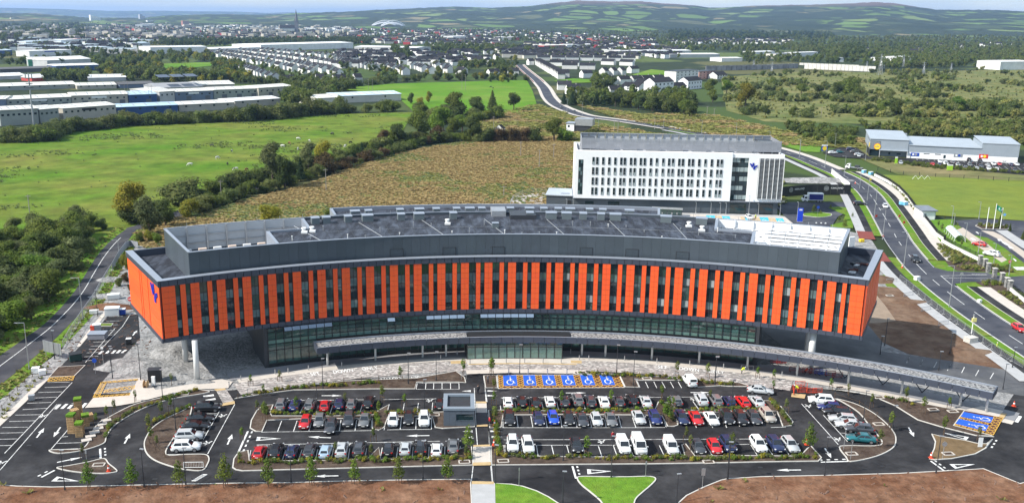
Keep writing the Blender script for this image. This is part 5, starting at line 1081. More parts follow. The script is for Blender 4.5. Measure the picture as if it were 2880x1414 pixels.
def make_car(kind):
    L, W, H, xc, xw, xr, xt, zh_, zb = KINDS[kind]
    t = thing('parked_car' if 'van' not in kind else 'parked_van', 'x', 'car' if 'van' not in kind else 'van'); h = L/2; w2 = W/2
    mb = MB(); st = [(h,.70,zh_-.12,.34),(h-.06,.86,zh_,.24),(h-.4,.96,zh_+.07,.2),((h+xc)/2,1.,(zh_+zb)/2+.05,.2),(xc,1.,zb,.2),(0,1.,zb+.01,.2),(xr*.6,1.,zb+.02,.2),(xt+.3,.98,zb+.03,.2),(-h+.3,.96,zb+(.0 if kind != 'saloon' else -.02),.22),(-h+.05,.88,zb-.1,.26),(-h,.74,zb-.25,.36)]
    for x, k, zt, z0 in st:
        w_ = w2*k; half = [(0,z0),(.78*w_,z0),(.96*w_,z0+.12),(w_,.55),(w_*.985,zt-.14),(w_*.9,zt),(0,zt+.03)]
        mb.v += [(x,y,z) for y,z in half]+[(x,-y,z) for y,z in half[-2:0:-1]]
    for a in range(len(st)-1):
        for b in range(12): mb.f.append((a*12+b, a*12+(b+1)%12, a*12+12+(b+1)%12, a*12+12+b)); mb.m.append(0)
    mb.f.append(tuple(range(11,-1,-1))); mb.m.append(0); e = (len(st)-1)*12; mb.f.append(tuple(range(e,e+12))); mb.m.append(0)
    nsm = len(mb.f); bw, tw = w2*.86, w2*(.66 if 'van' not in kind else .8); zr_ = H-.06
    Bf, Br, Tf, Tr = (xc,bw,zb-.02), (xt,bw*.97,zb), (xw,tw,zr_), (xr,tw*.97,zr_-.03)
    mir = lambda p: (p[0],-p[1],p[2])
    Fq = [mir(Bf),Bf,Tf,mir(Tf)]; Rq = [Br,mir(Br),mir(Tr),Tr]; Sq = [Bf,Br,Tr,Tf]; Sm = [mir(Br),mir(Bf),mir(Tf),mir(Tr)]
    Fq = [Bf,mir(Bf),mir(Tf),Tf][::-1]; 
    def face(qd, outward):
        a, b, c = [Vector(v) for v in qd[:3]]
        return qd if (b-a).cross(c-a).dot(Vector(outward)) > 0 else qd[::-1]
    Fq = face([Bf,mir(Bf),mir(Tf),Tf],(1,0,.5)); Rq = face([Br,mir(Br),mir(Tr),Tr],(-1,0,.2)); Sq = face([Bf,Br,Tr,Tf],(0,1,0)); Sm = face([mir(Bf),mir(Br),mir(Tr),mir(Tf)],(0,-1,0))
    for s_ in (Fq, Rq, Sq, Sm): mb.quad(*s_)
    r1 = [(xw-.15,tw*.86,H),(xr+.12,tw*.85,H-.01)]; rf = [r1[0], r1[1], mir(r1[1]), mir(r1[0])]
    mb.quad(*face(rf,(0,0,1)))
    T4 = [Tf,Tr,mir(Tr),mir(Tf)]
    for i in range(4): mb.quad(*face([T4[i],T4[(i+1)%4],rf[(i+1)%4],rf[i]],(0,0,1)))
    for s_ in (-1,1): mb.box((xc-.25,s_*(w2+.06),zb+.08),(.14,.2,.14))
    body = mb.build('body', M_PAINT, t); body.data.polygons.foreach_set('use_smooth', [i < nsm for i in range(len(mb.f))])
    def gl(nm, qd, par=t): return MB().quad(*qd).build(nm, M_CGL, par)
    gl('windscreen', inset(Fq,.06,.94,.06,.94,.015))
    if kind != 'van': gl('rear_window', inset(Rq,.1,.9,.3 if Rq[0][2] < Rq[2][2] else .08,.92 if Rq[0][2] < Rq[2][2] else .7,.015))
    else:
        for k in (.08,.53): gl('rear_window', inset(Rq,k,k+.38,.45,.85,.015))
    def side(Q_, sgn):
        # order along the car from front to rear
        a = Vector(Q_[0]); fr = 0 if a.x > 0 else 1
        bot = [p for p in Q_ if abs(p[2]-zb) < .1]; top = [p for p in Q_ if abs(p[2]-zb) >= .1]; bot.sort(key=lambda p: -p[0]); top.sort(key=lambda p: -p[0])
        qd = face([bot[0],bot[1],top[1],top[0]], (0,sgn,0)); rev = qd[0] != bot[0]
        spans = ((.1,.46),(.5,.9)) if 'van' not in kind else ((.08,.34),)
        for u0, u1 in spans:
            f_ = lambda u, v: Vector(bot[0]).lerp(Vector(bot[1]),u).lerp(Vector(top[0]).lerp(Vector(top[1]),u),v)+Vector((0,sgn*.015,.004))
            qd2 = face([f_(u0,.12),f_(u1,.12),f_(u1,.9),f_(u0+.0,.9)],(0,sgn,0)); gl('side_window', qd2)
    side(Sq,1); side(Sm,-1)
    for x in (L*.315,-L*.3):
        for s_ in (-1,1):
            y = s_*(w2-.11); r_ = .33 if 'van' not in kind and kind != 'jeep' else .36
            wh = MB().tube((x,y-.1,r_),(x,y+.1,r_),r_,14).tube((x,y+s_*.1,r_),(x,y+s_*.118,r_),r_*.99,14).build('wheel', M_BLACK, t)
            MB().tube((x,y+s_*.119,r_),(x,y+s_*.13,r_),r_*.66,12).build('rim', M_RIM, wh)
    for s_ in (-1,1):
        MB().box((h-.16,s_*w2*.72,zh_-.06),(.26,.34,.13),s_*-.35).build('headlight', M_HL, t); MB().box((-h+.1,s_*w2*.78,zb-.12),(.2,.26,.17),s_*.3).build('tail_light', M_TL, t)
    MB().box((h-.0,0,.48),(.03,.5,.11)).build('number_plate', M_PLATE, t); MB().box((-h-.0,0,.62),(.03,.5,.11)).build('number_plate', M_PLATE, t)
    MB().box((h-.02,0,.5),(.05,W*.6,.18)).build('grille', M_BLACK, t)
    return t
CARP = {}
CARC = {'white':(.72,.73,.72),'black':(.012,.012,.014),'dark grey':(.045,.048,.055),'grey':(.13,.135,.14),'silver':(.42,.44,.45),'red':(.5,.012,.015),'bright blue':(.01,.07,.5),'navy':(.012,.02,.065),'teal':(.01,.12,.14),'dark blue':(.014,.025,.12),'pale blue':(.3,.4,.5),'beige':(.36,.33,.29)}
def put_car(kind, colr, pos, rz, label, group, z=.06):
    c = CARC[colr]; v = random.uniform(.88,1.12); col_ = (c[0]*v,c[1]*v,c[2]*v,1)
    if kind not in CARP:
        t = make_car(kind); CARP[kind] = t; PROTO[t.name] = allkids(t)
        t.location = (pos[0],pos[1],z); t.rotation_euler = (0,0,rz); t['label'] = label; t['group'] = group
        for o in PROTO[t.name]: o.color = col_
        return t
    return dup(CARP[kind], (pos[0],pos[1],z), rz, None, label, group, col_)
axL = (q('B',335,560)-q('B',290,655)).normalized(); axR = (q('C',1045,770)-q('C',1078,868)).normalized()
ORD = ['first','second','third','fourth','fifth','sixth','seventh','eighth','ninth','tenth','eleventh','twelfth','thirteenth','fourteenth','fifteenth','sixteenth','seventeenth','eighteenth']
def row(cars, ax, nose, desc, group):
    for i, (c, x, y, colr, kind) in enumerate(cars):
        b = q(c,x,y+4); L = KINDS[kind][0]; nn = nose if kind[-1] != '!' else not nose
        pos = b+ax*(L/2+random.uniform(-.1,.2))+Vector((random.uniform(-.12,.12),0,0)); d = -ax if nn else ax
        put_car(kind, colr, pos, math.atan2(d.y,d.x)+random.uniform(-.035,.035), '%s %s, %s from the left in the %s' % (colr, kind, ORD[i], desc), group)
H_, E_, S_, J_, SV, V_ = 'hatchback','estate car','saloon','jeep','small van','van'
row([('B',443,490,'grey',J_),('B',562,487,'dark blue',H_),('B',690,487,'grey',E_),('B',822,490,'red',H_),('B',945,480,'navy',H_),('B',1062,478,'grey',H_),('B',1208,470,'black',J_),('B',1815,478,'black',H_)], axL, False, 'back row left of the walkway', 'cars in the back row left of the walkway')
row([('B',650,642,'red',H_),('B',770,632,'grey',H_),('B',876,685,'dark grey',E_),('B',1030,630,'dark grey',J_),('B',1163,632,'grey',S_),('B',1415,626,'white',H_),('B',1550,606,'black',H_),('B',1688,620,'white',J_)], axL, True, 'middle row left of the walkway', 'cars in the middle row left of the walkway')
row([('B',258,905,'red',H_),('B',400,905,'black',J_),('B',535,895,'navy',H_),('B',690,892,'dark grey',E_),('B',822,903,'pale blue',H_),('B',970,890,'silver',J_),('B',1115,882,'dark grey',J_),('B',1375,880,'black',H_),('B',1522,870,'silver',H_),('B',1655,872,'black',J_),('B',1790,886,'white',H_),('B',1935,862,'grey',S_)], axL, False, 'front row left of the walkway', 'cars in the front row left of the walkway')
row([('C',272,465,'white',H_),('C',397,458,'black',H_),('C',510,462,'black',H_),('C',637,455,'white',H_),('C',765,452,'dark grey',H_),('C',880,448,'grey',J_),('C',1000,460,'dark grey',E_),('C',1118,465,'white',S_),('C',1245,455,'dark grey',H_),('C',1355,442,'black',H_),('C',1482,460,'silver',S_),('C',1735,452,'grey',H_),('C',1955,446,'silver',J_),('C',2078,450,'grey',J_),('C',2195,457,'navy',H_),('D',178,462,'red',E_),('D',302,460,'silver',S_)], axR, False, 'back row right of the walkway', 'cars in the back row right of the walkway')
row([('C',290,617,'black',J_),('C',540,612,'navy',H_),('C',672,605,'bright blue',H_),('C',802,608,'black',H_),('C',922,622,'dark grey',S_),('C',1047,620,'silver',H_),('C',1178,620,'grey',S_),('C',1418,602,'silver',S_),('C',1553,606,'dark blue',E_),('C',1792,606,'navy',E_),('C',1918,614,'red',S_),('C',2047,612,'white',S_),('C',2178,606,'black',J_),('D',42,606,'black',H_),('D',163,613,'black',J_),('D',285,610,'dark grey',E_),('D',405,592,'beige',J_)], axR, True, 'middle row right of the walkway', 'cars in the middle row right of the walkway')
row([('C',315,840,'white',J_),('C',457,853,'white',J_),('C',878,846,'black',H_),('C',1278,858,'white',SV),('C',1425,868,'white',V_),('C',1692,860,'white',SV),('C',1932,858,'dark grey',H_),('C',2072,858,'red',H_),('C',2200,850,'navy',J_),('D',318,842,'white',J_),('D',467,845,'navy',J_),('D',603,850,'silver',E_)], axR, True, 'front row right of the walkway', 'cars in the front row right of the walkway')
wv = q('C',1855,284); put_car(SV, 'white', wv+axR*2.2, math.atan2(axR.y,axR.x)+.08, 'white small van parked alone by the set-down paving beside the short bays', 'vans standing apart')
sx = (q('D',390,360)-q('D',190,340)).normalized(); put_car(S_, 'silver', q('D',300,345)+Vector((.3,1.2,0)), math.atan2(sx.y,sx.x)+PI*0, 'silver saloon parked sideways above the back row, near the barrier', 'cars standing apart')
dl = (q('A',1880,500)-q('A',1690,500)).normalized(); dl = Vector((math.cos(.12),math.sin(.12),0))
for (x, y, colr, kind, lb) in ((1775,487,'black',J_,'black jeep at the top of the left island bays'),(1715,578,'black',S_,'upper black saloon nose-right in the left island bays'),(1672,645,'black',S_,'lower black saloon nose-right in the left island bays'),(1615,735,'silver',J_,'silver jeep in the left island bays above the white one'),(1590,830,'white',J_,'white jeep at the bottom of the left island bays')):
    put_car(kind, colr, q('A',x,y)+Vector((0,.7,0)), math.atan2(dl.y,dl.x), lb, 'cars in the left island bays')
for (x, y, colr, kind, lb) in ((835,425,'white',J_,'white jeep at the top of the right island bays'),(905,482,'dark blue',H_,'blue hatchback in the right island bays under the white jeep'),(970,520,'black',E_,'black estate car in the right island bays between blue and silver cars'),(1020,585,'silver',E_,'upper silver car in the right island bays'),(1080,635,'silver',S_,'lower silver saloon in the right island bays'),(1162,672,'dark grey',E_,'dark grey estate car next above the teal saloon'),(1180,755,'teal',S_,'teal saloon at the bottom of the right island bays')):
    put_car(kind, colr, q('D',x,y)+Vector((0,.75,0)), PI-.2, lb, 'cars in the right island bays')
# moving cars on the road, cars on the campus at the right edge
def road_dir(p): i = min(range(NR-1), key=lambda k: (MID[k]-p).length_squared); return (MID[i+1]-MID[i]).normalized()
for c, x, y, colr, kind, lb in (('E',1570,308,'black',J_,'black people carrier driving towards the junction'),('M',1035,818,'white',H_,'white car driving on the curve beside the mown field'),('E',2495,925,'red',H_,'red car driving at the right edge of the picture'),('R',1620,785,'dark grey',H_,'dark car far off on the road by the bright pasture'),('R',1715,815,'black',S_,'black car far off on the road beyond the pasture bend'),('L',1690,180,'black',J_,'black car on the road just behind the white block')):
    p_ = q(c,x,y); d = road_dir(p_); put_car(kind, colr, p_+Vector((0,.6,0)), math.atan2(d.y,d.x), lb, 'cars driving on the road', .1)
put_car(E_, 'black', q('M',800,795)+Vector((0,.8,0)), math.atan2(-.12,1), 'black car leaving the site by the hoarding corner', 'cars driving on the road', .2)
for x, y, colr, kind, lb in ((1380,850,'red',H_,'red hatchback on the beige bays beside the arched shelter'),(1600,1025,'white',J_,'white jeep on the beige bays near the gate pillars')):
    put_car(kind, colr, q('U',x,y)+Vector((0,1.,0)), 2.3, lb, 'cars at the right-hand campus', .12)
# supermarket customers
sc_ = [(1205,520,'red',H_),(1310,523,'navy',H_),(1322,480,'white',J_),(1405,515,'white',SV),(1590,530,'silver',H_),(1750,446,'black',J_),(1915,452,'black',H_),(2110,452,'bright blue',H_),(2280,466,'silver',E_),(1770,528,'grey',H_),(1785,497,'dark grey',H_),(1700,572,'grey',J_),(1872,582,'silver',E_),(1938,545,'dark grey',S_),(2040,535,'silver',H_),(2130,516,'white',J_),(2218,517,'red',H_),(2062,588,'white',J_),(2172,594,'white',H_),(2392,526,'navy',H_),(2480,520,'white',S_),(2445,604,'dark grey',H_),(728,495,'silver',E_),(1512,492,'grey',H_),(95,388,'silver',H_)]
sup = sorted(sc_, key=lambda t: t[0]); cnt = {}
for x, y, colr, kind in sup:
    cnt[(colr,kind)] = cnt.get((colr,kind),0)+1
seen = {}
for x, y, colr, kind in sup:
    k = (colr,kind); seen[k] = seen.get(k,0)+1; lb = '%s %s in the supermarket car park' % (colr, kind)
    if cnt[k] > 1: lb = '%s %s of its colour from the left in the supermarket car park' % (ORD[seen[k]-1], colr+' '+kind)
    d = fm.n if random.random() < .5 else -fm.n
    put_car(kind, colr, q('W',x,y)+Vector((0,1,0)), math.atan2(d.y,d.x)+random.uniform(-.05,.05), lb, 'cars at the supermarket', .1)
for x, y, colr, kind, lb in ((545,312,'white',E_,'white estate car left of the supermarket entrance'),(612,306,'teal',H_,'teal hatchback left of the supermarket entrance'),(712,280,'navy',J_,'navy jeep behind the teal hatchback at the supermarket'),(745,303,'grey',H_,'grey hatchback nearest the supermarket corner glazing'),(790,330,'silver',E_,'silver estate car below the supermarket corner glazing')):
    put_car(kind, colr, q('M',x,y)+Vector((0,1,0)), .1, lb, 'cars at the supermarket', .1)
# box lorry and roadside works lorry
def lorry(loc, rz, boxmat, lb, flat=False):
    t = thing('lorry', lb, 'lorry', loc, rz); white = M_WPAINT
    cab = MB(); prof = [(2.1,.5),(4.0,.5),(4.05,1.3),(3.75,1.5),(3.3,2.4),(2.1,2.45)]
    n = len(prof)
    for s_ in (-1.05,1.05): cab.v += [(x,s_,z) for x,z in prof]
    cab.f += [tuple(range(n-1,-1,-1)), tuple(range(n,2*n))]+[(i,(i+1)%n,n+(i+1)%n,n+i) for i in range(n)]; cab.m += [0]*(n+2); cab.build('cab', white, t)
    MB().quad((3.77,-.9,1.53),(3.77,.9,1.53),(3.34,.9,2.36),(3.34,-.9,2.36)).build('windscreen', M_CGL, t)
    for s_ in (-1,1): MB().quad((2.5,s_*1.06,1.5),(3.5,s_*1.06,1.5),(3.2,s_*1.06,2.2),(2.5,s_*1.06,2.2)).build('side_window', M_CGL, t)
    MB().box((-.5,0,.65),(6.4,1.2,.25)).build('chassis', M_BLACK, t)
    if flat:
        MB().box((-.7,0,.95),(5.4,2.2,.2)).build('flatbed', M_GALV, t); MB().box((-1,0,1.5),(2.,1.6,.9)).build('load', M_DGREY, t)
    else:
        bx = MB().box((-.75,0,2.15),(5.4,2.3,2.6)).build('box_body', white, t)
        for s_ in (-1,1): MB().box((-.75,s_*1.16,2.1),(5.0,.04,2.1)).build('side_curtain', boxmat, bx)
        MB().quad((2.,-1.1,2.45),(2.,1.1,2.45),(2.9,.9,2.5),(2.9,-.9,2.5)).build('deflector', white, t)
    for x in (3.1,-1.6,-2.6):
        for s_ in (-1,1): wh = MB().tube((x,s_*.85,.48),(x,s_*1.12,.48),.48,14).build('wheel', M_BLACK, t); MB().tube((x,s_*1.121,.48),(x,s_*1.13,.48),.28,10).build('rim', M_RIM, wh)
lorry(q('M',352,760), PI-.05, mk('blue_curtain', (.008,.012,.16), .5, .05), 'white lorry with dark blue box side in front of the black hoarding')
lorry(q('M',745,455), 2.5, M_DGREY, 'white flatbed lorry parked on the path beside the roadworks', True)
# ================================================================ vegetation
def leaf_mat(name, c1, c2, rnd=.22, trans=.4):
    c1, c2 = [x*1.18 for x in c1], [x*1.18 for x in c2]; m = D.materials.new(name); m.use_nodes = True; n = m.node_tree; l = n.links.new; b = n.nodes['Principled BSDF']; b.inputs['Roughness'].default_value = .75; b.inputs['Specular IOR Level'].default_value = .2
    geo = n.nodes.new('ShaderNodeNewGeometry'); oi = n.nodes.new('ShaderNodeObjectInfo'); t = n.nodes.new('ShaderNodeTexNoise'); t.inputs['Scale'].default_value = .7; t.inputs['Detail'].default_value = 3; l(geo.outputs['Position'], t.inputs['Vector'])
    r = n.nodes.new('ShaderNodeMapRange'); r.inputs[1].default_value = .3; r.inputs[2].default_value = .7; l(t.outputs[0], r.inputs[0])
    mx = n.nodes.new('ShaderNodeMixRGB'); mx.inputs[1].default_value = (*c1,1); mx.inputs[2].default_value = (*c2,1); l(r.outputs[0], mx.inputs[0])
    hs = n.nodes.new('ShaderNodeHueSaturation'); a = n.nodes.new('ShaderNodeMapRange'); a.inputs[3].default_value = 1-rnd; a.inputs[4].default_value = 1+rnd; l(oi.outputs['Random'], a.inputs[0]); l(a.outputs[0], hs.inputs['Value'])
    m1 = n.nodes.new('ShaderNodeMath'); m1.operation = 'MULTIPLY'; m1.inputs[1].default_value = 13.7; m2 = n.nodes.new('ShaderNodeMath'); m2.operation = 'FRACT'; a2 = n.nodes.new('ShaderNodeMapRange'); a2.inputs[3].default_value = .5-.014*rnd*4; a2.inputs[4].default_value = .5+.014*rnd*4
    l(oi.outputs['Random'], m1.inputs[0]); l(m1.outputs[0], m2.inputs[0]); l(m2.outputs[0], a2.inputs[0]); l(a2.outputs[0], hs.inputs['Hue']); l(mx.outputs[0], hs.inputs['Color']); l(hs.outputs[0], b.inputs['Base Color'])
    tr = n.nodes.new('ShaderNodeBsdfTranslucent'); l(hs.outputs[0], tr.inputs[0]); ms = n.nodes.new('ShaderNodeMixShader'); ms.inputs[0].default_value = trans; l(b.outputs[0], ms.inputs[1]); l(tr.outputs[0], ms.inputs[2]); l(ms.outputs[0], n.nodes['Material Output'].inputs[0])
    return m
LF = {'green': leaf_mat('oak_leaves', (.062,.095,.014), (.15,.18,.035)), 'dark': leaf_mat('dark_leaves', (.038,.06,.014), (.095,.12,.032)), 'grey': leaf_mat('willow_leaves', (.07,.09,.03), (.155,.18,.07)),
 'yellow': leaf_mat('yellowing_leaves', (.14,.15,.015), (.26,.22,.03)), 'bright': leaf_mat('fresh_leaves', (.06,.12,.014), (.14,.2,.03)), 'brown': leaf_mat('russet_leaves', (.07,.045,.02), (.12,.085,.035)), 'conifer': leaf_mat('conifer_needles', (.016,.036,.014), (.04,.07,.025)),
 'scrub': leaf_mat('scrub_leaves', (.07,.095,.022), (.155,.17,.055), .25), 'bracken': leaf_mat('bracken_fronds', (.25,.18,.075), (.36,.28,.13), .15), 'rush': leaf_mat('rush_blades', (.1,.15,.045), (.17,.2,.09), .15), 'grassy': leaf_mat('coarse_grass', (.15,.16,.035), (.26,.25,.08), .18)}
M_BARK = mk('bark', (.09,.07,.055), .9, .2, 2.)
def crown(seed, lobes, n, size, core=.7, flat=.0):
    rd = random.Random(seed); mb = MB(); wts = [l[3]*l[4]+l[3]*l[5] for l in lobes]
    for _ in range(n):
        cx, cy, cz, rx, ry, rz = rd.choices(lobes, wts)[0]
        d = Vector((rd.gauss(0,1), rd.gauss(0,1), rd.gauss(0,1)+.25)).normalized(); k = rd.uniform(.72,1.12)
        p = Vector((cx+d.x*rx*k, cy+d.y*ry*k, cz+d.z*rz*k)); nn = (d+Vector((rd.uniform(-.7,.7),rd.uniform(-.7,.7),rd.uniform(-.3,.9)))).normalized()
        x = nn.orthogonal().normalized(); a = rd.uniform(0,6.28); y = nn.cross(x); x, y = x*math.cos(a)+y*math.sin(a), y*math.cos(a)-x*math.sin(a); s_ = size*rd.uniform(.6,1.35)
        mb.quad(p-x*s_*.5, p-y*s_*.32+nn*s_*.1, p+x*s_*.5, p+y*s_*.32+nn*s_*.1)
    if core:
        for cx, cy, cz, rx, ry, rz in lobes:
            k = len(mb.v); ns, nr = 7, 4
            for i in range(1, nr):
                th = PI*i/nr
                for j in range(ns): ph = 2*PI*j/ns+i*.4; q_ = core*rd.uniform(.8,1.05); mb.v.append((cx+rx*q_*math.sin(th)*math.cos(ph), cy+ry*q_*math.sin(th)*math.sin(ph), cz+rz*q_*math.cos(th)))
            for i in range(nr-2):
                for j in range(ns): a, b = k+i*ns+j, k+i*ns+(j+1)%ns; mb.f.append((a,a+ns,b+ns,b)); mb.m.append(0)
            mb.f.append(tuple(k+j for j in range(ns))); mb.m.append(0)
    return mb
def lobes_round(seed, h, r, n, lo=.28):
    rd = random.Random(seed); out = [(0,0,h*(1+lo)/2,r*.62,r*.62,h*(1-lo)*.42)]
    for i in range(n):
        t = i/n; a = i*2.4+rd.uniform(-.5,.5); z = h*(lo+.12+(1-lo-.28)*((i*.618) % 1)); w_ = math.sin(PI*min(1,max(.12,(z/h-lo*.6)/(1.05-lo*.6))))**.7; d = r*.58*w_*rd.uniform(.75,1.15); k = r*rd.uniform(.3,.48)
        out.append((d*math.cos(a), d*math.sin(a), z, k, k, k*rd.uniform(.75,1.)))
    return out
def trunk_mesh(seed, h, r, limbs=4, lean=0.):
    rd = random.Random(seed); mb = MB(); top = Vector((lean,0,h*.55)); mb.tube((0,0,-.3), top*.5, r, 7, r*.8); mb.tube(top*.5, top, r*.8, 7, r*.5)
    for i in range(limbs):
        a = i*2*PI/limbs+rd.uniform(-.4,.4); st = top*rd.uniform(.55,.95); mb.tube(st, st+Vector((math.cos(a)*h*.2,math.sin(a)*h*.2,h*.24)), r*.42, 5, r*.14)
    return mb.mesh('trunk', M_BARK)
TP = {}
def tproto(key, lobes, n, size, trunk, leafs, H, core=.7):
    TP[key] = dict(H=H, trunk=trunk_mesh(hash(key) % 99, *trunk) if trunk else None, crown={k: None for k in leafs}, mb=crown(len(key)*7+len(lobes), lobes, n, size, core))
    for k in leafs: TP[key]['crown'][k] = TP[key]['mb'].mesh('crown', LF[k])
tproto('oak', lobes_round(1,12,4.6,16), 3400, .62, (12,.38), ('green','yellow','dark','brown','bright','scrub','grey'), 12.)
tproto('ash', lobes_round(2,14,3.4,18,.16), 3200, .6, (14,.32), ('green','grey','dark','yellow','bright'), 14.)
tproto('willow', lobes_round(3,11,4.,15,.08), 3000, .58, (11,.35), ('grey','green','dark','yellow','scrub','bright','brown'), 11.)
tproto('bush', lobes_round(4,5,3.1,10,.02), 1700, .42, (4,.12), ('scrub','dark','green','brown','grey','yellow','bright'), 5.)
tproto('bush2', lobes_round(5,4.2,3.4,9,.0), 1500, .42, (3.5,.1), ('scrub','dark','green','brown','bright','grey','yellow'), 4.2)
tproto('conifer', [(0,0,1.2+i*.95,2.1*(1-i/9.5),2.1*(1-i/9.5),.75) for i in range(9)], 1800, .45, (9,.2), ('conifer','dark'), 9.6)
tproto('sapling', [(.16*math.sin(i*2.4),.16*math.cos(i*2.4),1.45+i*.3,.72*(1-i/9.5)+.1,.72*(1-i/9.5)+.1,.3) for i in range(9)], 420, .25, (4.2,.05,5), ('bright','green','yellow'), 4.2, .25)
tproto('sapling2', lobes_round(7,4.,.55,7,.35), 240, .24, (4.,.04,4), ('bright','green','yellow','scrub'), 4., .2)
for v in TP.values(): v.pop('mb')
def plant(key, leaf, loc, h, rz, label, cat, group=None, name='tree', wide=1., stakes=False):
    pr = TP[key]; s_ = h/pr['H']; t = thing(name, label, cat, loc, rz, group)
    t.scale = (s_*wide, s_*wide, s_)
    if pr['trunk']: link('trunk', pr['trunk'], t)
    link('crown', pr['crown'][leaf], t)
    return t
def top_h(c, x, yb, yt):
    b = q(c,x,yb); return b, max(.8, at_depth(c,x,yt,b.y).z)
rv = random.Random(77)
def tree_at(key, leaf, c, x, yb, yt, label, wide=1., group=None, cat='tree', name='tree'):
    b, h = top_h(c,x,yb,yt); return plant(key, leaf, b, h, rv.uniform(0,6), label, cat, group, name, wide)
# ---- big single trees
tree_at('oak','yellow','N',985,868,540,'large round tree with olive-yellow crown beside the old lane')
tree_at('willow','grey','N',1130,965,660,'grey-green willow right of the olive-yellow tree, by the lane')
tree_at('willow','dark','N',1250,900,690,'dark bushy tree behind the willow on the lane')
tree_at('bush','yellow','N',1425,830,685,'yellow-green bush at the bend of the lane', cat='bush', name='bush')
tree_at('bush2','scrub','N',1375,735,555,'wide dark green bush between the lane and the pasture', 1.3, cat='bush', name='bush')
tree_at('bush','dark','N',1540,720,620,'dark bush right of the wide bush along the lane', 1.2, cat='bush', name='bush')
tree_at('bush','yellow','N',2030,872,732,'round yellow-green bush behind the orange building in the bracken', 1.1, cat='bush', name='bush')
tree_at('bush','green','N',2490,880,770,'small green bush behind the roof of the orange building', cat='bush', name='bush')
tree_at('ash','grey','N',2060,600,235,'tall grey-green tree with narrow top at the pasture corner', 1.0)
tree_at('willow','dark','N',2150,610,350,'broad dark tree leaning against the tall grey-green tree', .9)
tree_at('bush2','dark','N',1920,600,490,'dark bush left of the tall pasture-corner tree', cat='bush', name='bush')
tree_at('conifer','conifer','N',2270,560,375,'slim dark conifer right of the tall pasture-corner tree')
tree_at('ash','grey','N',2330,500,250,'sparse pale tree behind the conifer on the lane')
tree_at('oak','yellow','N',2440,470,240,'yellow-topped tree on the lane above the bracken', .8)
tree_at('bush','brown','N',2460,500,350,'russet bush under the yellow-topped tree', 1.2, cat='bush', name='bush')
tree_at('conifer','conifer','O',375,470,310,'dark spiky conifer along the lane in the middle distance', 1.1)
tree_at('conifer','dark','O',200,500,390,'small dark conifer left of the spiky one', 1.1)
tree_at('oak','brown','O',560,380,190,'olive-brown tree right of the spiky conifer', .8)
tree_at('oak','dark','O',700,350,140,'dark spreading tree at the end of the lane hedge')
tree_at('ash','green','O',640,360,200,'green tree left of the dark spreading tree', .9)
tree_at('oak','green','O',880,300,25,'large green tree, leftmost of the tall clump', 1.)
tree_at('oak','bright','O',1060,270,-20,'light green crown in the tall clump', 1.)
tree_at('oak','green','O',1190,300,80,'green tree in front of the tall clump', .9)
tree_at('willow','dark','O',1370,305,60,'dark dense tree at the right end of the tall clump', .9)
tree_at('bush','brown','O',1060,310,170,'russet bush at the foot of the tall clump', 1., cat='bush', name='bush')
tree_at('oak','green','R',850,855,655,'pale green tree behind the clump against the bright pasture', 1.)
tree_at('oak','dark','R',1010,860,690,'dark tree right of the pale green one before the bright pasture', 1.)
tree_at('conifer','dark','R',1120,800,652,'upright dark tree standing alone before the bright pasture', 1.3)
tree_at('oak','dark','R',1275,800,662,'round dark tree standing alone by the bright pasture', 1.)
tree_at('willow','yellow','R',660,745,655,'pale straw-coloured tree by the long shed', .8)
tree_at('bush','yellow','R',600,760,705,'golden bush beside the straw-coloured tree', cat='bush', name='bush')
tree_at('willow','dark','R',530,755,665,'dark green tree at the end of the long shed', .8)
tree_at('oak','green','O',2080,300,90,'broad green tree left of the derelict house', 1.2)
for k, (x, w_) in enumerate(((1590,'brown'),(1700,'brown'),(1800,'brown'),(1900,'dark'),(2180,'bright'),(2420,'scrub'),(1500,'dark'))): tree_at('bush2', w_, 'O', x, 305, 190, '%s shrub from the left in the row by the derelict house' % ORD[k], 1.1, 'shrubs by the derelict house', 'bush', 'bush')
tree_at('oak','yellow','S',555,800,585,'tall yellow-green tree at the edge of the scrubland', .8)
tree_at('oak','green','S',60,800,660,'broad green tree right of the white apartment houses', 1.2)
tree_at('oak','bright','S',420,690,570,'bright green tree behind the yellow-green tree')
tree_at('oak','green','S',300,690,560,'olive tree behind the white apartment houses')
for k, (x, yb, yt, lf) in enumerate(((150,850,770,'scrub'),(320,740,640,'green'),(560,830,770,'dark'),(700,850,760,'dark'),(900,845,765,'green'),(1000,850,775,'scrub'),(1550,830,720,'green'),(1650,840,715,'dark'),(1470,820,750,'dark'),(2100,800,690,'bright'),(2330,820,720,'green'),(2480,830,740,'dark'),(1950,680,590,'grey'),(1880,800,735,'green'),(1320,740,680,'scrub'),(960,690,600,'green'),(1220,700,590,'dark'),(1300,690,570,'green'),(1090,690,610,'dark'),(1600,740,650,'scrub'))):
    tree_at(('oak','willow','bush2')[k % 3], lf, 'S', x, yb, yt, 'scrubland tree or large bush, %s from the left among the nearest' % ORD[k] if k < 18 else 'scrubland bush towards the back, %s of two' % ORD[k-18], 1.15, 'nearest trees of the right-hand scrubland')
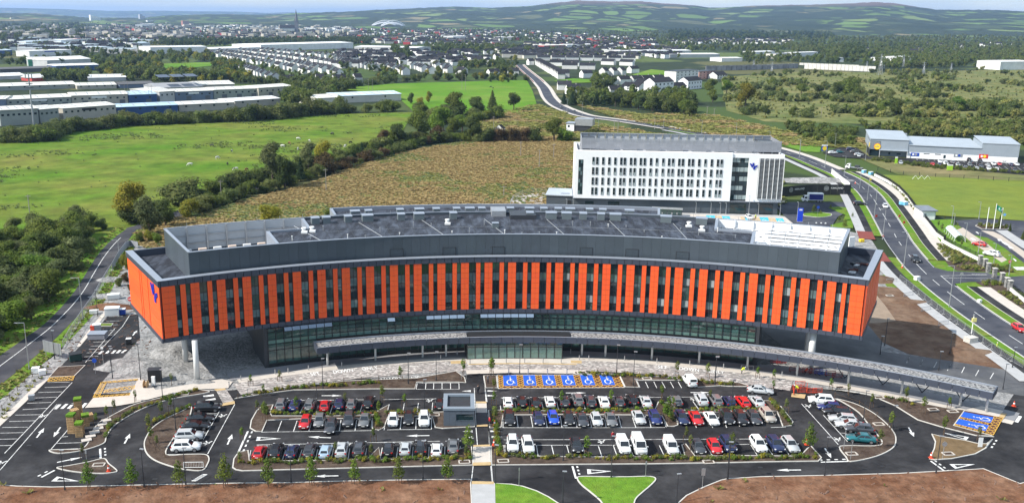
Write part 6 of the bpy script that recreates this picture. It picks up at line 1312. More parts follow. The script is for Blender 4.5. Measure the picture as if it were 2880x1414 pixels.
# ---- hedges: individual bushes in rows
def hedge(pts, step, hr, leafs, label, group, jit=1.5, keys=('bush','bush2'), wide=1.15, rows=1, name='hedge_bush'):
    d = densify(pts, step, False); k = 0
    for r in range(rows):
        for p in d:
            leaf = rv.choice(leafs); key = rv.choice([x for x in keys if leaf in TP[x]['crown']])
            pp = p+Vector((rv.uniform(-jit,jit), rv.uniform(-jit,jit)+r*4, 0)); plant(key, leaf, pp, rv.uniform(*hr), rv.uniform(0,6), label, 'bush', group, name, wide*rv.uniform(.85,1.2))
hedge(qs('N', [(0,262),(200,275),(330,268),(420,215),(550,188),(700,178),(900,152),(1100,138),(1350,128),(1600,118),(1900,102),(2200,72),(2576,52)]), 5, (5.,8.5), ('scrub','dark','green','scrub'), 'dense bush of the hedge between the pasture and the warehouses', 'hedge before the warehouses', 2.2, rows=2)
hedge([o_ for o_ in offset(LANE2[6:52], 6)], 9, (2.5,5.5), ('scrub','dark','green','brown'), 'hedge bush on the near side of the old lane', 'near lane hedge', 2.)
hedge([o_ for o_ in offset(LANE2[2:52], -7)], 8, (3.,6.5), ('scrub','dark','green'), 'hedge bush between the pasture and the old lane', 'far lane hedge', 2.)
hedge(qs('R', [(0,640),(290,615),(480,592),(700,582),(900,582),(1060,572),(1200,575),(1370,585)]), 14, (5,8), ('dark','scrub'), 'bush of the hedge along the top of the bright pasture', 'hedge above the bright pasture', 3.)
hedge(qs('R', [(1640,760),(1760,762),(1860,765),(1980,765)]), 6, (9,12), ('conifer','dark'), 'tall conifer of the row right of the road bend', 'conifer row by the road', 1.5, ('conifer',), 1.2, name='conifer')
hedge(qs('R', [(2000,770),(2200,790),(2400,820),(2576,850)]), 11, (9,13), ('green','dark','bright'), 'dense tree of the row beyond the road, below the white apartments', 'trees below the apartments', 3., ('oak',), 1.1, 1, 'tree')
hedge(qs('R', [(0,820),(200,815),(420,805),(560,800)]), 9, (6,9), ('dark','scrub','green'), 'dark bush in front of the pale long shed', 'bushes before the long shed', 2.5)
hedge(qs('N', [(1900,110),(2200,80),(2576,40)]), 9, (8,12), ('scrub','dark'), 'tall bush of the back hedge near the long shed', 'back hedge near the long shed', 3.)
hedge(qs('O', [(480,400),(640,370),(800,330),(930,312),(1100,312),(1300,310),(1480,312)]), 4.5, (4,7), ('dark','scrub','green'), 'undergrowth bush at the foot of the tall clump', 'undergrowth of the tall clump', 2.)
hedge(qs('R', [(560,850),(700,855),(860,870),(1040,875),(1160,850)]), 6, (6,10), ('dark','green','scrub'), 'bush in front of the pale green tree by the bright pasture', 'bushes before the bright pasture', 3.)
hedge(qs('O', [(960,250),(1100,225),(1250,230),(1400,240)]), 9, (10,14), ('green','dark','bright'), 'tall tree in the second rank of the clump', 'second rank of the tall clump', 2.5, ('oak',), 1.1, name='tree')
# left thicket along the lane
def inside(p, poly):
    c = False; k = len(poly)
    for i in range(k):
        a, b = poly[i-1], poly[i]
        if (a[1] > p[1]) != (b[1] > p[1]) and p[0] < (b[0]-a[0])*(p[1]-a[1])/(b[1]-a[1])+a[0]: c = not c
    return c
def fill(poly, step, rnd_):
    xs_ = [p[0] for p in poly]; ys_ = [p[1] for p in poly]; out = []; y = min(ys_)
    while y < max(ys_):
        x = min(xs_)
        while x < max(xs_):
            p = Vector((x+rnd_.uniform(-.5,.5)*step, y+rnd_.uniform(-.5,.5)*step, 0))
            if inside(p, poly): out.append(p)
            x += step
        y += step
    return out
TH = [q('F',-500,1400), q('F',0,1040), q('F',200,900), q('F',400,745), q('F',600,530), q('F',720,330), q('F',800,180), q('F',900,60), q('N',870,920), q('N',700,880), q('N',400,900), q('N',150,960), q('N',0,1000), q('N',-300,1100)]
for p in fill(TH, 5.2, rv):
    big_ = rv.random() < .25; plant(rv.choice(('willow','oak') if big_ else ('bush','bush2')), rv.choice(('scrub','green','grey','bright','dark','green')), p, rv.uniform(5.5,9) if big_ else rv.uniform(3.,6.5), rv.uniform(0,6), 'dense thicket bush left of the old lane', 'bush', 'thicket left of the old lane', 'thicket_bush', 1.15)
for k, (x, yb, yt, lf) in enumerate(((1130,370,240,'yellow'),(1160,300,180,'yellow'),(1120,480,400,'brown'),(1060,520,440,'scrub'),(1330,120,20,'yellow'),(1400,140,40,'bright'),(1250,130,40,'green'),(1160,560,500,'brown'))): tree_at('bush', lf, 'F', x, yb, yt, '%s bush behind the left end of the orange building' % ORD[k], .8, 'bushes behind the left end of the building', 'bush', 'bush')
# ---- scattered ground cover (nobody could count it): one object per kind, instanced in geometry nodes
def scatter(name, pts, meshes, mat_unused=None, label=None):
    """pts: (x, y, z, scale, kind)"""
    me = D.meshes.new(name); me.from_pydata([(p[0],p[1],p[2]) for p in pts], [], [])
    a = me.attributes.new('sc','FLOAT','POINT'); a.data.foreach_set('value', [p[3] for p in pts])
    a = me.attributes.new('kd','INT','POINT'); a.data.foreach_set('value', [int(p[4]) for p in pts])
    o = link(name, me); o['kind'] = 'stuff'
    if label: o['label'] = label
    ng = D.node_groups.new(name, 'GeometryNodeTree'); ng.interface.new_socket('Geometry', in_out='INPUT', socket_type='NodeSocketGeometry'); ng.interface.new_socket('Geometry', in_out='OUTPUT', socket_type='NodeSocketGeometry')
    gi, go = ng.nodes.new('NodeGroupInput'), ng.nodes.new('NodeGroupOutput'); jn = ng.nodes.new('GeometryNodeJoinGeometry'); l = ng.links.new
    sc = ng.nodes.new('GeometryNodeInputNamedAttribute'); sc.data_type = 'FLOAT'; sc.inputs[0].default_value = 'sc'; kd = ng.nodes.new('GeometryNodeInputNamedAttribute'); kd.data_type = 'INT'; kd.inputs[0].default_value = 'kd'
    rr = ng.nodes.new('FunctionNodeRandomValue'); rr.data_type = 'FLOAT_VECTOR'; rr.inputs[0].default_value = (0,0,0); rr.inputs[1].default_value = (0,0,6.28)
    for k, m in enumerate(meshes):
        po = D.objects.new('leaf_cluster', m); oi = ng.nodes.new('GeometryNodeObjectInfo'); oi.inputs['Object'].default_value = po; oi.inputs['As Instance'].default_value = True
        ip = ng.nodes.new('GeometryNodeInstanceOnPoints'); cp = ng.nodes.new('FunctionNodeCompare'); cp.data_type = 'INT'; cp.operation = 'EQUAL'; cp.inputs[3].default_value = k
        l(kd.outputs[0], cp.inputs[2]); l(cp.outputs[0], ip.inputs['Selection']); l(gi.outputs[0], ip.inputs['Points']); l(oi.outputs['Geometry'], ip.inputs['Instance']); l(rr.outputs[0], ip.inputs['Rotation']); l(sc.outputs[0], ip.inputs['Scale']); l(ip.outputs[0], jn.inputs[0])
    l(jn.outputs[0], go.inputs[0]); md = o.modifiers.new('scatter','NODES'); md.node_group = ng
    return o
def tuft(seed, n, r, h, leaf, w_=.12):
    rd = random.Random(seed); mb = MB()
    for _ in range(n):
        a = rd.uniform(0,6.28); d = rd.uniform(0,r)*.6; b = Vector((math.cos(a)*d,math.sin(a)*d,0)); t = b+Vector((math.cos(a)*r*rd.uniform(.3,1.),math.sin(a)*r*rd.uniform(.3,1.),h*rd.uniform(.6,1.1))); s_ = Vector((-math.sin(a),math.cos(a),0))*w_*rd.uniform(.7,1.4)
        mb.quad(b-s_*.5, b+s_*.5, t+s_*1.2, t-s_*.9)
    return mb.mesh('tuft', LF[leaf])
def shrubm(seed, leaf, n=60): return crown(seed, [(0,0,.42,.5,.5,.42),(.25,.1,.3,.3,.3,.3),(-.2,-.2,.3,.3,.3,.3)], n, .26, .6).mesh('shrub', LF[leaf])
def pix_fill(poly_px, n, rnd_, f):
    """points spread over an area of ground outlined in the photo"""
    out = []; xs_ = [p[0] for p in poly_px]; ys_ = [p[1] for p in poly_px]; tries = 0
    while len(out) < n and tries < n*20:
        tries += 1; x, y = rnd_.uniform(min(xs_),max(xs_)), rnd_.uniform(min(ys_),max(ys_))
        if inside((x,y), poly_px): out.append(f(P(x,y), x, y))
    return out
def tp(c, pts): a = CR[c]; return [(a[0]+x*a[2], a[1]+y*a[2]) for x, y in pts]
rb = random.Random(21)
def clump_noise(p, s_): return mnoise.noise(Vector((p.x/s_, p.y/s_, 0)))
bp_ = []
for p in fill(BRACK, 1.45, rb):
    x, y = proj(p)
    if y > 640 and 480 < x < 2400: continue
    k = clump_noise(p, 42)+.45*clump_noise(p, 9); bp_.append((p.x,p.y,.03, rb.uniform(.4,.95)*(1+.3*k), 0 if k > -.1-rb.uniform(0,.2) else 1 if rb.random() < .6 else 2))
scatter('bracken', bp_, [tuft(1,16,1.,.5,'bracken',.3), tuft(2,16,.9,.5,'grassy',.3), tuft(3,14,.9,.5,'rush',.25)], label='rust-brown bracken and rough grass behind the orange building')
rg = []
for poly in (ROUGH1, ROUGH2):
    for p in fill(poly, 3.6, rb):
        k = clump_noise(p, 25); rg.append((p.x,p.y,.02, rb.uniform(.7,1.8), 0 if k > .08 else 1))
scatter('rough_grass', rg, [tuft(4,16,1.3,.5,'bracken',.4), tuft(5,16,1.4,.5,'grassy',.4)], label='rough brown grass beside the road')
ps_ = []
for p in fill(FIELD, 5.5, rb):
    x, y = proj(p)
    if x < -60: continue
    k = clump_noise(p, 38)+.35*clump_noise(p, 9)
    if k > .3 or rb.random() < .05: ps_ += [(p.x+rb.uniform(-2.6,2.6), p.y+rb.uniform(-2.6,2.6), 0, rb.uniform(.4,.85), rb.random() < .2) for _ in range(6 if k > .3 else 1)]
scatter('rushes', ps_, [tuft(6,16,.6,.7,'rush',.16), tuft(7,14,.6,.55,'scrub',.2)], label='rush tussocks in the pasture')
# planting in the car park beds and beside the right-hand paths
def strip_pts(c, pts, wd, dens, zz, sr, kinds):
    out = []; d = densify([q(c,*p) for p in pts], .5, False)
    for p in d:
        for _ in range(dens): out.append((p.x+rb.uniform(-wd,wd)*.4, p.y+rb.uniform(-wd,wd), zz, rb.uniform(*sr), rb.randrange(kinds)))
    return out
SHR = [shrubm(1,'bright'), shrubm(2,'scrub'), shrubm(3,'yellow')]
sp_ = []
for c, pts in (('B',[(385,500),(900,510),(1250,500)]),('B',[(1380,500),(1740,500)]),('B',[(120,920),(500,925),(1200,910),(2050,890)]),('B',[(300,430),(330,520)]),('B',[(150,350),(700,275),(1300,240)]),('C',[(220,480),(900,485),(1530,480)]),('C',[(1700,480),(2261,470)]),('C',[(230,870),(700,880)]),('C',[(780,880),(1020,880)]),('C',[(1100,895),(2261,890)]),('C',[(1580,400),(1680,560)]),('D',[(390,390),(470,480),(560,590)]),('D',[(0,470),(300,470)]),('D',[(0,890),(700,885),(790,870)]),('C',[(900,165),(1500,185),(2200,255)]),('D',[(1380,360),(1500,390),(1600,420)]),('A',[(900,700),(960,600),(1150,470),(1500,360),(1690,305)]),('A',[(1290,600),(1450,520),(1640,440)]),('C',[(150,480),(190,860)]),('B',[(2040,800),(2080,880)]),('B',[(1270,510),(1300,620)])):
    sp_ += strip_pts(c, pts, .6, 1, .15, (.45,1.), 3)
scatter('shrub_planting', sp_, SHR, label='low green shrubs planted in the car park beds')
sr_ = []
for c, pl in (('E',[(1740,150),(1900,200),(2110,320),(1900,330),(1830,280)]),('E',[(1930,340),(2150,350),(2190,390),(1960,385)]),('E',[(2130,490),(2300,480),(2340,520),(2180,520)]),('E',[(2250,560),(2420,600),(2530,690),(2480,700),(2330,610)]),('E',[(2230,340),(2420,360),(2430,400),(2240,395)]),('U',[(1300,460),(1850,480),(1860,530),(1400,520)]),('M',[(1000,540),(1130,640),(1300,840),(1330,830),(1170,640),(1040,545)])):
    w_ = [q(c,*p) for p in pl]; sr_ += [(p.x,p.y,.15, rb.uniform(.7,1.3), rb.randrange(3)) for p in fill(w_, 1.15, rb)]
scatter('shrub_planting', sr_, [shrubm(4,'grassy'), shrubm(5,'scrub'), shrubm(6,'green')], label='shrub beds along the right-hand footpath and gate')
sheet('planting_bed', qs('E', [(1690,100),(1800,140),(1900,195),(2125,305),(2200,395),(1930,385),(1850,330),(1760,210)]), M_MULCH, .16); sheet('planting_bed', qs('E', [(2100,490),(2330,480),(2400,560),(2530,670),(2620,760),(2530,730),(2330,620)]), M_MULCH, .16); sheet('planting_bed', qs('E', [(2230,335),(2420,355),(2440,400),(2240,400)]), M_MULCH, .16)
# long grass on the lane verges
vg = []
for a in (offset(LLs,-1.2), offset(LLs,-2.8), offset(LRs,1.1), offset(LRs,2.4)):
    for p in densify(a, .9, False): vg.append((p.x+rb.uniform(-.8,.8), p.y+rb.uniform(-.8,.8), .03, rb.uniform(.4,.8), rb.random() < .35))
for c, pl in (('A',[(0,420),(150,280),(300,160),(420,60),(400,0),(200,120),(0,260)]),('A',[(0,590),(130,430),(290,270),(420,130),(300,180),(0,470)])): vg += [(p.x,p.y,.05, rb.uniform(.4,.8), rb.random() < .3) for p in fill([q(c,*p) for p in pl], 1.5, rb)]
scatter('verge_grass', vg, [tuft(8,12,.7,.6,'grassy',.2), tuft(9,12,.7,.6,'scrub',.2)], label='long grass on the verges of the old lane')
# ---- young staked trees
ST = [('B',348,1130,870),('B',725,1120,850),('B',1090,1112,880),('B',1472,1108,860),('B',1885,1100,850),('A',768,1160,895),('A',1138,1150,870),('A',1542,1145,890),('A',1940,1140,835),
 ('A',1165,400,300),('A',985,500,370),('A',920,550,425),('A',1390,545,380),('A',1470,480,345),('A',1280,660,490),('A',1300,760,600),('A',1350,800,680),('A',830,600,500),('A',715,880,750),('A',1475,250,150),
 ('B',200,262,160),('B',450,225,120),('B',1485,225,85),('B',2025,180,20),('B',2270,170,10),('B',590,490,345),('B',1010,430,310),('B',1330,400,245),('B',1300,530,385),('B',1300,640,515),('B',1255,740,610),('B',1235,880,750),('B',1520,440,320),('B',125,730,635),('B',325,570,385),('B',258,490,385),('B',2065,830,590),('B',2050,890,780),('B',108,940,815),('B',930,860,735),('B',310,350,280),
 ('C',130,180,10),('C',150,310,190),('C',150,430,300),('C',165,570,430),('C',180,690,585),('C',190,810,690),('C',205,870,790),('C',730,440,295),('C',1155,430,285),('C',1590,380,245),('C',1640,570,345),('C',1690,460,355),('C',945,875,680),('C',1800,740,605),('C',1835,810,675),('C',2190,840,650),('C',1722,180,40),('C',1985,195,55),('C',2005,400,285),
 ('D',275,195,90),('D',415,215,120),('D',410,310,215),('D',905,295,212),('D',1055,340,240),('D',1255,450,322),('D',1548,410,258),('D',1700,500,345),('D',1875,690,510),('D',1418,650,475),('D',1325,790,625),('D',720,830,565),('D',520,490,365),('D',420,490,378),('D',485,570,440),('D',1920,460,360),('D',2175,730,600)]
def xsort(e): a = CR[e[0]]; return a[0]+e[1]*a[2]
ST.sort(key=xsort)
def row_of(e):
    y = CR[e[0]][1]+e[2]*CR[e[0]][2]
    return 'on the soil edge along the bottom' if y > 1335 else 'in the front planting beds' if y > 1250 else 'in the middle planting beds' if y > 1150 else 'in the upper planting beds'
rc = {}
M_STAKE = mk('timber_stake', (.11,.075,.05), .9, .2, 3.)
stake = MB()
for s_ in (-1,1): stake.tube((s_*.45,0,-.1),(s_*.45,0,1.1),.05,5)
stake.beam((-.45,0,.95),(.45,0,.95),.04,.08); stake_me = stake.mesh('stake_frame', M_STAKE)
def ordw(n):
    return ORD[n] if n < 18 else {18:'nineteenth',19:'twentieth',20:'twenty-first',21:'twenty-second',22:'twenty-third',23:'twenty-fourth',24:'twenty-fifth',25:'twenty-sixth',26:'twenty-seventh',27:'twenty-eighth',28:'twenty-ninth',29:'thirtieth'}.get(n,'thirty-odd')
for e in ST:
    r_ = row_of(e); n_ = rc.get(r_,0); rc[r_] = n_+1; b, h = top_h(*e); big = h > 4.2 or r_.startswith('on')
    t = plant('sapling' if big else 'sapling2', rv.choice(('bright','green','bright') if big else ('bright','green','scrub')), b+Vector((0,0,.12)), max(2.4,h), rv.uniform(0,6), 'young tree, %s from the left %s' % (ordw(n_), r_), 'tree', 'young trees '+r_, 'young_tree', 1.05 if big else 1.2)
    k_ = link('stake_frame', stake_me, t); k_.scale = (1/t.scale[0],1/t.scale[0],1/t.scale[2])
for k, (c, x, yb, yt, lf, lb) in enumerate((('U',1895,570,420,'dark','small dark evergreen beside the flagpoles'),('U',2120,720,560,'dark','dark evergreen at the right picture edge near the flagpoles'),('U',1705,500,270,'conifer','slim dark evergreen between the flagpoles'))): tree_at('conifer', 'dark', c, x, yb, yt, lb, .9)
for k, (x, yb, yt) in enumerate(((735,380,300),(620,520,370),(680,600,420),(1030,870,700),(960,520,410))): tree_at('sapling2','scrub','U',x,yb,yt,'%s thin young tree on the lawn around the arched shelter' % ORD[k], 1.2, 'thin young trees on the lawn')
for k, (x, yb, yt) in enumerate(((1890,500,330),(2010,510,430),(2180,420,330),(2330,640,520),(2420,760,580),(2560,560,470))): tree_at('sapling','brown' if False else 'green','Y',x,yb,yt,'%s small tree of the roundabout planting by the white block' % ORD[k], 1.3, 'small trees by the roundabout')

# stones and weeds on the bare soil
rk = []
for poly, st_ in ((soilL,1.5),(soilR,1.7),(SITE[:7]+[q('F',1500,1265),q('F',1240,760)],1.6)):
    for p in fill([Vector((p[0],p[1],0)) for p in poly], st_, rb):
        x, y = proj(p)
        if -40 < x < 2920 and y < 1450 and rb.random() < .6: rk.append((p.x,p.y,.2 if st_ != 1.6 else .06, rb.uniform(.4,1.5), rb.random() < .07))
ROCK = MB()
for i in range(3): ROCK.tube((.2*i-.2,.1*i,-.05),(.2*i-.16,.1*i+.04,.1+.03*i),.13,5,.05)
scatter('stones', rk, [ROCK.mesh('stone', mk('soil_stone', (.17,.11,.085), .95, .3, 3.)), tuft(11,8,.4,.35,'grassy',.12)], label='stones and weeds on the bare soil')
# ================================================================ warehouses, houses and the town beyond
WALLC = {'cream':(.55,.53,.46),'grey green':(.28,.3,.27),'beige':(.4,.37,.31),'dark blue':(.02,.07,.2),'slate blue':(.13,.17,.24),'white':(.72,.72,.7),'green':(.06,.28,.18),'dark grey':(.08,.08,.085),'red':(.45,.06,.05),'pale grey':(.46,.46,.46)}
M_WALLO = mk('shed_wall', (.5,.5,.5), .75, .1, .12, objcol=True)
ROOFC = {'cream':(.62,.6,.54),'light blue':(.38,.52,.62),'white':(.7,.7,.69),'dark':(.085,.08,.078),'pale blue':(.5,.6,.66),'grey':(.3,.31,.33)}
M_ROOFO = mk('sheet_roof', (.6,.6,.55), .6, .12, .12, objcol=True)
M_RLIGHT = mk('roof_light_strip', (.33,.34,.34), .5, .1, .3); M_SHUT = mk('roller_shutter', (.1,.11,.13), .6, .1, .5)
def shed(c, x0, y0, x1, y1, ytop, dep, rc_, wc, label, win=0, doors=0, pitch=.1, group='warehouses', sign=None, name='warehouse', cat='warehouse', strips=5):
    f = Face(q(c,x0,y0), q(c,x1,y1)); h = max(3., f.sz(c,x0,ytop)[1]); L = f.len
    t = thing(name, label, cat, f.p(L/2,0), world=True, group=group)
    o = blk(f, 'wall', M_WALLO, t, 0, L, -.3, h, -dep, 0); o.color = (*WALLC[wc],1)
    rh = h+dep*pitch*.5; m = MB(); a, b = -.4, L+.4
    pr_ = [(.5,h),(-dep/2,rh),(-dep-.5,h)]
    top = [[f.p(s_,z+.3,o_) for o_,z in pr_] for s_ in (a,b)]; bot = [[f.p(s_,z,o_) for o_,z in pr_] for s_ in (a,b)]
    for i in range(2): m.quad(top[0][i],top[1][i],top[1][i+1],top[0][i+1]); m.quad(bot[0][i+1],bot[1][i+1],bot[1][i],bot[0][i])
    m.quad(bot[0][0],bot[1][0],top[1][0],top[0][0]); m.quad(bot[1][2],bot[0][2],top[0][2],top[1][2])
    for e in (0,1):
        for i in range(2): m.quad(bot[e][i],bot[e][i+1],top[e][i+1],top[e][i])
        m.quad(*bot[e])
    ro = m.build('roof', M_ROOFO, t); ro.color = (*ROOFC[rc_],1)
    for k in range(strips):
        s_ = L*(k+.5)/strips; MB().quad(f.p(s_-.6,h+.34+(rh-h)*.15,-dep*.07), f.p(s_+.6,h+.34+(rh-h)*.15,-dep*.07), f.p(s_+.6,h+.34+(rh-h)*.85,-dep*.43), f.p(s_-.6,h+.34+(rh-h)*.85,-dep*.43)).build('roof_light', M_RLIGHT, ro)
    for k in range(win): s_ = L*(k+.5)/win; blk(f, 'window', M_GLASS, t, s_-.7, s_+.7, h*.62, h*.62+1.2, 0, .08)
    for k in range(doors): s_ = L*(k+.7)/doors; blk(f, 'shutter_door', M_SHUT, t, s_-2, s_+2, 0, min(4,h*.5), 0, .1)
    if sign: blk(f, 'sign_panel', sign, t, L*.35, L*.62, h*.72, h*.9, 0, .15)
    return f
shed('N',8,146,296,128,30,24,'cream','grey green','grey-green warehouse at the left edge in the front row',7,0)
shed('N',306,124,450,110,24,24,'cream','grey green','narrow grey-green warehouse second in the front row',4,0)
shed('N',482,104,880,72,16,26,'cream','beige','beige warehouse with black sign third in the front row',9,0,sign=M_BLACK)
shed('Q',850,835,1290,815,780,24,'light blue','dark blue','dark blue warehouse with light blue roof in the front row',4,0)
shed('Q',1300,810,1700,790,762,24,'cream','beige','long cream-roofed shed in the front row behind the hedge',4,0); shed('Q',1705,780,2030,758,735,24,'white','beige','white-roofed shed at the right end of the front row',3,0)
shed('Q',-160,800,45,798,722,26,'cream','slate blue','slate-blue warehouse cut by the left edge in the second row',2,1)
shed('Q',55,795,520,772,724,28,'cream','grey green','grey-green warehouse with roller doors in the second row',9,3,sign=M_WPAINT)
shed('Q',524,771,930,757,696,28,'cream','beige','beige warehouse with white sign in the second row',8,3,sign=M_WPAINT)
shed('Q',936,757,1140,748,690,30,'light blue','dark blue','bright blue warehouse at the end of the second row',2,1)
shed('Q',1160,742,1268,734,668,40,'cream','pale grey','pale gable-ended warehouse right of the blue one',3,0)
shed('Q',1272,734,1548,722,668,26,'cream','slate blue','slate-blue warehouse right of the pale gable',5,2,sign=M_WPAINT); shed('Q',1552,721,1872,708,654,26,'cream','grey green','long grey-green warehouse right of the slate-blue one',7,3); shed('Q',1876,710,2120,692,640,26,'cream','beige','beige warehouse at the right end of the second row',6,2)
shed('Q',-100,662,555,640,632,34,'cream','grey green','wide cream-roofed warehouse in the third row at left',6,0); shed('Q',560,648,845,640,630,30,'cream','beige','smaller cream-roofed warehouse in the third row',5,0)
shed('Q',-80,580,190,570,566,40,'white','pale grey','white-roofed warehouse in the fourth row at left',0,0); shed('Q',232,590,330,585,572,20,'white','red','small red-walled shed with white roof behind the rows',0,0,.3,strips=0); shed('Q',640,590,915,585,566,40,'white','pale grey','white-roofed warehouse behind the third row',0,0)
shed('Q',0,530,480,515,505,30,'dark','dark grey','long dark-roofed shed behind the white roofs',0,0,strips=0); shed('Q',870,640,1120,632,615,30,'dark','slate blue','dark-roofed blue shed above the blue warehouse',0,0,strips=0)
so2 = shed('Q',1150,668,1470,655,640,40,'grey','pale grey','warehouse with dark solar panels on its roof',0,0,.14,strips=0)
for k in range(3): MB().quad(*[so2.p(so2.len*(.06+.31*k+a),12.2+b,o) for a,b,o in ((0,0,-4),(.27,0,-4),(.27,1.6,-16),(0,1.6,-16))]).build('solar_panel', mk('solar_panel', (.02,.025,.05), .2, .05), [o for o in D.objects if o.get('label','').startswith('warehouse with dark solar')][0])
shed('Q',1440,650,1700,642,618,40,'cream','beige','cream-roofed shed beside the solar roof',0,0)
shed('Q',208,480,338,478,432,40,'white','green','green gable-ended shed with white roof',0,1); shed('Q',345,485,660,470,440,40,'white','pale grey','white saw-roofed shed right of the green gable',0,0,.16,strips=7); shed('Q',410,520,720,510,480,30,'white','dark blue','low white-roofed blue shed below the saw roof',0,0)
shed('Q',215,412,520,400,372,30,'white','white','white showroom with dark blue lettering band',0,0,.02,sign=M_BSIGN,strips=0); shed('Q',445,335,580,325,292,25,'white','white','white cube office among the trees at left',0,0,.02,strips=0)
shed('Q',-120,410,90,400,372,30,'pale blue','dark blue','blue-walled shed at the left edge beyond the trees',0,0)
shed('Q',1092,395,1500,388,345,60,'white','white','huge white warehouse, left of three beyond the houses',0,0,.04,strips=0); shed('Q',1505,388,1885,372,358,60,'white','white','huge white warehouse, middle of three beyond the houses',0,0,.04,strips=0); shed('Q',1892,372,2560,350,328,80,'white','white','huge white warehouse, right of three beyond the houses',0,0,.04,strips=0); shed('R',120,372,572,382,340,70,'white','pale grey','long white warehouse over the housing estate centre',0,0,.04,strips=0)
shed('Q',2290,772,2480,762,715,30,'cream','cream','cream-roofed half of the long shed by the bright pasture',2,0,strips=2); shed('R',-15,748,460,728,700,30,'pale blue','cream','pale blue-roofed half of the long shed by the bright pasture',2,0,strips=9)
for a_ in (('R',835,296,925,292,266,30,'white','white','white windowless hall in the town, middle distance'),('R',1495,362,1645,358,332,30,'cream','red','salmon-red school-like hall in the suburb'),('R',1180,290,1300,288,272,30,'white','white','white hall left of the salmon-red hall'),('R',1660,345,2000,340,326,30,'white','white','long white building right of the salmon-red hall'),('R',2020,405,2560,400,372,40,'white','pale grey','very long white depot right of the new estate'),('S',10,420,370,418,396,40,'white','pale grey','white depot roof beyond the apartments'),('S',385,448,535,446,424,30,'white','white','white flat building right of the depot'),('S',910,415,1080,408,385,20,'white','white','white apartment row in the far woodland'),('S',775,425,870,422,392,20,'grey','cream','cream apartment block left of the white row'),('S',632,392,770,388,378,30,'white','white','low white building in the far woodland'),('S',2400,508,2620,505,450,40,'white','white','white warehouse at the right edge beyond the scrub'),('S',1650,448,1770,442,418,30,'white','white','white house group in the right woodland'),('S',1500,440,1545,440,420,14,'white','white','lone white house right of the quarry wall'),('S',1225,450,1270,450,422,14,'grey','white','white gabled house below the quarry trees'),('Q',1050,275,1190,270,258,40,'white','white','white flat-roofed school in the far town'),('Q',1030,205,1125,200,178,30,'white','white','pale hall in the far town near the grey tower'),('R',1010,215,1100,212,198,30,'cream','cream','cream block in the far town under the hills'),('R',630,285,665,282,262,20,'grey','white','arched white hall in the far town')):
    shed(*a_, 0, 0, .06, group='large pale buildings of the town', strips=0, name='hall', cat='building')
# quarry retaining walls
def qwall(c, pts, h, n, mat, lb):
    p_ = [q(c,*p) for p in pts]; t = thing('retaining_wall', lb, 'wall', p_[0], world=True)
    for a, b in zip(p_, p_[1:]):
        for k in range(n): MB().beam(a.lerp(b,k/n)+Vector((0,0,h/2)), a.lerp(b,(k+.92)/n)+Vector((0,0,h/2)), 1., h).build('wall_panel', mat, t)
        MB().beam(a+Vector((0,1,h/2-.2)), b+Vector((0,1,h/2-.2)), .6, h-.4).build('wall_backing', M_CORE, t)
qwall('S', [(270,515),(600,508),(940,495)], 6.5, 9, mk('weathered_concrete', (.26,.26,.27), .9, .3, .1), 'long weathered grey quarry wall beyond the scrubland')
qwall('S', [(985,500),(1250,512),(1500,522)], 7, 9, mk('pale_concrete', (.6,.58,.54), .9, .15, .1), 'white panelled quarry wall right of the grey one'); qwall('S', [(950,472),(1380,490)], 3.2, 14, mk('pale_concrete', (.6,.58,.54), .9, .15, .1), 'upper white wall above the panelled quarry wall')
# ---- houses
M_HW = mk('house_render', (.7,.7,.68), .8, .06, .3, objcol=True); M_HR = mk('house_slates', (.03,.03,.034), .9, .12, .4, rnd=.25)
def house_mesh(w_, d_, e_, r_):
    wl = MB(); wl.prism([(-w_/2,-d_/2),(w_/2,-d_/2),(w_/2,d_/2),(-w_/2,d_/2)], -.5, e_)
    for s_ in (-1,1): wl.quad((s_*w_/2,-d_/2,e_),(s_*w_/2,d_/2,e_),(s_*w_/2,0,r_-.15))
    rf = MB(); k = .35; P_ = [(-d_/2-k,e_-.15),(0,r_),(d_/2+k,e_-.15)]
    for i in range(2): rf.quad((-w_/2-.2,P_[i][0],P_[i][1]),(w_/2+.2,P_[i][0],P_[i][1]),(w_/2+.2,P_[i+1][0],P_[i+1][1]),(-w_/2-.2,P_[i+1][0],P_[i+1][1])); rf.quad((-w_/2-.2,P_[i][0],P_[i][1]-.2),(-w_/2-.2,P_[i+1][0],P_[i+1][1]-.2),(w_/2+.2,P_[i+1][0],P_[i+1][1]-.2),(w_/2+.2,P_[i][0],P_[i][1]-.2))
    return wl.mesh('wall', M_HW), rf.mesh('roof', M_HR)
HM = [house_mesh(13,8.5,5.2,8.4), house_mesh(8,9,5.4,9.), house_mesh(20,8.5,5.3,8.6)]
CHM = MB().box((2.5,0,8.4),(1.1,.7,1.6)).mesh('chimney', M_HW)
wnm = MB()
for x in (-3.8,-1.3,1.3,3.8):
    for z in (1.4,3.9): wnm.box((x,-4.27,z),(1.3,.1,1.2))
WNM = wnm.mesh('windows', M_GLASS)
def house(kind, p, rz, label, group, col_=None, cat='house'):
    t = thing('house', label, cat, p, rz, group); a, b = HM[kind]; o = link('wall', a, t); v = rv.uniform(.55,.78); o.color = col_ or (v,v*.99,v*.95,1)
    r = link('roof', b, t)
    if kind != 1: link('chimney', CHM, r).color = (.35,.3,.28,1)
    return t
def terrace(c, pts, step, kinds, label, group, turn=0., jit=1.):
    for p in densify([q(c,*p) for p in pts], step, False): pass
    d = densify([q(c,*p) for p in pts], step, False)
    for i, p in enumerate(d[:-1]):
        u_ = (d[i+1]-p).normalized(); house(rv.choice(kinds), p+Vector((rv.uniform(-jit,jit),rv.uniform(-jit,jit),0)), math.atan2(u_.y,u_.x)+turn, label, group)
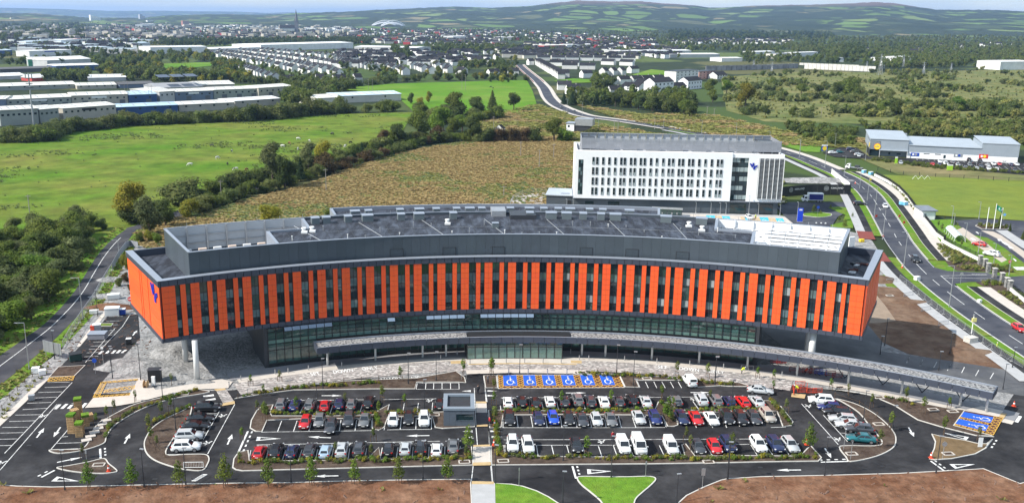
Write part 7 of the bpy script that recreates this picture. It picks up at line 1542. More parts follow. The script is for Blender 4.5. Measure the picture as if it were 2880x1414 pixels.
for k, (c, pts, st_) in enumerate((('Q',[(1515,398),(1860,462),(2300,548)],17),('Q',[(1600,388),(2000,448),(2440,528)],17),('Q',[(1750,382),(2150,432),(2576,500)],18),('Q',[(1900,378),(2300,412),(2576,446)],18),('Q',[(1765,510),(1900,552),(2010,600)],13),('Q',[(2080,606),(2330,600),(2576,596)],17),('Q',[(2120,475),(2330,520),(2500,560)],17),('R',[(0,448),(180,488),(300,520)],15),('R',[(0,602),(280,592)],17),('R',[(365,498),(520,548)],14),('R',[(552,498),(710,540)],14),('R',[(700,488),(830,515)],14),('R',[(790,428),(960,428)],16),('R',[(600,462),(760,460)],18),('R',[(0,410),(260,405)],18),('R',[(1155,432),(1290,430)],16),('R',[(800,530),(1000,545)],16))):
    terrace(c, pts, st_*1.25, (0,0,1), 'white house with dark roof in %s row of the older estate' % ('the '+ORD[k]), 'older housing estate, %s row' % ORD[k], rv.uniform(-.1,.1), 2.)
for k, (c, pts, st_, ks, tn) in enumerate((('R',[(1450,470),(1500,500),(1560,535),(1625,575)],9,(1,),PI/2),('R',[(1490,438),(1800,440),(2210,445)],21,(2,),0),('R',[(1590,478),(1800,482)],20,(2,),0),('R',[(1680,500),(1940,505)],21,(2,),0),('R',[(1650,560),(1800,562),(1930,560)],12,(0,1),.1),('R',[(1930,545),(2110,540)],11,(1,),.3),('R',[(2140,528),(2230,525)],14,(0,),0),('R',[(1960,470),(2230,480)],20,(2,),0),('R',[(1970,612),(2160,606),(2390,598)],12,(0,),0))):
    terrace(c, pts, st_, ks, 'white house with slate-blue roof in the %s terrace of the new estate' % ORD[k], 'new estate, %s terrace' % ORD[k], tn, .4)
for c, x, y, kd, rz, lb in (('R',1125,552,0,.5,'white gabled house alone at the top of the bright pasture'),('R',1270,545,0,0,'white bungalow right of the gabled house above the pasture'),('O',1600,235,1,1.2,'small white-gabled cottage hidden in shrubs behind the bracken'),('R',1705,680,0,.2,'cottage with dull red roof by the road conifers'),('R',1640,650,0,0,'grey bungalow beside the road bend'),('R',1580,470,0,.3,'white house at the road corner of the new estate'),('R',1395,470,1,.4,'tall white house left of the road end'),('R',2010,690,0,.3,'pinkish house half hidden by trees under the apartments')):
    hh_ = house(kd, q(c,x,y), rz, lb, 'single houses in the middle distance'); hh_.scale = (.55,)*3 if c == 'O' else (1,1,1)
# white apartment buildings beside the scrubland
def apartment(c, x0, y0, x1, y1, ytop, dep, col_, label, nf, nb, flat=False):
    f = Face(q(c,x0,y0), q(c,x1,y1)); h = f.sz(c,x0,ytop)[1]; L = f.len; t = thing('apartment_house', label, 'building', f.p(L/2,0), world=True, group='apartment houses by the scrubland')
    blk(f, 'wall', M_HW, t, 0, L, -.5, h, -dep, 0).color = (*col_,1)
    if flat: blk(f, 'roof', M_DGREY, t, -.3, L+.3, h, h+.4, -dep-.3, .3)
    else:
        m = MB(); A_ = [f.p(-.4,h,.4), f.p(L+.4,h,.4), f.p(L+.4,h+dep*.33,-dep/2), f.p(-.4,h+dep*.33,-dep/2), f.p(L+.4,h,-dep-.4), f.p(-.4,h,-dep-.4)]; m.quad(A_[0],A_[1],A_[2],A_[3]); m.quad(A_[3],A_[2],A_[4],A_[5]); m.build('roof', M_HR, t)
        m = MB(); m.quad(f.p(0,h,0), f.p(0,h,-dep), f.p(0,h+dep*.3,-dep/2)); m.quad(f.p(L,h,0), f.p(L,h,-dep), f.p(L,h+dep*.3,-dep/2)); m.build('gable', M_HW, t).color = (*col_,1)
    for r in range(nf):
        for k in range(nb): s_ = L*(k+.5)/nb; blk(f, 'window', M_GLASS, t, s_-.8, s_+.8, h*(r+.3)/nf, h*(r+.3)/nf+1.4, 0, .08)
apartment('S',52,600,215,585,520,14,(.7,.68,.66),'four-storey flat-roofed apartment block with salmon corner', 4, 6, True); apartment('S',220,575,345,565,522,14,(.55,.3,.24),'salmon apartment block right of the flat-roofed one', 3, 5, True); apartment('S',352,575,425,570,548,12,(.6,.6,.58),'low house with slate roof at the right of the apartments', 2, 4)
apartment('R',2055,650,2180,660,622,11,(.72,.72,.72),'left white house of the group below the flat-roofed block', 2, 4); apartment('R',2290,690,2430,680,600,12,(.75,.75,.75),'tall white house with slate roof in the apartment group', 3, 5); apartment('S',20,660,130,655,630,11,(.72,.72,.72),'white house with long slate roof right of the tall white one', 2, 5); apartment('R',2150,620,2290,630,598,12,(.7,.7,.7),'grey-roofed terrace behind the white houses', 2, 6); apartment('S',140,650,240,640,590,11,(.7,.7,.72),'stepped slate-roofed terrace at the trees edge', 2, 5)
fd = Face(q('O',2190,225), q('O',2420,235)); DH = thing('derelict_house', 'derelict white house with a grey container-like upper storey behind the white block', 'building', fd.p(6,0), world=True)
blk(fd, 'wall', M_WALLW, DH, 0, fd.len*.3, 0, 5, -8, 0); blk(fd, 'upper_storey', M_GALV, DH, fd.len*.32, fd.len, 4, 8, -8, 0); blk(fd, 'ground_floor', M_CORE, DH, fd.len*.3, fd.len*.9, 0, 4, -7, -.5); blk(fd, 'roof_slab', M_COPE, DH, -.4, fd.len*.34, 5, 5.4, -8.4, .4); blk(fd, 'window', M_GLASS, DH, .8, 2., 2.8, 4., 0, .06)
# ---- landmarks on the skyline
def tower(c, x0, x1, yb, yt, dep, col_, lb, cap=0., rows=9, name='tower_block'):
    f = Face(q(c,x0,yb), q(c,x1,yb)); h = f.sz(c,x0,yt)[1]; L = f.len; t = thing(name, lb, 'tower', f.p(L/2,0), world=True)
    m = MB(); A_ = [f.p(0,0,0),f.p(L,0,0),f.p(L,0,-dep),f.p(0,0,-dep)]; hs = (h,h-cap,h-cap,h); T_ = [Vector((p.x,p.y,z)) for p, z in zip(A_,hs)]; m.quad(*T_)
    for i in range(4): m.quad(A_[i-1],A_[i],T_[i],T_[i-1])
    m.build('wall', M_HW, t).color = (*col_,1)
    for r in range(rows): blk(f, 'window_band', M_BLIND, t, L*.06, L*.94, (h-cap)*(r+.35)/rows, (h-cap)*(r+.65)/rows, 0, .3)
tower('Q',660,730,168,110,20,(.75,.75,.74),'white office tower with sloping top on the left skyline', 18, 11); tower('Q',1016,1034,162,106,18,(.42,.44,.48),'taller half of the grey twin tower on the skyline', 0, 12); tower('Q',1035,1056,162,116,18,(.5,.5,.52),'lower half of the grey twin tower on the skyline', 8, 10); tower('Q',1070,1116,176,150,20,(.74,.74,.72),'white block right of the twin tower', 0, 5); tower('Q',84,104,172,130,18,(.6,.56,.46),'beige tower block at the left edge of the skyline', 0, 9); tower('Q',106,140,172,140,18,(.5,.46,.4),'brown lower block beside the beige tower', 0, 6); tower('Q',1326,1370,196,152,22,(.36,.17,.14),'red-brown block in the distant town', 0, 5)
ch = q('Q',2150,238); cht = thing('church', 'dark stone church with a very tall needle spire on the skyline', 'church', ch, world=True); M_CH = mk('dark_limestone', (.14,.14,.15), .9, .1, .1)
zt2 = at_depth('Q',2140,70,ch.y).z; MB().prism([ch+Vector(v) for v in ((-6,-6,0),(6,-6,0),(6,6,0),(-6,6,0))], 0, zt2*.5).build('tower', M_CH, cht)
m = MB(); m.tube((ch.x,ch.y,zt2*.5),(ch.x,ch.y,zt2),7.5,8,.2); m.build('spire', M_CH, cht)
for s_ in (-5.5,5.5):
    for s2 in (-5.5,5.5): MB().tube((ch.x+s_,ch.y+s2,zt2*.45),(ch.x+s_,ch.y+s2,zt2*.62),1.8,5,.1).build('pinnacle', M_CH, cht)
MB().prism([ch+Vector(v) for v in ((-62,-9,0),(-6,-9,0),(-6,9,0),(-62,9,0))], 0, 17).build('nave', mk('nave_wall', (.3,.34,.34), .9, .1, .1), cht); m = MB(); m.quad(ch+Vector((-63,-10,17)), ch+Vector((-6,-10,17)), ch+Vector((-6,0,28)), ch+Vector((-63,0,28))); m.quad(ch+Vector((-63,10,17)), ch+Vector((-63,0,28)), ch+Vector((-6,0,28)), ch+Vector((-6,10,17))); m.build('roof', M_HR, cht)
# stadium: two white stand arches
sd_ = thing('stadium', 'white stadium with two great arched stands on the skyline', 'stadium', q('R',360,210), world=True)
for k, (x0, x1, yb, yt, dy) in enumerate(((232,440,206,150,60),(310,492,208,152,0))):
    a, b = q('R',x0,yb)+Vector((0,dy,0)), q('R',x1,yb)+Vector((0,dy,0)); hz = at_depth('R',(x0+x1)/2,yt,a.y).z; n_ = 16
    ar = MB(); rf = MB(); f_ = lambda t, k2=1.: a.lerp(b,t)+Vector((0,0,10+(hz-10)*k2*math.sin(PI*t)**.8))
    for i in range(n_):
        ar.tube(f_(i/n_), f_((i+1)/n_), 2.6, 5); p0, p1 = f_(i/n_,.8), f_((i+1)/n_,.8); rf.quad(p0,p1,p1+Vector((0,-45,-8)),p0+Vector((0,-45,-8)))
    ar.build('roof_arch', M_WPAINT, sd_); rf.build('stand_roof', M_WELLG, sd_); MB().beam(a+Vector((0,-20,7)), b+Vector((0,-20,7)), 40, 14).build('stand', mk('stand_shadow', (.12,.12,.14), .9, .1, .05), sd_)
# lattice pylons
def pylon(c, x, yb, yt, lb):
    b = q(c,x,yb); h = at_depth(c,x,yt,b.y).z; t = thing('pylon', lb, 'pylon', b, group='electricity pylons in the scrubland'); w0 = h*.11; m = MB()
    for sx in (-1,1):
        for sy in (-1,1): m.tube((sx*w0,sy*w0,0),(sx*w0*.25,sy*w0*.25,h*.65),.22,4); m.tube((sx*w0*.25,sy*w0*.25,h*.65),(0,0,h),.18,4)
    for k in range(5):
        z0, z1 = h*.65*k/5, h*.65*(k+1)/5; r0, r1 = w0*(1-.75*k/5), w0*(1-.75*(k+1)/5)
        for s_ in (-1,1): m.tube((-r0,s_*r0,z0),(r1,s_*r1,z1),.12,3); m.tube((r0,s_*r0,z0),(-r1,s_*r1,z1),.12,3)
    m.build('lattice_body', M_GALV, t)
    for z in (.68,.8,.92): MB().tube((-h*.2*(1.1-z*.4),0,h*z),(h*.2*(1.1-z*.4),0,h*z),.2,4).build('cross_arm', M_GALV, t)
for k, (x, yb, yt) in enumerate(((615,505,432),(745,545,452),(1435,498,445),(1530,545,388),(1560,500,470),(1700,485,398),(1745,480,420),(1845,545,450),(2045,525,455))): pylon('S', x, yb, yt, 'lattice pylon, %s from the left beyond the right-hand scrubland' % ORD[k])
def pole(c, x, yb, yt, lb, mat=M_BARK, r=.16, arm=True, cat='pole', name='utility_pole', group='wooden utility poles'):
    b = q(c,x,yb); h = max(4, at_depth(c,x,yt,b.y).z); t = thing(name, lb, cat, b, group=group); MB().tube((0,0,-.3),(0,0,h),r,6,r*.7).build('shaft', mat, t)
    if arm: MB().beam((-.9,0,h-.5),(.9,0,h-.5),.14,.14).build('cross_arm', mat, t)
M_POLE = mk('weathered_pole', (.26,.24,.22), .9, .15, 1.)
for k, a_ in enumerate((('N',228,835,665),('N',1672,712,555),('N',2462,638,468),('O',1545,205,85),('O',1510,310,200),('O',1785,440,310),('O',1950,540,380),('O',2078,455,330),('O',1635,795,740),('R',222,672,575),('R',252,672,577),('R',900,655,535),('R',925,655,540),('Q',912,760,585),('Q',935,755,585),('Q',1082,750,612),('Q',1105,748,615),('L',556,105,0),('L',592,110,0),('S',1105,850,780),('S',278,845,770),('S',330,845,785))): pole(*a_, lb='wooden utility pole number %s from the list of field poles' % ORD[k] if False else ('wooden pole %s' % ['in the pasture at left','on the lane bend by the dark bush','in the bracken at left','in the far bracken by the cottage','beside the tall clump','in the bracken left of the white block','with twin fittings in mid bracken','right of the twin-fitting pole','near the terrace railing','left of a pair before the pasture','right of a pair before the pasture','left of a pair in the bright pasture','right of a pair in the bright pasture','left, before the blue warehouse','second, before the blue warehouse','third, at the blue warehouse end','fourth, at the blue warehouse end','left of a pair behind the white block','right of a pair behind the white block','in the scrub clearing','below the yellow-green tree','right of the one below the yellow-green tree'][k]), mat=M_POLE)
# floodlight mast by the warehouses
b = q('Q',245,905); h = at_depth('Q',208,532,b.y).z; t = thing('telecom_mast', 'tall steel mast with a cage of aerials before the warehouses', 'mast', b); MB().tube((0,0,0),(0,0,h),.55,8,.35).build('shaft', M_GALV, t)
for k, z in enumerate((.72,.8,.9)): m = MB(); m.tube((0,0,h*z),(0,0,h*z+.3),2.2,10); m.build('platform', M_DGREY, t)
for k in range(6): a = k*PI/3; MB().box((2.*math.cos(a),2.*math.sin(a),h*.95),(.4,.4,h*.09)).build('aerial', M_GALV, t)
# ---- the rest of the town and the woods: too many and too small to tell apart
rt = random.Random(4)
TREE_F = [crown(50+i, lobes_round(60+i, 10, 4.4, 7, .1), 170, 1.15, .78).mesh('far_tree', LF[k]) for i, k in enumerate(('dark','green','scrub','dark','conifer','yellow'))]
BUSH_F = [crown(80+i, lobes_round(90+i, 4, 3.2, 6, 0), 150, .8, .78).mesh('far_bush', LF[k]) for i, k in enumerate(('scrub','green','dark','grassy','grey'))]
def tpts(poly, n, hr, kinds, dens=None, zz=-.3, H=10.):
    def f(p, x, y): return (p.x, p.y, zz, rt.uniform(*hr)/H*(1+max(0,p.y-1500)/9000), rt.choice(kinds))
    o = pix_fill(poly, n, rt, f)
    return [e for e in o if dens is None or mnoise.noise(Vector((e[0]/dens[0], e[1]/dens[0], 5))) > dens[1]]
far = []
far += tpts(tp('Q', [(0,170),(1000,170),(2576,190),(2576,300),(1150,330),(0,330)]), 2000, (6,11), (0,1,3,2,2), (170,-.15))
far += tpts(tp('Q', [(1160,300),(2576,290),(2576,332),(1160,340)]), 520, (9,14), (0,3,4,0)); far += tpts(tp('R', [(0,290),(240,290),(240,330),(0,330)]), 90, (9,14), (0,3)); far += tpts(tp('R', [(640,330),(930,330),(1400,350),(1400,390),(640,370)]), 260, (8,13), (0,1,3,2))
far += tpts(tp('Q', [(0,180),(620,180),(620,300),(0,300)]), 300, (11,17), (0,1,3)); far += tpts(tp('Q', [(0,330),(1050,330),(960,400),(720,470),(560,480),(0,480)]), 260, (8,13), (0,1,3), (90,-.05))
far += tpts(tp('Q', [(930,400),(1150,390),(1560,400),(1560,450),(1160,470),(1160,530),(1640,560),(1640,610),(950,600),(700,560),(720,480)]), 330, (8,14), (0,1,2,3,5,1)); far += tpts(tp('Q', [(1540,460),(1760,470),(1800,600),(1560,600)]), 90, (8,13), (1,1,5,0)); far += tpts(tp('Q', [(330,545),(650,545),(650,590),(330,590)]), 70, (8,12), (0,1)); far += tpts(tp('Q', [(1640,600),(2576,610),(2576,650),(2130,680),(2130,630)]), 200, (6,10), (0,2,3,1))
far += tpts(tp('Q', [(1500,370),(2576,370),(2576,600),(1750,560)]), 150, (5,9), (0,1,2)); far += tpts(tp('Q', [(2130,640),(2300,660),(2576,655),(2576,680),(2290,760),(2100,780),(2030,760)]), 120, (8,13), (2,0,1))
far += tpts(tp('R', [(0,230),(1000,200),(2576,230),(2576,330),(1500,330),(640,320),(0,290)]), 1700, (6,11), (2,1,3,2), (170,-.18)); far += tpts(tp('R', [(0,380),(1300,390),(1300,600),(0,610)]), 330, (6,11), (0,1,2,3,5), (60,-.1)); far += tpts(tp('R', [(1300,350),(2576,350),(2576,420),(1500,430)]), 260, (6,11), (0,1,2)); far += tpts(tp('R', [(400,440),(520,440),(520,360),(400,360)]), 24, (12,18), (0,3)); far += tpts(tp('R', [(880,470),(1050,470),(1050,500),(880,500)]), 30, (8,12), (0,1)); far += tpts(tp('R', [(1130,480),(1240,470),(1240,540),(1150,540)]), 22, (9,13), (0,3))
far += tpts(tp('R', [(1850,570),(2000,600),(2000,650),(1850,650)]), 40, (8,12), (0,1)); far += tpts(tp('R', [(1660,680),(2000,690),(2300,690),(2576,700),(2576,840),(1980,770),(1680,770)]), 170, (7,11), (0,1,2,1))
far += tpts(tp('S', [(0,215),(1200,225),(1200,290),(0,300)]), 700, (11,16), (0,3,4,0)); far += tpts(tp('S', [(0,300),(900,300),(900,380),(0,370)]), 350, (7,12), (0,1,2), (120,-.15))
far += tpts(tp('S', [(900,280),(2576,260),(2576,420),(2576,480),(1500,500),(1500,430),(900,380)]), 2600, (7,12), (0,1,2,1,2,2), (260,-.25)); far += tpts(tp('S', [(500,400),(1300,420),(1500,470),(950,460),(600,470)]), 160, (7,12), (0,1,2)); far += tpts(tp('S', [(0,160),(2576,160),(2576,240),(0,230)]), 900, (8,13), (0,3,1), (300,-.05)); far += tpts(tp('S', [(1260,350),(1400,350),(1400,440),(1260,440)]), 40, (14,20), (0,3))
scatter('woodland', far, TREE_F, label='woods, hedgerow and garden trees of the distant town and countryside')
scr = tpts(tp('S', [(380,560),(900,520),(1500,520),(2576,490),(2576,860),(1500,850),(700,860),(420,780)]), 1900, (2.4,6.2), (0,1,2,0,3,4), (70,.02), 0, 4.); scr += tpts(tp('M', [(0,30),(300,30),(760,100),(760,230),(560,230),(300,170)]), 130, (2.,4.), (0,1,2), None, 0, 4.); scr += tpts(tp('M', [(800,0),(2330,0),(2330,230),(2280,210),(2050,150),(1240,150),(1100,95),(800,90)]), 330, (2.,4.2), (0,1,3,0), (60,-.25), 0, 4.); scr += tpts(tp('R', [(1300,600),(1420,600),(1460,760),(1330,800)]), 0, (2,3), (0,), None, 0, 4.) if False else []
scr += tpts(tp('M', [(850,355),(1100,375),(1900,455),(2330,490),(2330,500),(1500,450),(900,375)]), 170, (.9,1.6), (0,1,2), None, 0, 4.)
scr += tpts(tp('S', [(380,560),(900,520),(1500,520),(2576,490),(2576,860),(1500,850),(700,860),(420,780)]), 1300, (.7,1.8), (3,3,4,0), None, -.1, 4.)
scatter('scrub', scr, BUSH_F, label='scrub bushes and thickets of the right-hand wasteland')
def block_mesh(w_, d_, h_, roof, wallc, r_=None):
    mb = MB(); mb.prism([(-w_/2,-d_/2),(w_/2,-d_/2),(w_/2,d_/2),(-w_/2,d_/2)], -1, h_); mb.mi = 1
    if r_:
        for s_ in (-1,1): mb.quad((-w_/2,s_*d_/2,h_),(w_/2,s_*d_/2,h_),(w_/2,0,r_),(-w_/2,0,r_)); mb.quad((s_*w_/2,-d_/2,h_),(s_*w_/2,d_/2,h_),(s_*w_/2,0,r_))
    else: mb.prism([(-w_/2,-d_/2),(w_/2,-d_/2),(w_/2,d_/2),(-w_/2,d_/2)], h_, h_+.4)
    return mb.mesh('town_house', [mk('town_wall_'+wallc, WALLC[wallc], .8, .05, .1, rnd=.12), M_HR if roof == 'slate' else mk('town_roof_'+roof, ROOFC[roof], .7, .08, .1)])
TOWN = [block_mesh(14,9,5.5,'slate','white',8.8), block_mesh(24,9,5.5,'slate','cream',9), block_mesh(9,9,5.5,'slate','white',9), block_mesh(30,18,9,'white','white'), block_mesh(22,14,13,'grey','beige'), block_mesh(45,20,7,'pale blue','pale grey'), block_mesh(16,9,6,'dark','red',9)]
tw = []
def hpts(poly, n, kinds, dens=None): return [(e[0],e[1],-.2,rt.uniform(.85,1.2),e[4]) for e in tpts(poly, n, (8,8), kinds, dens)]
tw += hpts(tp('Q', [(0,190),(1000,185),(2576,205),(2576,280),(1200,300),(0,300)]), 1200, (0,0,1,2,6,4), (200,-.35)); tw += hpts(tp('Q', [(950,150),(2576,180),(2576,250),(950,200)]), 320, (3,4,0,0,5)); tw += hpts(tp('Q', [(0,290),(1100,300),(900,390),(0,370)]), 130, (0,1,5,2)); tw += hpts(tp('R', [(0,215),(800,205),(1500,230),(2300,290),(2300,350),(1300,340),(600,330),(0,300)]), 950, (0,0,1,2,2,6), (220,-.3)); tw += hpts(tp('R', [(1150,350),(2576,360),(2400,430),(1480,430),(1200,420)]), 240, (0,1,2)); tw += hpts(tp('R', [(0,385),(1100,390),(1100,470),(0,500)]), 170, (0,0,2)); tw += hpts(tp('S', [(0,280),(900,290),(900,330),(0,320)]), 110, (0,2,1)); tw += hpts(tp('S', [(0,160),(2576,160),(2576,260),(0,230)]), 90, (2,0,3)); tw += hpts(tp('R', [(1200,150),(2576,150),(2576,230),(1200,215)]), 60, (2,0,1)); tw += hpts(tp('S', [(900,330),(2576,300),(2576,400),(1500,420)]), 26, (0,2))
scatter('distant_town', tw, TOWN, label='roofs and walls of the distant town')
# ================================================================ lamps, signs, fences, people, animals, site clutter
M_LAMP = mk('lamp_lens', (.75,.75,.72), .3, .0)
def lampset(items, kind, place, group, galv=False, arm=1.2, name='street_lamp'):
    items = sorted(items, key=lambda e: CR[e[0]][0]+e[1]*CR[e[0]][2])
    for k, (c, x, yb, yt) in enumerate(items):
        b = q(c,x,yb); h = min(13, max(4, at_depth(c,x,yt,b.y).z)); t = thing(name, '%s, %s from the left %s' % (kind, ordw(k), place), 'lamp', b, rv.uniform(-.3,.3) if not galv else PI, group); mt = M_GALV if galv else M_DGREY; r_ = .11 if galv else .075
        MB().tube((0,0,0),(0,0,h),r_,8,r_*.6).build('column', mt, t)
        hd = MB().box((arm*.5,0,h+.02),(arm,.12,.1)) if galv else MB().box((.15,0,h+.03),(.62,.26,.1)); ho = hd.build('lamp_head', mt if galv else M_GALV, t); MB().box((arm*.75 if galv else .2,0,h-.04),(.4,.16,.03)).build('lens', M_LAMP, ho)
        MB().tube((0,0,0),(0,0,.7),r_*1.5,8).build('base_door', mt, t)
lampset([('A',560,1165,810),('A',1240,1130,800),('A',1598,1115,790),('A',1400,390,120),('A',1512,640,320),('A',968,195,-60),('A',1210,215,-110),('B',548,1095,770),('B',1680,1070,730),('B',772,490,240),('B',1690,470,205),('B',820,290,25),('G',1605,790,475),('G',1885,755,460),('C',162,1100,765),('C',745,905,600),('C',455,500,240),('C',1352,460,200),('C',1157,1050,690),('C',2160,1065,740),('C',740,1270,992),('C',1718,1270,1015),('C',2190,460,205),('H',220,690,390),('H',1195,680,392),('H',1362,805,460),('H',2185,805,508),('D',850,1035,700),('D',15,1070,740),('D',1808,1020,690),('D',50,460,215),('D',1185,560,300),('D',1440,620,460),('C',2045,260,10)], 'slim dark lamp post', 'in the car park', 'car park lamp posts')
lampset([('F',870,785,555),('F',1240,975,740),('F',488,1170,915),('F',990,1262,1055)], 'dark lamp post', 'of the left-hand side car park', 'left car park lamps'); lampset([('E',1290,1050,810),('E',1250,1130,1018),('E',1868,1130,935),('E',2425,1250,1065),('D',1832,130,20),('D',2385,290,70)], 'dark lamp post', 'of the right-hand service yard', 'service yard lamps')
lampset([('F',738,822,448),('F',262,1262,848),('F',1058,235,140)], 'tall galvanised lamp with side arm', 'along the old lane', 'old lane lamps', True, 1.9)
lampset([('E',1458,362,40),('E',1862,712,340),('M',925,915,628),('M',1005,1110,825),('M',790,635,440),('M',862,745,520),('M',645,520,330),('M',465,435,188),('M',225,348,175),('L',2292,345,175),('L',2010,205,100),('L',1695,185,22),('L',1375,120,-5),('L',1020,65,-40),('L',935,80,-30),('L',410,78,-40),('R',1645,760,680),('R',1770,840,740),('R',1660,810,720),('R',1580,700,640)], 'tall galvanised street lamp', 'along the main road', 'main road lamps', True, 1.6)
lampset([('U',860,440,120),('U',900,465,265),('U',1100,750,425),('U',1335,960,600),('U',1605,1175,785),('U',1345,355,50),('E',2395,425,245),('M',845,368,225),('M',560,245,120),('M',1885,420,350)], 'pale lamp post', 'on the campus and shop grounds at right', 'right-hand campus lamps', True, .9)
lampset([('L',112,835,755),('L',175,840,780),('L',520,820,770),('L',588,828,775),('L',660,832,778),('L',730,838,785),('L',1320,865,795),('L',1460,868,805),('L',1548,872,800),('L',1602,875,805),('L',1815,880,700),('L',1905,880,830),('L',2108,890,830),('L',2268,930,760)], 'short lamp post', 'in front of the white block', 'white block forecourt lamps', True, .4)
# flagpoles
for k, (x, yb, yt) in enumerate(((1475,540,145),(1600,545,80),(1722,540,155))):
    b = q('U',x,yb); h = at_depth('U',x+60,yt,b.y).z; t = thing('flagpole', ('left','middle','right')[k]+' white flagpole on the campus roundabout', 'flagpole', b, group='white flagpoles'); MB().tube((0,0,0),(0,0,h),.13,8,.09).build('pole', M_WPAINT, t); MB().tube((0,0,0),(0,0,.3),.3,8).build('foot', M_GALV, t)
    if k == 1:
        fl = MB(); n_ = 8; pt_ = lambda i, z: (.1+i*.26, .25*math.sin(i*.9)*i/n_, h-.3-z-i*.17)
        for i in range(n_): fl.mi = 0; fl.quad(pt_(i,1.5), pt_(i+1,1.5), pt_(i+1,0), pt_(i,0))
        fo = fl.build('flag', mk('green_flag', (.01,.25,.14), .7, .05), t); MB().quad(*[(x_,y_-.03,z_) for x_,y_,z_ in (pt_(3,1.1),pt_(6,1.1),pt_(6,.5),pt_(3,.5))]).build('flag_emblem', M_WPAINT, fo)
# traffic signs
def sign(c, x, yb, yt, mat, shape, lb, r=.4, bar=None):
    b = q(c,x,yb); h = max(1.8, at_depth(c,x,yt,b.y).z); t = thing('road_sign', lb, 'sign', b); MB().tube((0,0,0),(0,0,h),.04,6).build('post', M_GALV, t)
    if shape == 'disc': o = disc(Vector((0,-.06,h-r)), r, Vector((1,0,0)), Vector((0,-1,0)), mat, t, 'sign_face', .02, 16)
    else: o = MB().box((0,-.06,h-r),(r*2*shape,.04,r*2)).build('sign_face', mat, t)
    if bar: MB().box((0,-.1,h-r),(r*1.3,.02,r*.35)).build('sign_bar', bar, o)
sign('X',765,330,205,M_RSIGN,'disc','red no-entry disc behind the left end of the building',.55,M_WPAINT); sign('A',822,155,20,M_BSIGN,'disc','round blue arrow sign on the left drive island',.45); sign('A',890,80,-80,M_WPAINT,1.,'pale post sign on the left drive island',.25); sign('V',592,420,275,M_GALV,'disc','round sign seen from behind at the side road mouth',.45); sign('V',1165,265,130,M_RSIGN,'disc','red no-entry disc by the campus drive',.45,M_WPAINT)
sign('C',1940,1135,965,M_GALV,.5,'twin plate sign seen from behind on the soil edge',.55); sign('C',1452,1045,905,M_GALV,.4,'slim sign post at the grass triangle corner',.3); sign('C',365,1125,960,M_GALV,.4,'slim post on the lawn right of the walkway',.2); sign('D',1865,890,735,M_GALV,'disc','round sign on the dry triangular island',.4); sign('D',2185,790,725,M_WPAINT,.45,'white narrow board on the dry triangular island',.8); sign('U',1790,380,250,mk('light_blue_sign',(.2,.45,.75),.5,.02),'disc','light blue round sign beyond the flagpoles',.5); sign('A',745,900,815,M_GALV,.4,'slim sign post between the left islands',.3); sign('D',1015,815,640,M_GALV,.3,'thin post at the lower end of the right island',.2); sign('D',1075,895,740,M_GALV,.3,'thin post at the tip of the right island',.2); sign('Y',1955,545,360,M_BSIGN,'disc','blue arrow disc on the little roundabout',.5)
b1, b2 = q('F',412,1135), q('F',535,1165); t = thing('route_sign', 'large route sign on two legs seen from behind beside the lane', 'sign', (b1+b2)/2, world=True); hs_ = at_depth('F',400,1000,b1.y).z
for p in (b1,b2): MB().tube(p, p+Vector((0,0,hs_)), .08, 6).build('leg', M_GALV, t)
for k in range(3): MB().beam(b1.lerp(b2,-.15+k*.44)+Vector((0,0,hs_-1.2)), b1.lerp(b2,.27+k*.44)+Vector((0,0,hs_-1.2)), .08, 2.3).build('panel', M_GALV, t)
p = q('Y',1650,640); t = thing('totem_sign', 'tall bright blue totem sign by the white block entrance', 'sign', p); MB().box((0,0,2.4),(1.7,.35,4.6)).build('panel', mk('totem_blue',(.01,.06,.6),.5,.02), t); MB().box((0,0,.1),(1.9,.5,.2)).build('plinth', M_KERB, t); MB().box((0,-.19,4.2),(1.,.03,.5)).build('emblem', M_WPAINT, t)
# bollards on the entrance paving
bol = MB().tube((0,0,0),(0,0,1.),.09,8); bme = bol.mesh('shaft', M_GALV); bcap = MB().tube((0,0,1.),(0,0,1.05),.11,8).mesh('cap', M_DGREY)
BO = [('H',85,580),('H',270,580),('H',455,580),('H',638,582),('H',820,548),('H',915,548),('H',1275,555),('H',1600,578),('H',1930,600),('H',2270,632),('H',110,690),('H',305,690),('H',500,690),('H',695,688),('G',935,620),('G',600,650),('G',395,678),('G',265,690),('G',1930,545),('G',2095,500),('H',732,485),('G',2225,590),('A',1970,275),('A',2070,215),('D',485,180)]
for k, (c, x, y) in enumerate(sorted(BO, key=lambda e: CR[e[0]][0]+e[1]*CR[e[0]][2])): t = thing('bollard', 'steel bollard, %s from the left on the entrance paving' % ordw(k), 'bollard', q(c,x,y)+Vector((0,0,.13)), group='bollards on the entrance paving'); link('shaft', bme, t); link('cap', bcap, t)
# cycle hoops
def hoop(p, rz, lb, h=.95, w_=.9, grp='steel hoops'):
    t = thing('steel_hoop', lb, 'hoop', p, rz, grp); MB().tube((-w_/2,0,0),(-w_/2,0,h),.04,6).tube((w_/2,0,0),(w_/2,0,h),.04,6).build('leg', M_GALV, t); MB().tube((-w_/2,0,h),(w_/2,0,h),.04,6).build('rail', M_GALV, t)
for k, (c, x, y) in enumerate((('H',2470,650),('H',2545,655),('H',1795,725),('H',2095,760),('B',195,330),('B',448,285),('C',1715,195),('B',2030,210),('D',265,255))): hoop(q(c,x,y)+Vector((0,0,.13)), 0, '%s steel hoop beside the set-down paving' % ORD[k])
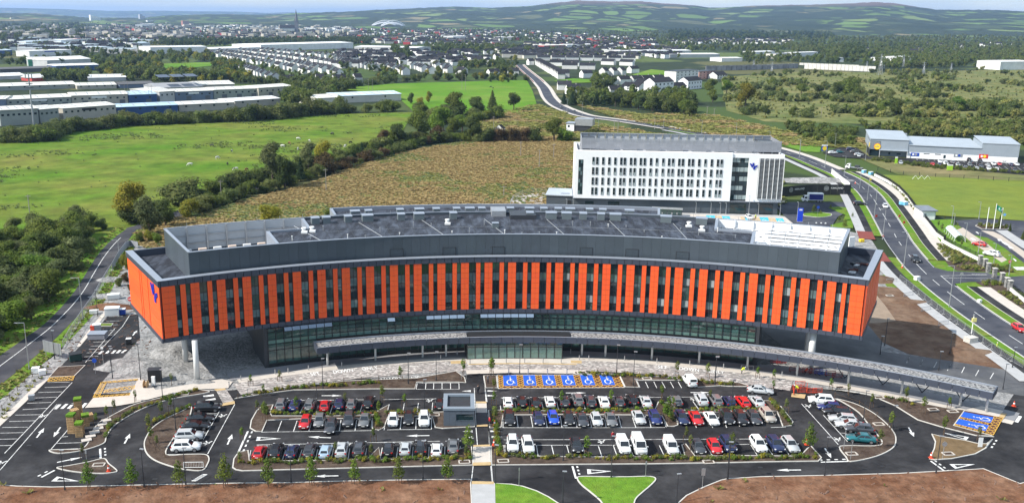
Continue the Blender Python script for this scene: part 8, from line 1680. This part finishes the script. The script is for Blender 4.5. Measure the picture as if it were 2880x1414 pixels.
# mesh site fencing
def mesh_fence(pts, lb, L=3.4, h=2., stays=False, solid=None):
    d = densify(pts, L, False); t = thing('mesh_fence', lb, 'fence', d[len(d)//2], world=True)
    for i, (a, b) in enumerate(zip(d, d[1:])):
        m = MB(); a2 = a.lerp(b,.02); b2 = a.lerp(b,.98)
        m.tube(a2,a2+Vector((0,0,h)),.04,4); m.tube(b2,b2+Vector((0,0,h)),.04,4); m.tube(a2+Vector((0,0,h)),b2+Vector((0,0,h)),.04,4); m.tube(a2+Vector((0,0,.2)),b2+Vector((0,0,.2)),.04,4)
        for k in range(1,9): p_ = a2.lerp(b2,k/9); m.tube(p_+Vector((0,0,.2)),p_+Vector((0,0,h)),.012,3)
        for k in range(1,6): m.tube(a2+Vector((0,0,h*k/6)),b2+Vector((0,0,h*k/6)),.012,3)
        m.build('fence_panel', M_GALV, t); MB().box((a.x,a.y,.12),(.7,.25,.2)).build('foot', M_KERB, t)
        if solid: MB().beam(a2+Vector((0,.06,h/2+.1)), b2+Vector((0,.06,h/2+.1)), .03, h-.3).build('fence_sheet', solid, t)
        if stays and i % 2: n_ = Vector((-(b-a).y,(b-a).x,0)).normalized(); n_ = n_ if n_.x < 0 else -n_; MB().tube(a+Vector((0,0,h*.85)), a+n_*1.8, .03, 4).tube(a, a+n_*1.8+Vector((0,0,.05)), .03, 4).build('stay', M_GALV, t)
mesh_fence(qs('F', [(560,1095),(640,950),(740,800),(850,640),(890,560),(960,440),(1000,380)]), 'grey mesh fence along the old lane, lower stretch'); mesh_fence(qs('F', [(1000,380),(1060,270),(1120,190),(1160,170),(1230,185)]), 'grey sheeted fence along the old lane, upper stretch', solid=mk('fence_sheet', (.3,.31,.34), .8, .1, .5))
mesh_fence(qs('E', [(1420,470),(1540,560),(1700,690),(1870,820),(2000,910),(2160,1030),(2320,1140),(2520,1250)]), 'mesh fence with stays along the right-hand footpath', h=1.6, stays=True); mesh_fence(qs('M', [(525,500),(570,540),(620,580),(660,610),(695,640)]), 'white panel fence beside the road above the hoarding', 2.4, 2.6, solid=M_WPAINT); mesh_fence(qs('O', [(1690,880),(1720,820),(1800,780),(1900,760),(2010,755)]), 'wire fence round the terrace left of the white block', h=1.4)
# crowd barriers
def barrier(p, rz, mat, lb, L=2.2, grp='site barriers', fallen=False):
    t = thing('site_barrier', lb, 'barrier', p, rz, grp); fr = MB()
    for a, b in (((-L/2,0,.15),(-L/2,0,1.05)),((L/2,0,.15),(L/2,0,1.05)),((-L/2,0,1.05),(L/2,0,1.05)),((-L/2,0,.2),(L/2,0,.2))): fr.tube(a,b,.045,5)
    fr.build('frame', mat, t); br = MB()
    for k in range(1,12): br.tube((-L/2+L*k/12,0,.2),(-L/2+L*k/12,0,1.05),.018,4)
    br.build('bars', mat, t)
    for s_ in (-1,1): MB().box((s_*L*.4,0,.06),(.08,.7,.1)).build('foot', M_BLACK, t)
    if fallen: t.rotation_euler = (1.35,0,rz)
barrier(q('A',1665,975)+Vector((0,0,.15)), .05, M_WPAINT, 'white crowd barrier at the tip of the left island', 2.9); barrier(q('A',1690,1060)+Vector((0,0,.3)), 1.1, M_WPAINT, 'white crowd barrier lying on the asphalt below the left island', 2.2, fallen=True)
M_ORB = mk('orange_red_plastic', (.6,.06,.02), .5, .08, 2.)
for k, (x, y, rz) in enumerate(((585,330,1.3),(610,300,.2),(660,325,.1),(700,300,1.2),(740,330,.1),(790,330,.2),(640,270,0))): barrier(q('D',x,y)+Vector((0,0,.14)), rz, M_ORB, '%s orange barrier around the dug-up paving at the crossing' % ORD[k], 1.8, 'orange barriers at the crossing')
for k, (x, y) in enumerate(((590,140),(650,150),(700,155),(760,160),(900,180),(960,195),(430,70),(480,75))): barrier(q('D',x,y)+Vector((0,0,.14)), .1, mk('dark_red_plastic', (.3,.02,.02), .5, .1), '%s dark red barrier in the shade under the long canopy' % ORD[k], 2., 'red barriers under the canopy')
for k, (x, y) in enumerate(((800,165),(835,172))): barrier(q('D',x,y)+Vector((0,0,.14)), .1, M_BSIGN, '%s blue barrier under the long canopy' % ORD[k], 1.6)
for k, (x, y, rz) in enumerate(((1500,610,.4),(1655,740,.4),(1810,870,.4),(1350,490,.2))): barrier(q('E',x,y), rz, M_GALV, '%s steel barrier leaning beside the right-hand footpath' % ORD[k], 3., 'steel barriers by the footpath')
# cones
def cone(p, lb, s_=1.):
    t = thing('traffic_cone', lb, 'cone', p, 0, 'traffic cones'); t.scale = (s_,)*3; MB().tube((0,0,.05),(0,0,.8),.2,10,.04).build('body', M_ORB, t); MB().tube((0,0,.38),(0,0,.56),.135,10,.1).build('band', M_WPAINT, t); MB().box((0,0,.03),(.48,.48,.06)).build('base', M_ORB, t)
for k, (c, x, y, lb) in enumerate((('C',155,605,'cone on the walkway beside the upper crossing'),('C',150,775,'cone on the walkway beside the lower crossing'),('D',695,770,'cone on the tip of the front bed at right'),('D',1765,885,'cone at the corner of the dry triangular island'),('D',2478,440,'cone leaning at the right end of the canopy'),('M',750,590,'orange cone on the verge beside the road curve'),('M',1010,1085,'orange cone at the foot of a road lamp'),('E',1445,362,'cone by the lamp on the left road verge'),('A',935,998,'cone on the pointed left island'))): cone(q(c,x,y)+Vector((0,0,.15)), lb, 1.25)
for k, (c, x, y, lb) in enumerate((('M',945,915,'orange works sign on the left verge of the curve'),('M',1205,975,'orange and white works sign on the right verge'),('M',1162,915,'small works sign with sandbag on the right verge'),('M',893,570,'yellow works sign far up the verge'))):
    t = thing('works_sign', lb, 'sign', q(c,x,y)+Vector((0,0,.2)), .4, 'temporary works signs'); MB().box((0,0,.75),(.9,.06,.8)).build('face', M_ORB if k != 3 else M_YSIGN, t); MB().beam((-.35,.0,0),(-.35,.25,.9),.05,.05).beam((.35,0,0),(.35,.25,.9),.05,.05).build('stand', M_GALV, t)
# ---- people: one continuous skin each
def skinmesh(verts, edges, radii, sub=1):
    me = D.meshes.new('figure'); me.from_pydata(verts, edges, []); o = D.objects.new('figure', me); COL.objects.link(o); o.modifiers.new('s','SKIN'); sb = o.modifiers.new('b','SUBSURF'); sb.levels = sub; sb.render_levels = sub
    for i, r in enumerate(radii): me.skin_vertices[0].data[i].radius = r if isinstance(r, tuple) else (r,r)
    me.skin_vertices[0].data[0].use_root = True
    dg = bpy.context.evaluated_depsgraph_get(); out = D.meshes.new_from_object(o.evaluated_get(dg)); D.objects.remove(o); return out
def person_mesh(pose):
    st = pose == 'walk'; bend = pose == 'bend'; f = .22 if st else .06
    hip = .95 if not bend else .75; sh = Vector((0,0,1.42)) if not bend else Vector((.45,0,1.12)); nk = sh+(Vector((0,0,.12)) if not bend else Vector((.12,0,.04))); hd = nk+(Vector((.02,0,.17)) if not bend else Vector((.16,0,.02)))
    V = [(0,0,hip),(sh.x*.5,0,(hip+sh.z)/2),tuple(sh),tuple(nk),tuple(hd)]; E = [(0,1),(1,2),(2,3),(3,4)]; R = [(.15,.19),(.14,.18),(.13,.2),.06,(.1,.085)]
    for s_ in (-1,1):
        k = len(V); V += [(0,s_*.1,hip-.05),(f*s_*.6+(.12 if bend else .03),s_*.11,.5),(f*s_*1.3,s_*.11,.09),(f*s_*1.3+.16,s_*.12,.05)]; E += [(0,k),(k,k+1),(k+1,k+2),(k+2,k+3)]; R += [.1,.075,.05,(.045,.035)]
        k = len(V); a = -s_*f; V += [(sh.x,s_*.22,sh.z-.02),(sh.x+a*.4,s_*.27,sh.z-.3),(sh.x+a+.08,s_*.25,sh.z-.56),(sh.x+a+.13,s_*.25,sh.z-.68)]; E += [(2,k),(k,k+1),(k+1,k+2),(k+2,k+3)]; R += [.065,.05,.038,(.035,.03)]
    return skinmesh(V, E, R)
PM = {k: person_mesh(k) for k in ('stand','walk','bend')}
M_SKIN = mk('skin', (.45,.26,.18), .6, .05); M_HIVIS = mk('high_visibility_yellow', (.6,.75,.03), .7, .05); M_TROU = mk('dark_trousers', (.03,.03,.04), .9, .05); M_REDT = mk('red_top', (.4,.02,.03), .8, .05); M_DARKT = mk('dark_coat', (.035,.035,.04), .85, .05); M_GREYT = mk('grey_top', (.2,.2,.2), .85, .05); M_HAT = mk('hard_hat_white', (.75,.75,.72), .4, .0); M_HAIR = mk('dark_hair', (.03,.02,.015), .8, .0)
def person(c, x, y, pose, top, lb, hat, rz=0., z=.13):
    t = thing('person', lb, 'person', q(c,x,y)+Vector((0,0,z)), rz, 'people about the site'); me = PM[pose].copy(); me.materials.clear()
    for m_ in (M_TROU, top, M_SKIN): me.materials.append(m_)
    hz = .9 if pose != 'bend' else .74; nz = 1.5 if pose != 'bend' else 9
    for f in me.polygons:
        z_, x_, y_ = f.center.z, f.center.x, abs(f.center.y)
        f.material_index = 2 if (z_ > nz or (pose == 'bend' and x_ > .56 and z_ > .95) or (y_ > .2 and z_ < (.86 if pose != 'bend' else .55) and z_ > .4)) else (1 if z_ > hz else 0); f.use_smooth = True
    link('body', me, t); hp = (.02,0,1.74) if pose != 'bend' else (.76,0,1.2)
    h = MB(); h.tube((hp[0],0,hp[2]-.04),(hp[0],0,hp[2]+.05),.125,8,.11).tube((hp[0],0,hp[2]+.05),(hp[0],0,hp[2]+.1),.11,8,.05); h.build('hard_hat' if hat else 'hair', M_HAT if hat else M_HAIR, t, True)
person('B',2150,332,'walk',M_DARKT,'person in dark clothes walking up the central walkway',False,1.6,.06); person('C',112,608,'stand',M_REDT,'person in red top standing on the walkway by the cone',False,.4); person('C',1170,735,'stand',M_REDT,'person in red and dark clothes standing behind the white vans',False,2.,.07); person('B',2235,245,'stand',M_GREYT,'person in grey standing beside the accessible bays',False,-.5,.2); person('D',137,158,'bend',M_HIVIS,'worker in yellow bending down on the pale path',True,.3); person('D',628,318,'bend',M_HIVIS,'worker in yellow crouching inside the orange barriers',True,2.6,.15); person('H',2458,545,'stand',M_HIVIS,'worker in yellow standing under the canopy by the glass',True,1.); person('V',1018,1215,'walk',M_HIVIS,'worker in yellow walking on the right-hand footpath',True,-.8,.21); person('Y',888,600,'stand',M_HIVIS,'worker in yellow beside the car at the white block',True,2.); person('D',680,165,'bend',M_ORB,'worker in orange bending under the canopy',True,.1); person('C',15,325,'stand',M_DARKT,'dark-clothed person standing at the upper walkway edge',False,.9,.07)
put_car(H_, 'white', q('Y',790,600)+Vector((0,1,0)), -PI/2+.1, 'white car in the accessible bays of the white block', 'cars standing apart', .1)
# ---- horses grazing in the pasture
def horse_mesh():
    V = [(0,0,1.15),(.55,0,1.18),(.85,0,1.15),(1.15,0,.85),(1.4,0,.45),(1.62,0,.18),(-.55,0,1.2),(-.8,0,1.15),(-.98,0,.95),(-1.02,0,.6)]; E = [(0,1),(1,2),(2,3),(3,4),(4,5),(0,6),(6,7),(7,8),(8,9)]; R = [(.3,.28),(.31,.27),.22,.15,.13,.08,(.31,.28),.2,.06,.05]
    for x, b_ in ((.62,1),(-.62,6)):
        for s_ in (-1,1):
            k = len(V); V += [(x,s_*.2,.85),(x+(.03 if b_ == 1 else .1),s_*.2,.55),(x-(0 if b_ == 1 else .06),s_*.2,.3),(x,s_*.2,.05)]; E += [(b_,k),(k,k+1),(k+1,k+2),(k+2,k+3)]; R += [.14,.085,.055,.06]
    return skinmesh(V, E, R)
HRS = horse_mesh(); HCOL = {'white':(.62,.6,.56),'black':(.02,.018,.016),'chestnut':(.2,.07,.03),'piebald':(.05,.04,.04),'grey':(.35,.34,.33)}
def piebald_mat(nm, a, b, mx): return mk(nm, a, .75, .05, 2., col2=b, scale2=1.1, mix2=mx, sharp2=.02)
HMAT = {k: mk('horse_'+k, v, .7, .1, 2.) for k, v in HCOL.items() if k != 'piebald'}; HMAT['piebald'] = piebald_mat('horse_piebald', (.03,.025,.02), (.6,.58,.55), .5)
hl = [('N',1437,448,'white','white horse standing alone in mid pasture'),('N',1718,443,'black','black horse left of the piebald pair'),('N',1782,482,'piebald','piebald horse grazing nearest the viewer'),('N',1860,487,'chestnut','chestnut horse grazing beside the piebald one'),('N',1750,346,'piebald','piebald horse in the middle of the pasture'),('N',1600,306,'black','small black horse far left of the herd'),('N',2135,308,'white','white horse by the tall tree top'),('N',2185,284,'chestnut','chestnut horse standing in the herd'),('N',2250,252,'white','white horse at the back of the herd'),('N',2250,328,'grey','grey horse at the right of the herd'),('N',2335,268,'grey','pale horse right of the herd behind the sparse tree'),('N',2510,215,'black','black horse far right near the hedge'),('O',110,252,'black','black horse at the far edge of the pasture'),('O',226,362,'white','white horse above the spiky conifer'),('O',270,332,'black','black pony right of the white horse above the conifer'),('N',1640,397,'white','small white animal lying in the pasture'),('R',1110,636,'black','black cow in the bright far pasture'),('R',1125,645,'black','second black cow in the bright far pasture')]
for c, x, y, k, lb in hl:
    t = thing('horse' if 'cow' not in lb else 'cow', lb, 'horse' if 'cow' not in lb else 'cow', q(c,x,y), rv.uniform(0,6), 'grazing animals'); me = HRS.copy(); me.materials.clear(); me.materials.append(HMAT[k]); me.polygons.foreach_set('use_smooth', [True]*len(me.polygons)); link('body', me, t); t.scale = (1.05,)*3
# ---- site clutter
def heap(c, x, y, rx, ry, h, mat, lb, seed=0, cat='heap'):
    p = q(c,x,y); mb = MB(); n, m_ = 18, 7
    for i in range(m_+1):
        for j in range(n):
            a = 2*PI*j/n; r = i/m_; z = h*(1-r*r)*(1+.5*mnoise.noise(Vector((math.cos(a)*r*2.3,math.sin(a)*r*2.3,seed*3.1))))+.1*mnoise.noise(Vector((a*3,r*9,seed)))*(1-r); mb.v.append((rx*r*math.cos(a)*(1+.2*math.sin(3*a+seed)), ry*r*math.sin(a)*(1+.15*math.cos(2*a+seed)), max(-.05,z) if i < m_ else -.1))
    for i in range(m_):
        for j in range(n): mb.f.append((i*n+j,(i+1)*n+j,(i+1)*n+(j+1)%n,i*n+(j+1)%n)); mb.m.append(0)
    mb.f.append(tuple(range(n))); mb.m.append(0)
    o = mb.build('spoil_heap', mat, None, True); o.location = (p.x,p.y,.05); tag(o, lb, cat, 'heaps of spoil and gravel'); return o
heap('F',1520,1130,5,3.5,1.4,M_GRAVEL,'grey gravel heap under the left overhang',1); heap('A',1180,90,9,4,1.1,M_GRAVEL,'wide low gravel heap left of the tall columns',2); heap('A',1550,150,7,3,.7,M_GRAVEL,'low gravel heap in front of the tall columns',3); heap('F',1000,715,6,2,.9,M_SOIL,'red-brown soil heap at the top of the left car park',4); heap('F',940,620,4,2,.8,M_GRAVEL,'rubble heap beside the mesh fence',5); heap('E',1230,470,5,4,1.2,M_DIRT,'dirt heap at the right end of the building',6); heap('E',1990,1110,6,3,.8,M_DIRT,'low dirt heap beside the light mast block',7); heap('E',1480,660,5,3,.5,M_DIRT,'long low dirt heap beside the footpath fence',8); heap('A',1720,230,3,1.2,.6,M_GRAVEL,'small gravel heap at the foot of the front column',9)
heap('F',1010,470,4,2.2,.9,M_GRAVEL,'stone heap beside the upper fence',11); heap('M',380,565,18,6,1.5,M_GRAVEL,'grey stone bank above the black hoarding',12)
def crate(nm, c, x, y, dims, mat, lb, rz=0., lid=None, cat='box', z=.06, legs=False):
    t = thing(nm, lb, cat, q(c,x,y)+Vector((0,0,z)), rz); L_x, L_y, L_z = dims; MB().box((0,0,L_z/2+.12),(L_x,L_y,L_z)).build('body', mat, t)
    MB().box((0,0,L_z+.17),(L_x*1.05,L_y*1.05,.1)).build('lid', lid or mat, t)
    for s_ in (-1,1): MB().box((s_*L_x*.35,0,.06),(.15,L_y*.95,.12)).build('skid', M_BLACK, t)
crate('site_trailer','X',465,525,(3.,2.,1.7),M_WPAINT,'white trailer on the upper bays of the left car park',.2,M_WPAINT,'trailer'); crate('tool_chest','X',620,510,(1.6,1.2,1.2),M_BSIGN,'blue and white tool chest beside the white trailer',.2,M_WPAINT); crate('board_stack','X',215,915,(3.4,2.4,1.1),mk('grey_boards',(.27,.28,.31),.7,.1,1.),'stack of grey boards on the left car park bays',.1,M_COPE,'stack'); crate('pallet_box','X',200,785,(1.6,1.4,1.3),M_WELLG,'pale wrapped pallet behind the grey boards',.3,M_WPAINT); crate('red_bin','X',130,800,(.8,.8,1.1),M_ORB,'red bin beside the wrapped pallet',.1,M_ORB,'bin'); crate('waste_bin','X',742,1015,(1.,.9,1.1),M_BLACK,'black bin with white lid on the left drive kerb',.2,M_WPAINT,'bin'); crate('white_box','X',150,500,(1.8,1.,.7),M_WPAINT,'low white box near the mesh fence',.2); crate('white_sheet_stack','X',480,245,(2.6,1.6,1.),M_WPAINT,'white sheeted stack behind the soil heap',.3,M_WPAINT,'stack')
crate('generator','A',1335,218,(2.2,1.6,2.2),M_BLACK,'black generator cabinet with raised hatch on the gravel',.15,M_DGREY,'generator'); crate('control_box','A',1322,260,(.6,.4,1.6),M_WPAINT,'white control box in front of the black generator',0,M_WPAINT); crate('site_bag','A',310,150,(1.3,1.1,.9),M_WPAINT,'white bulk bag at the left bed',.2); crate('site_bag','A',365,165,(1.2,1.1,.8),M_WPAINT,'second white bulk bag at the left bed',.5); crate('skip','F',675,1180,(2.2,1.8,1.3),mk('dark_green_skip',(.015,.05,.04),.6,.1),'dark green skip at the foot of the left car park',.5,M_BLACK,'skip'); crate('grey_cabinet','A',275,385,(1.,.7,.8),M_GALV,'grey cabinet beside the left bays',.3); crate('power_block','V',712,1108,(2.4,1.6,1.),M_KERB,'white concrete block under the camera mast',.4,M_KERB,'block'); crate('verge_box','V',78,375,(1.3,1.,.9),M_WPAINT,'white box on the verge beside the road',.4); crate('verge_box','V',818,640,(.9,.7,.6),M_WPAINT,'small white box on the right-hand verge',.4); crate('site_window_stack','M',708,1180,(2.4,.5,2.8),M_WPAINT,'white framed windows leaning behind the right end of the building',.5,M_WPAINT,'stack'); crate('yellow_chest','M',808,1135,(1.4,.9,.7),M_YSIGN,'yellow chest behind the right end of the building',.2); crate('blue_compressor','V',60,1265,(1.,.8,.7),M_BSIGN,'blue compressor at the edge of the service yard',.3) if False else None
for k, (c, x, y) in enumerate((('M',1185,790),('M',1215,795),('M',895,510),('M',830,492))): crate('road_works_machine', c, x, y, (1.8,1.2,1.2), mk('light_blue_plant',(.15,.42,.6),.5,.05), ('light blue compressor at the roadworks beside the path','second light blue plant at the same roadworks','light blue water tank at the far roadworks','blue-white sign trailer at the far roadworks')[k], .5, M_WPAINT, 'machine', .21)
p = q('V',718,1060); t = thing('camera_mast', 'white camera mast with a yellow box standing on a concrete block', 'mast', p+Vector((0,0,1.1))); hm = at_depth('V',755,795,p.y).z; MB().tube((0,0,0),(0,0,hm-1.1),.09,6).build('shaft', M_WPAINT, t); MB().box((.1,-.1,hm*.62),(.9,.4,.8)).build('equipment_box', mk('pale_yellow_box',(.6,.55,.2),.5,.03), t); MB().tube((0,0,hm-1.1),(0,0,hm-.7),.18,8).build('camera_head', M_GALV, t)
# pallet towers with turf on the left bays
M_WOOD = mk('pale_pallet_wood', (.42,.27,.13), .85, .2, 2.)
for k, (x, y, n_, tf) in enumerate(((625,660,7,1),(690,690,5,1),(680,520,7,1),(740,600,4,1),(770,560,3,0),(650,560,5,0))):
    t = thing('pallet_tower', ('tall stack of pallets with turf at the left bays, nearest','wide turf-topped pallet stack beside the nearest','tallest turf-topped pallet stack at the back','low turf-topped pallet stack in the middle','low bare pallet stack at the right','bare pallet stack behind the nearest')[k], 'stack', q('A',x,y)+Vector((0,0,.06)), .15*k, 'pallet stacks')
    for j in range(n_):
        z = j*.42
        for s_ in (-.5,-.25,0,.25,.5): MB().box((s_,0,z+.36),(.16,1.2,.04)).build('board', M_WOOD, t)
        for s_ in (-.5,0,.5): MB().box((0,s_,z+.18),(1.15,.1,.32)).build('bearer', M_WOOD, t)
    if tf: MB().box((0,0,n_*.42+.2),(1.2,1.25,.36)).build('turf', M_GRASS, t)
for k in range(6): t = thing('concrete_slab', 'loose concrete slab, %s along the left planting bed' % ORD[k], 'slab', q('A',745+k*34,735-k*34)+Vector((0,0,.2)), .5, 'loose slabs in the left bed'); MB().box((0,0,.06),(1.5,1.,.12)).build('slab', M_PATH, t); MB().box((0,0,-.04),(1.3,.8,.06)).build('packing', M_WOOD, t)
p = q('A',1255,275); t = thing('cable_drum', 'wooden cable drum on the pale path left', 'drum', p+Vector((0,0,.75)));
for s_ in (-.3,.3): MB().tube((s_-.04,0,0),(s_+.04,0,0),.72,16).build('flange', M_WOOD, t)
MB().tube((-.26,0,0),(.26,0,0),.4,12).build('core', M_WOOD, t)
# manhole surrounds in the beds
for k, (c, x, y) in enumerate((('D',1785,470),('D',1955,485),('D',1320,365),('D',1318,595),('D',1915,850),('D',1085,850),('D',985,280),('A',850,945),('A',1580,335),('B',1778,515),('B',2035,920),('C',230,912),('C',1465,203),('C',1995,920),('C',905,152),('E',1335,610))):
    o = thing('inspection_cover', 'pale framed inspection cover, %s in the planting beds' % ORD[k], 'cover', q(c,x,y)+Vector((0,0,.16)), .1, 'inspection covers'); f_ = MB()
    for a, b in (((-.8,-.5),(.8,-.5)),((.8,-.5),(.8,.5)),((.8,.5),(-.8,.5)),((-.8,.5),(-.8,-.5))): f_.beam((*a,.05),(*b,.05),.18,.1)
    f_.build('frame', M_PATH, o); MB().box((0,0,.03),(1.3,.75,.05)).build('plate', M_MULCH, o)
# goal frames on the mown field, low timber posts along the beds
p = q('M',1370,548); t = thing('goal_frame', 'white folded goal frames lying on the mown field', 'goal', p)
for k in range(3): MB().tube((-4+k*2.6,0,.1),(-2.7+k*2.6,0,1.7),.06,5).tube((-2.7+k*2.6,0,1.7),(-1.4+k*2.6,0,.1),.06,5).build('tube_frame', M_WPAINT, t)
for c, pts, lb in (('B',[(90,370),(470,300),(700,270),(1000,230),(1300,215),(1630,205)],'low dark post rail along the set-down paving, left half'),('C',[(880,150),(1200,165),(1600,195),(2100,245)],'low dark post rail along the set-down paving, right half'),('D',[(940,360),(1150,430),(1300,530),(1400,620),(1430,700)],'dark stake row on the right island'),('A',[(1290,760),(1340,830),(1420,880),(1500,920)],'dark stake row on the left island'),('A',[(1310,610),(1450,530),(1600,465)],'dark stake row along the upper left island'),('C',[(1100,905),(1500,905),(1900,900),(2240,895)],'dark stake row in the right front bed'),('B',[(300,935),(700,935),(1300,925),(1900,910)],'dark stake row in the left front bed'),('D',[(1450,400),(1560,460),(1650,510)],'dark stake row along the right bed edge'),('A',[(20,470),(150,300),(280,180),(420,60)],'timber stake row beside the lane verge')):
    t = thing('stake_rail', lb, 'fence', q(c,*pts[0]), world=True); d = densify([q(c,*p_) for p_ in pts], 3., False)
    for a, b in zip(d, d[1:]): MB().beam(a, a+Vector((0,0,1.05)), .09, .09).build('post', M_STAKE, t); MB().beam(a+Vector((0,0,.8)), b+Vector((0,0,.8)), .03, .03).build('wire', M_STAKE, t)
# ================================================================ haze
hz = MB(); hz.prism([(-34600,-34600),(34600,-34600),(34600,34600),(-34600,34600)], -9, 265)
m = D.materials.new('haze'); m.use_nodes = True; n = m.node_tree; n.nodes.clear(); o_ = n.nodes.new('ShaderNodeOutputMaterial'); v = n.nodes.new('ShaderNodeVolumePrincipled'); v.inputs['Color'].default_value = (.42,.63,1,1); v.inputs['Density'].default_value = HAZE_D; v.inputs['Anisotropy'].default_value = .2
n.links.new(v.outputs[0], o_.inputs['Volume']); ho_ = hz.build('haze', m); ho_['kind'] = 'stuff'; ho_['label'] = 'thin blue haze over the whole view'
for o in D.objects:
    if 'world_parts' in o: del o['world_parts']
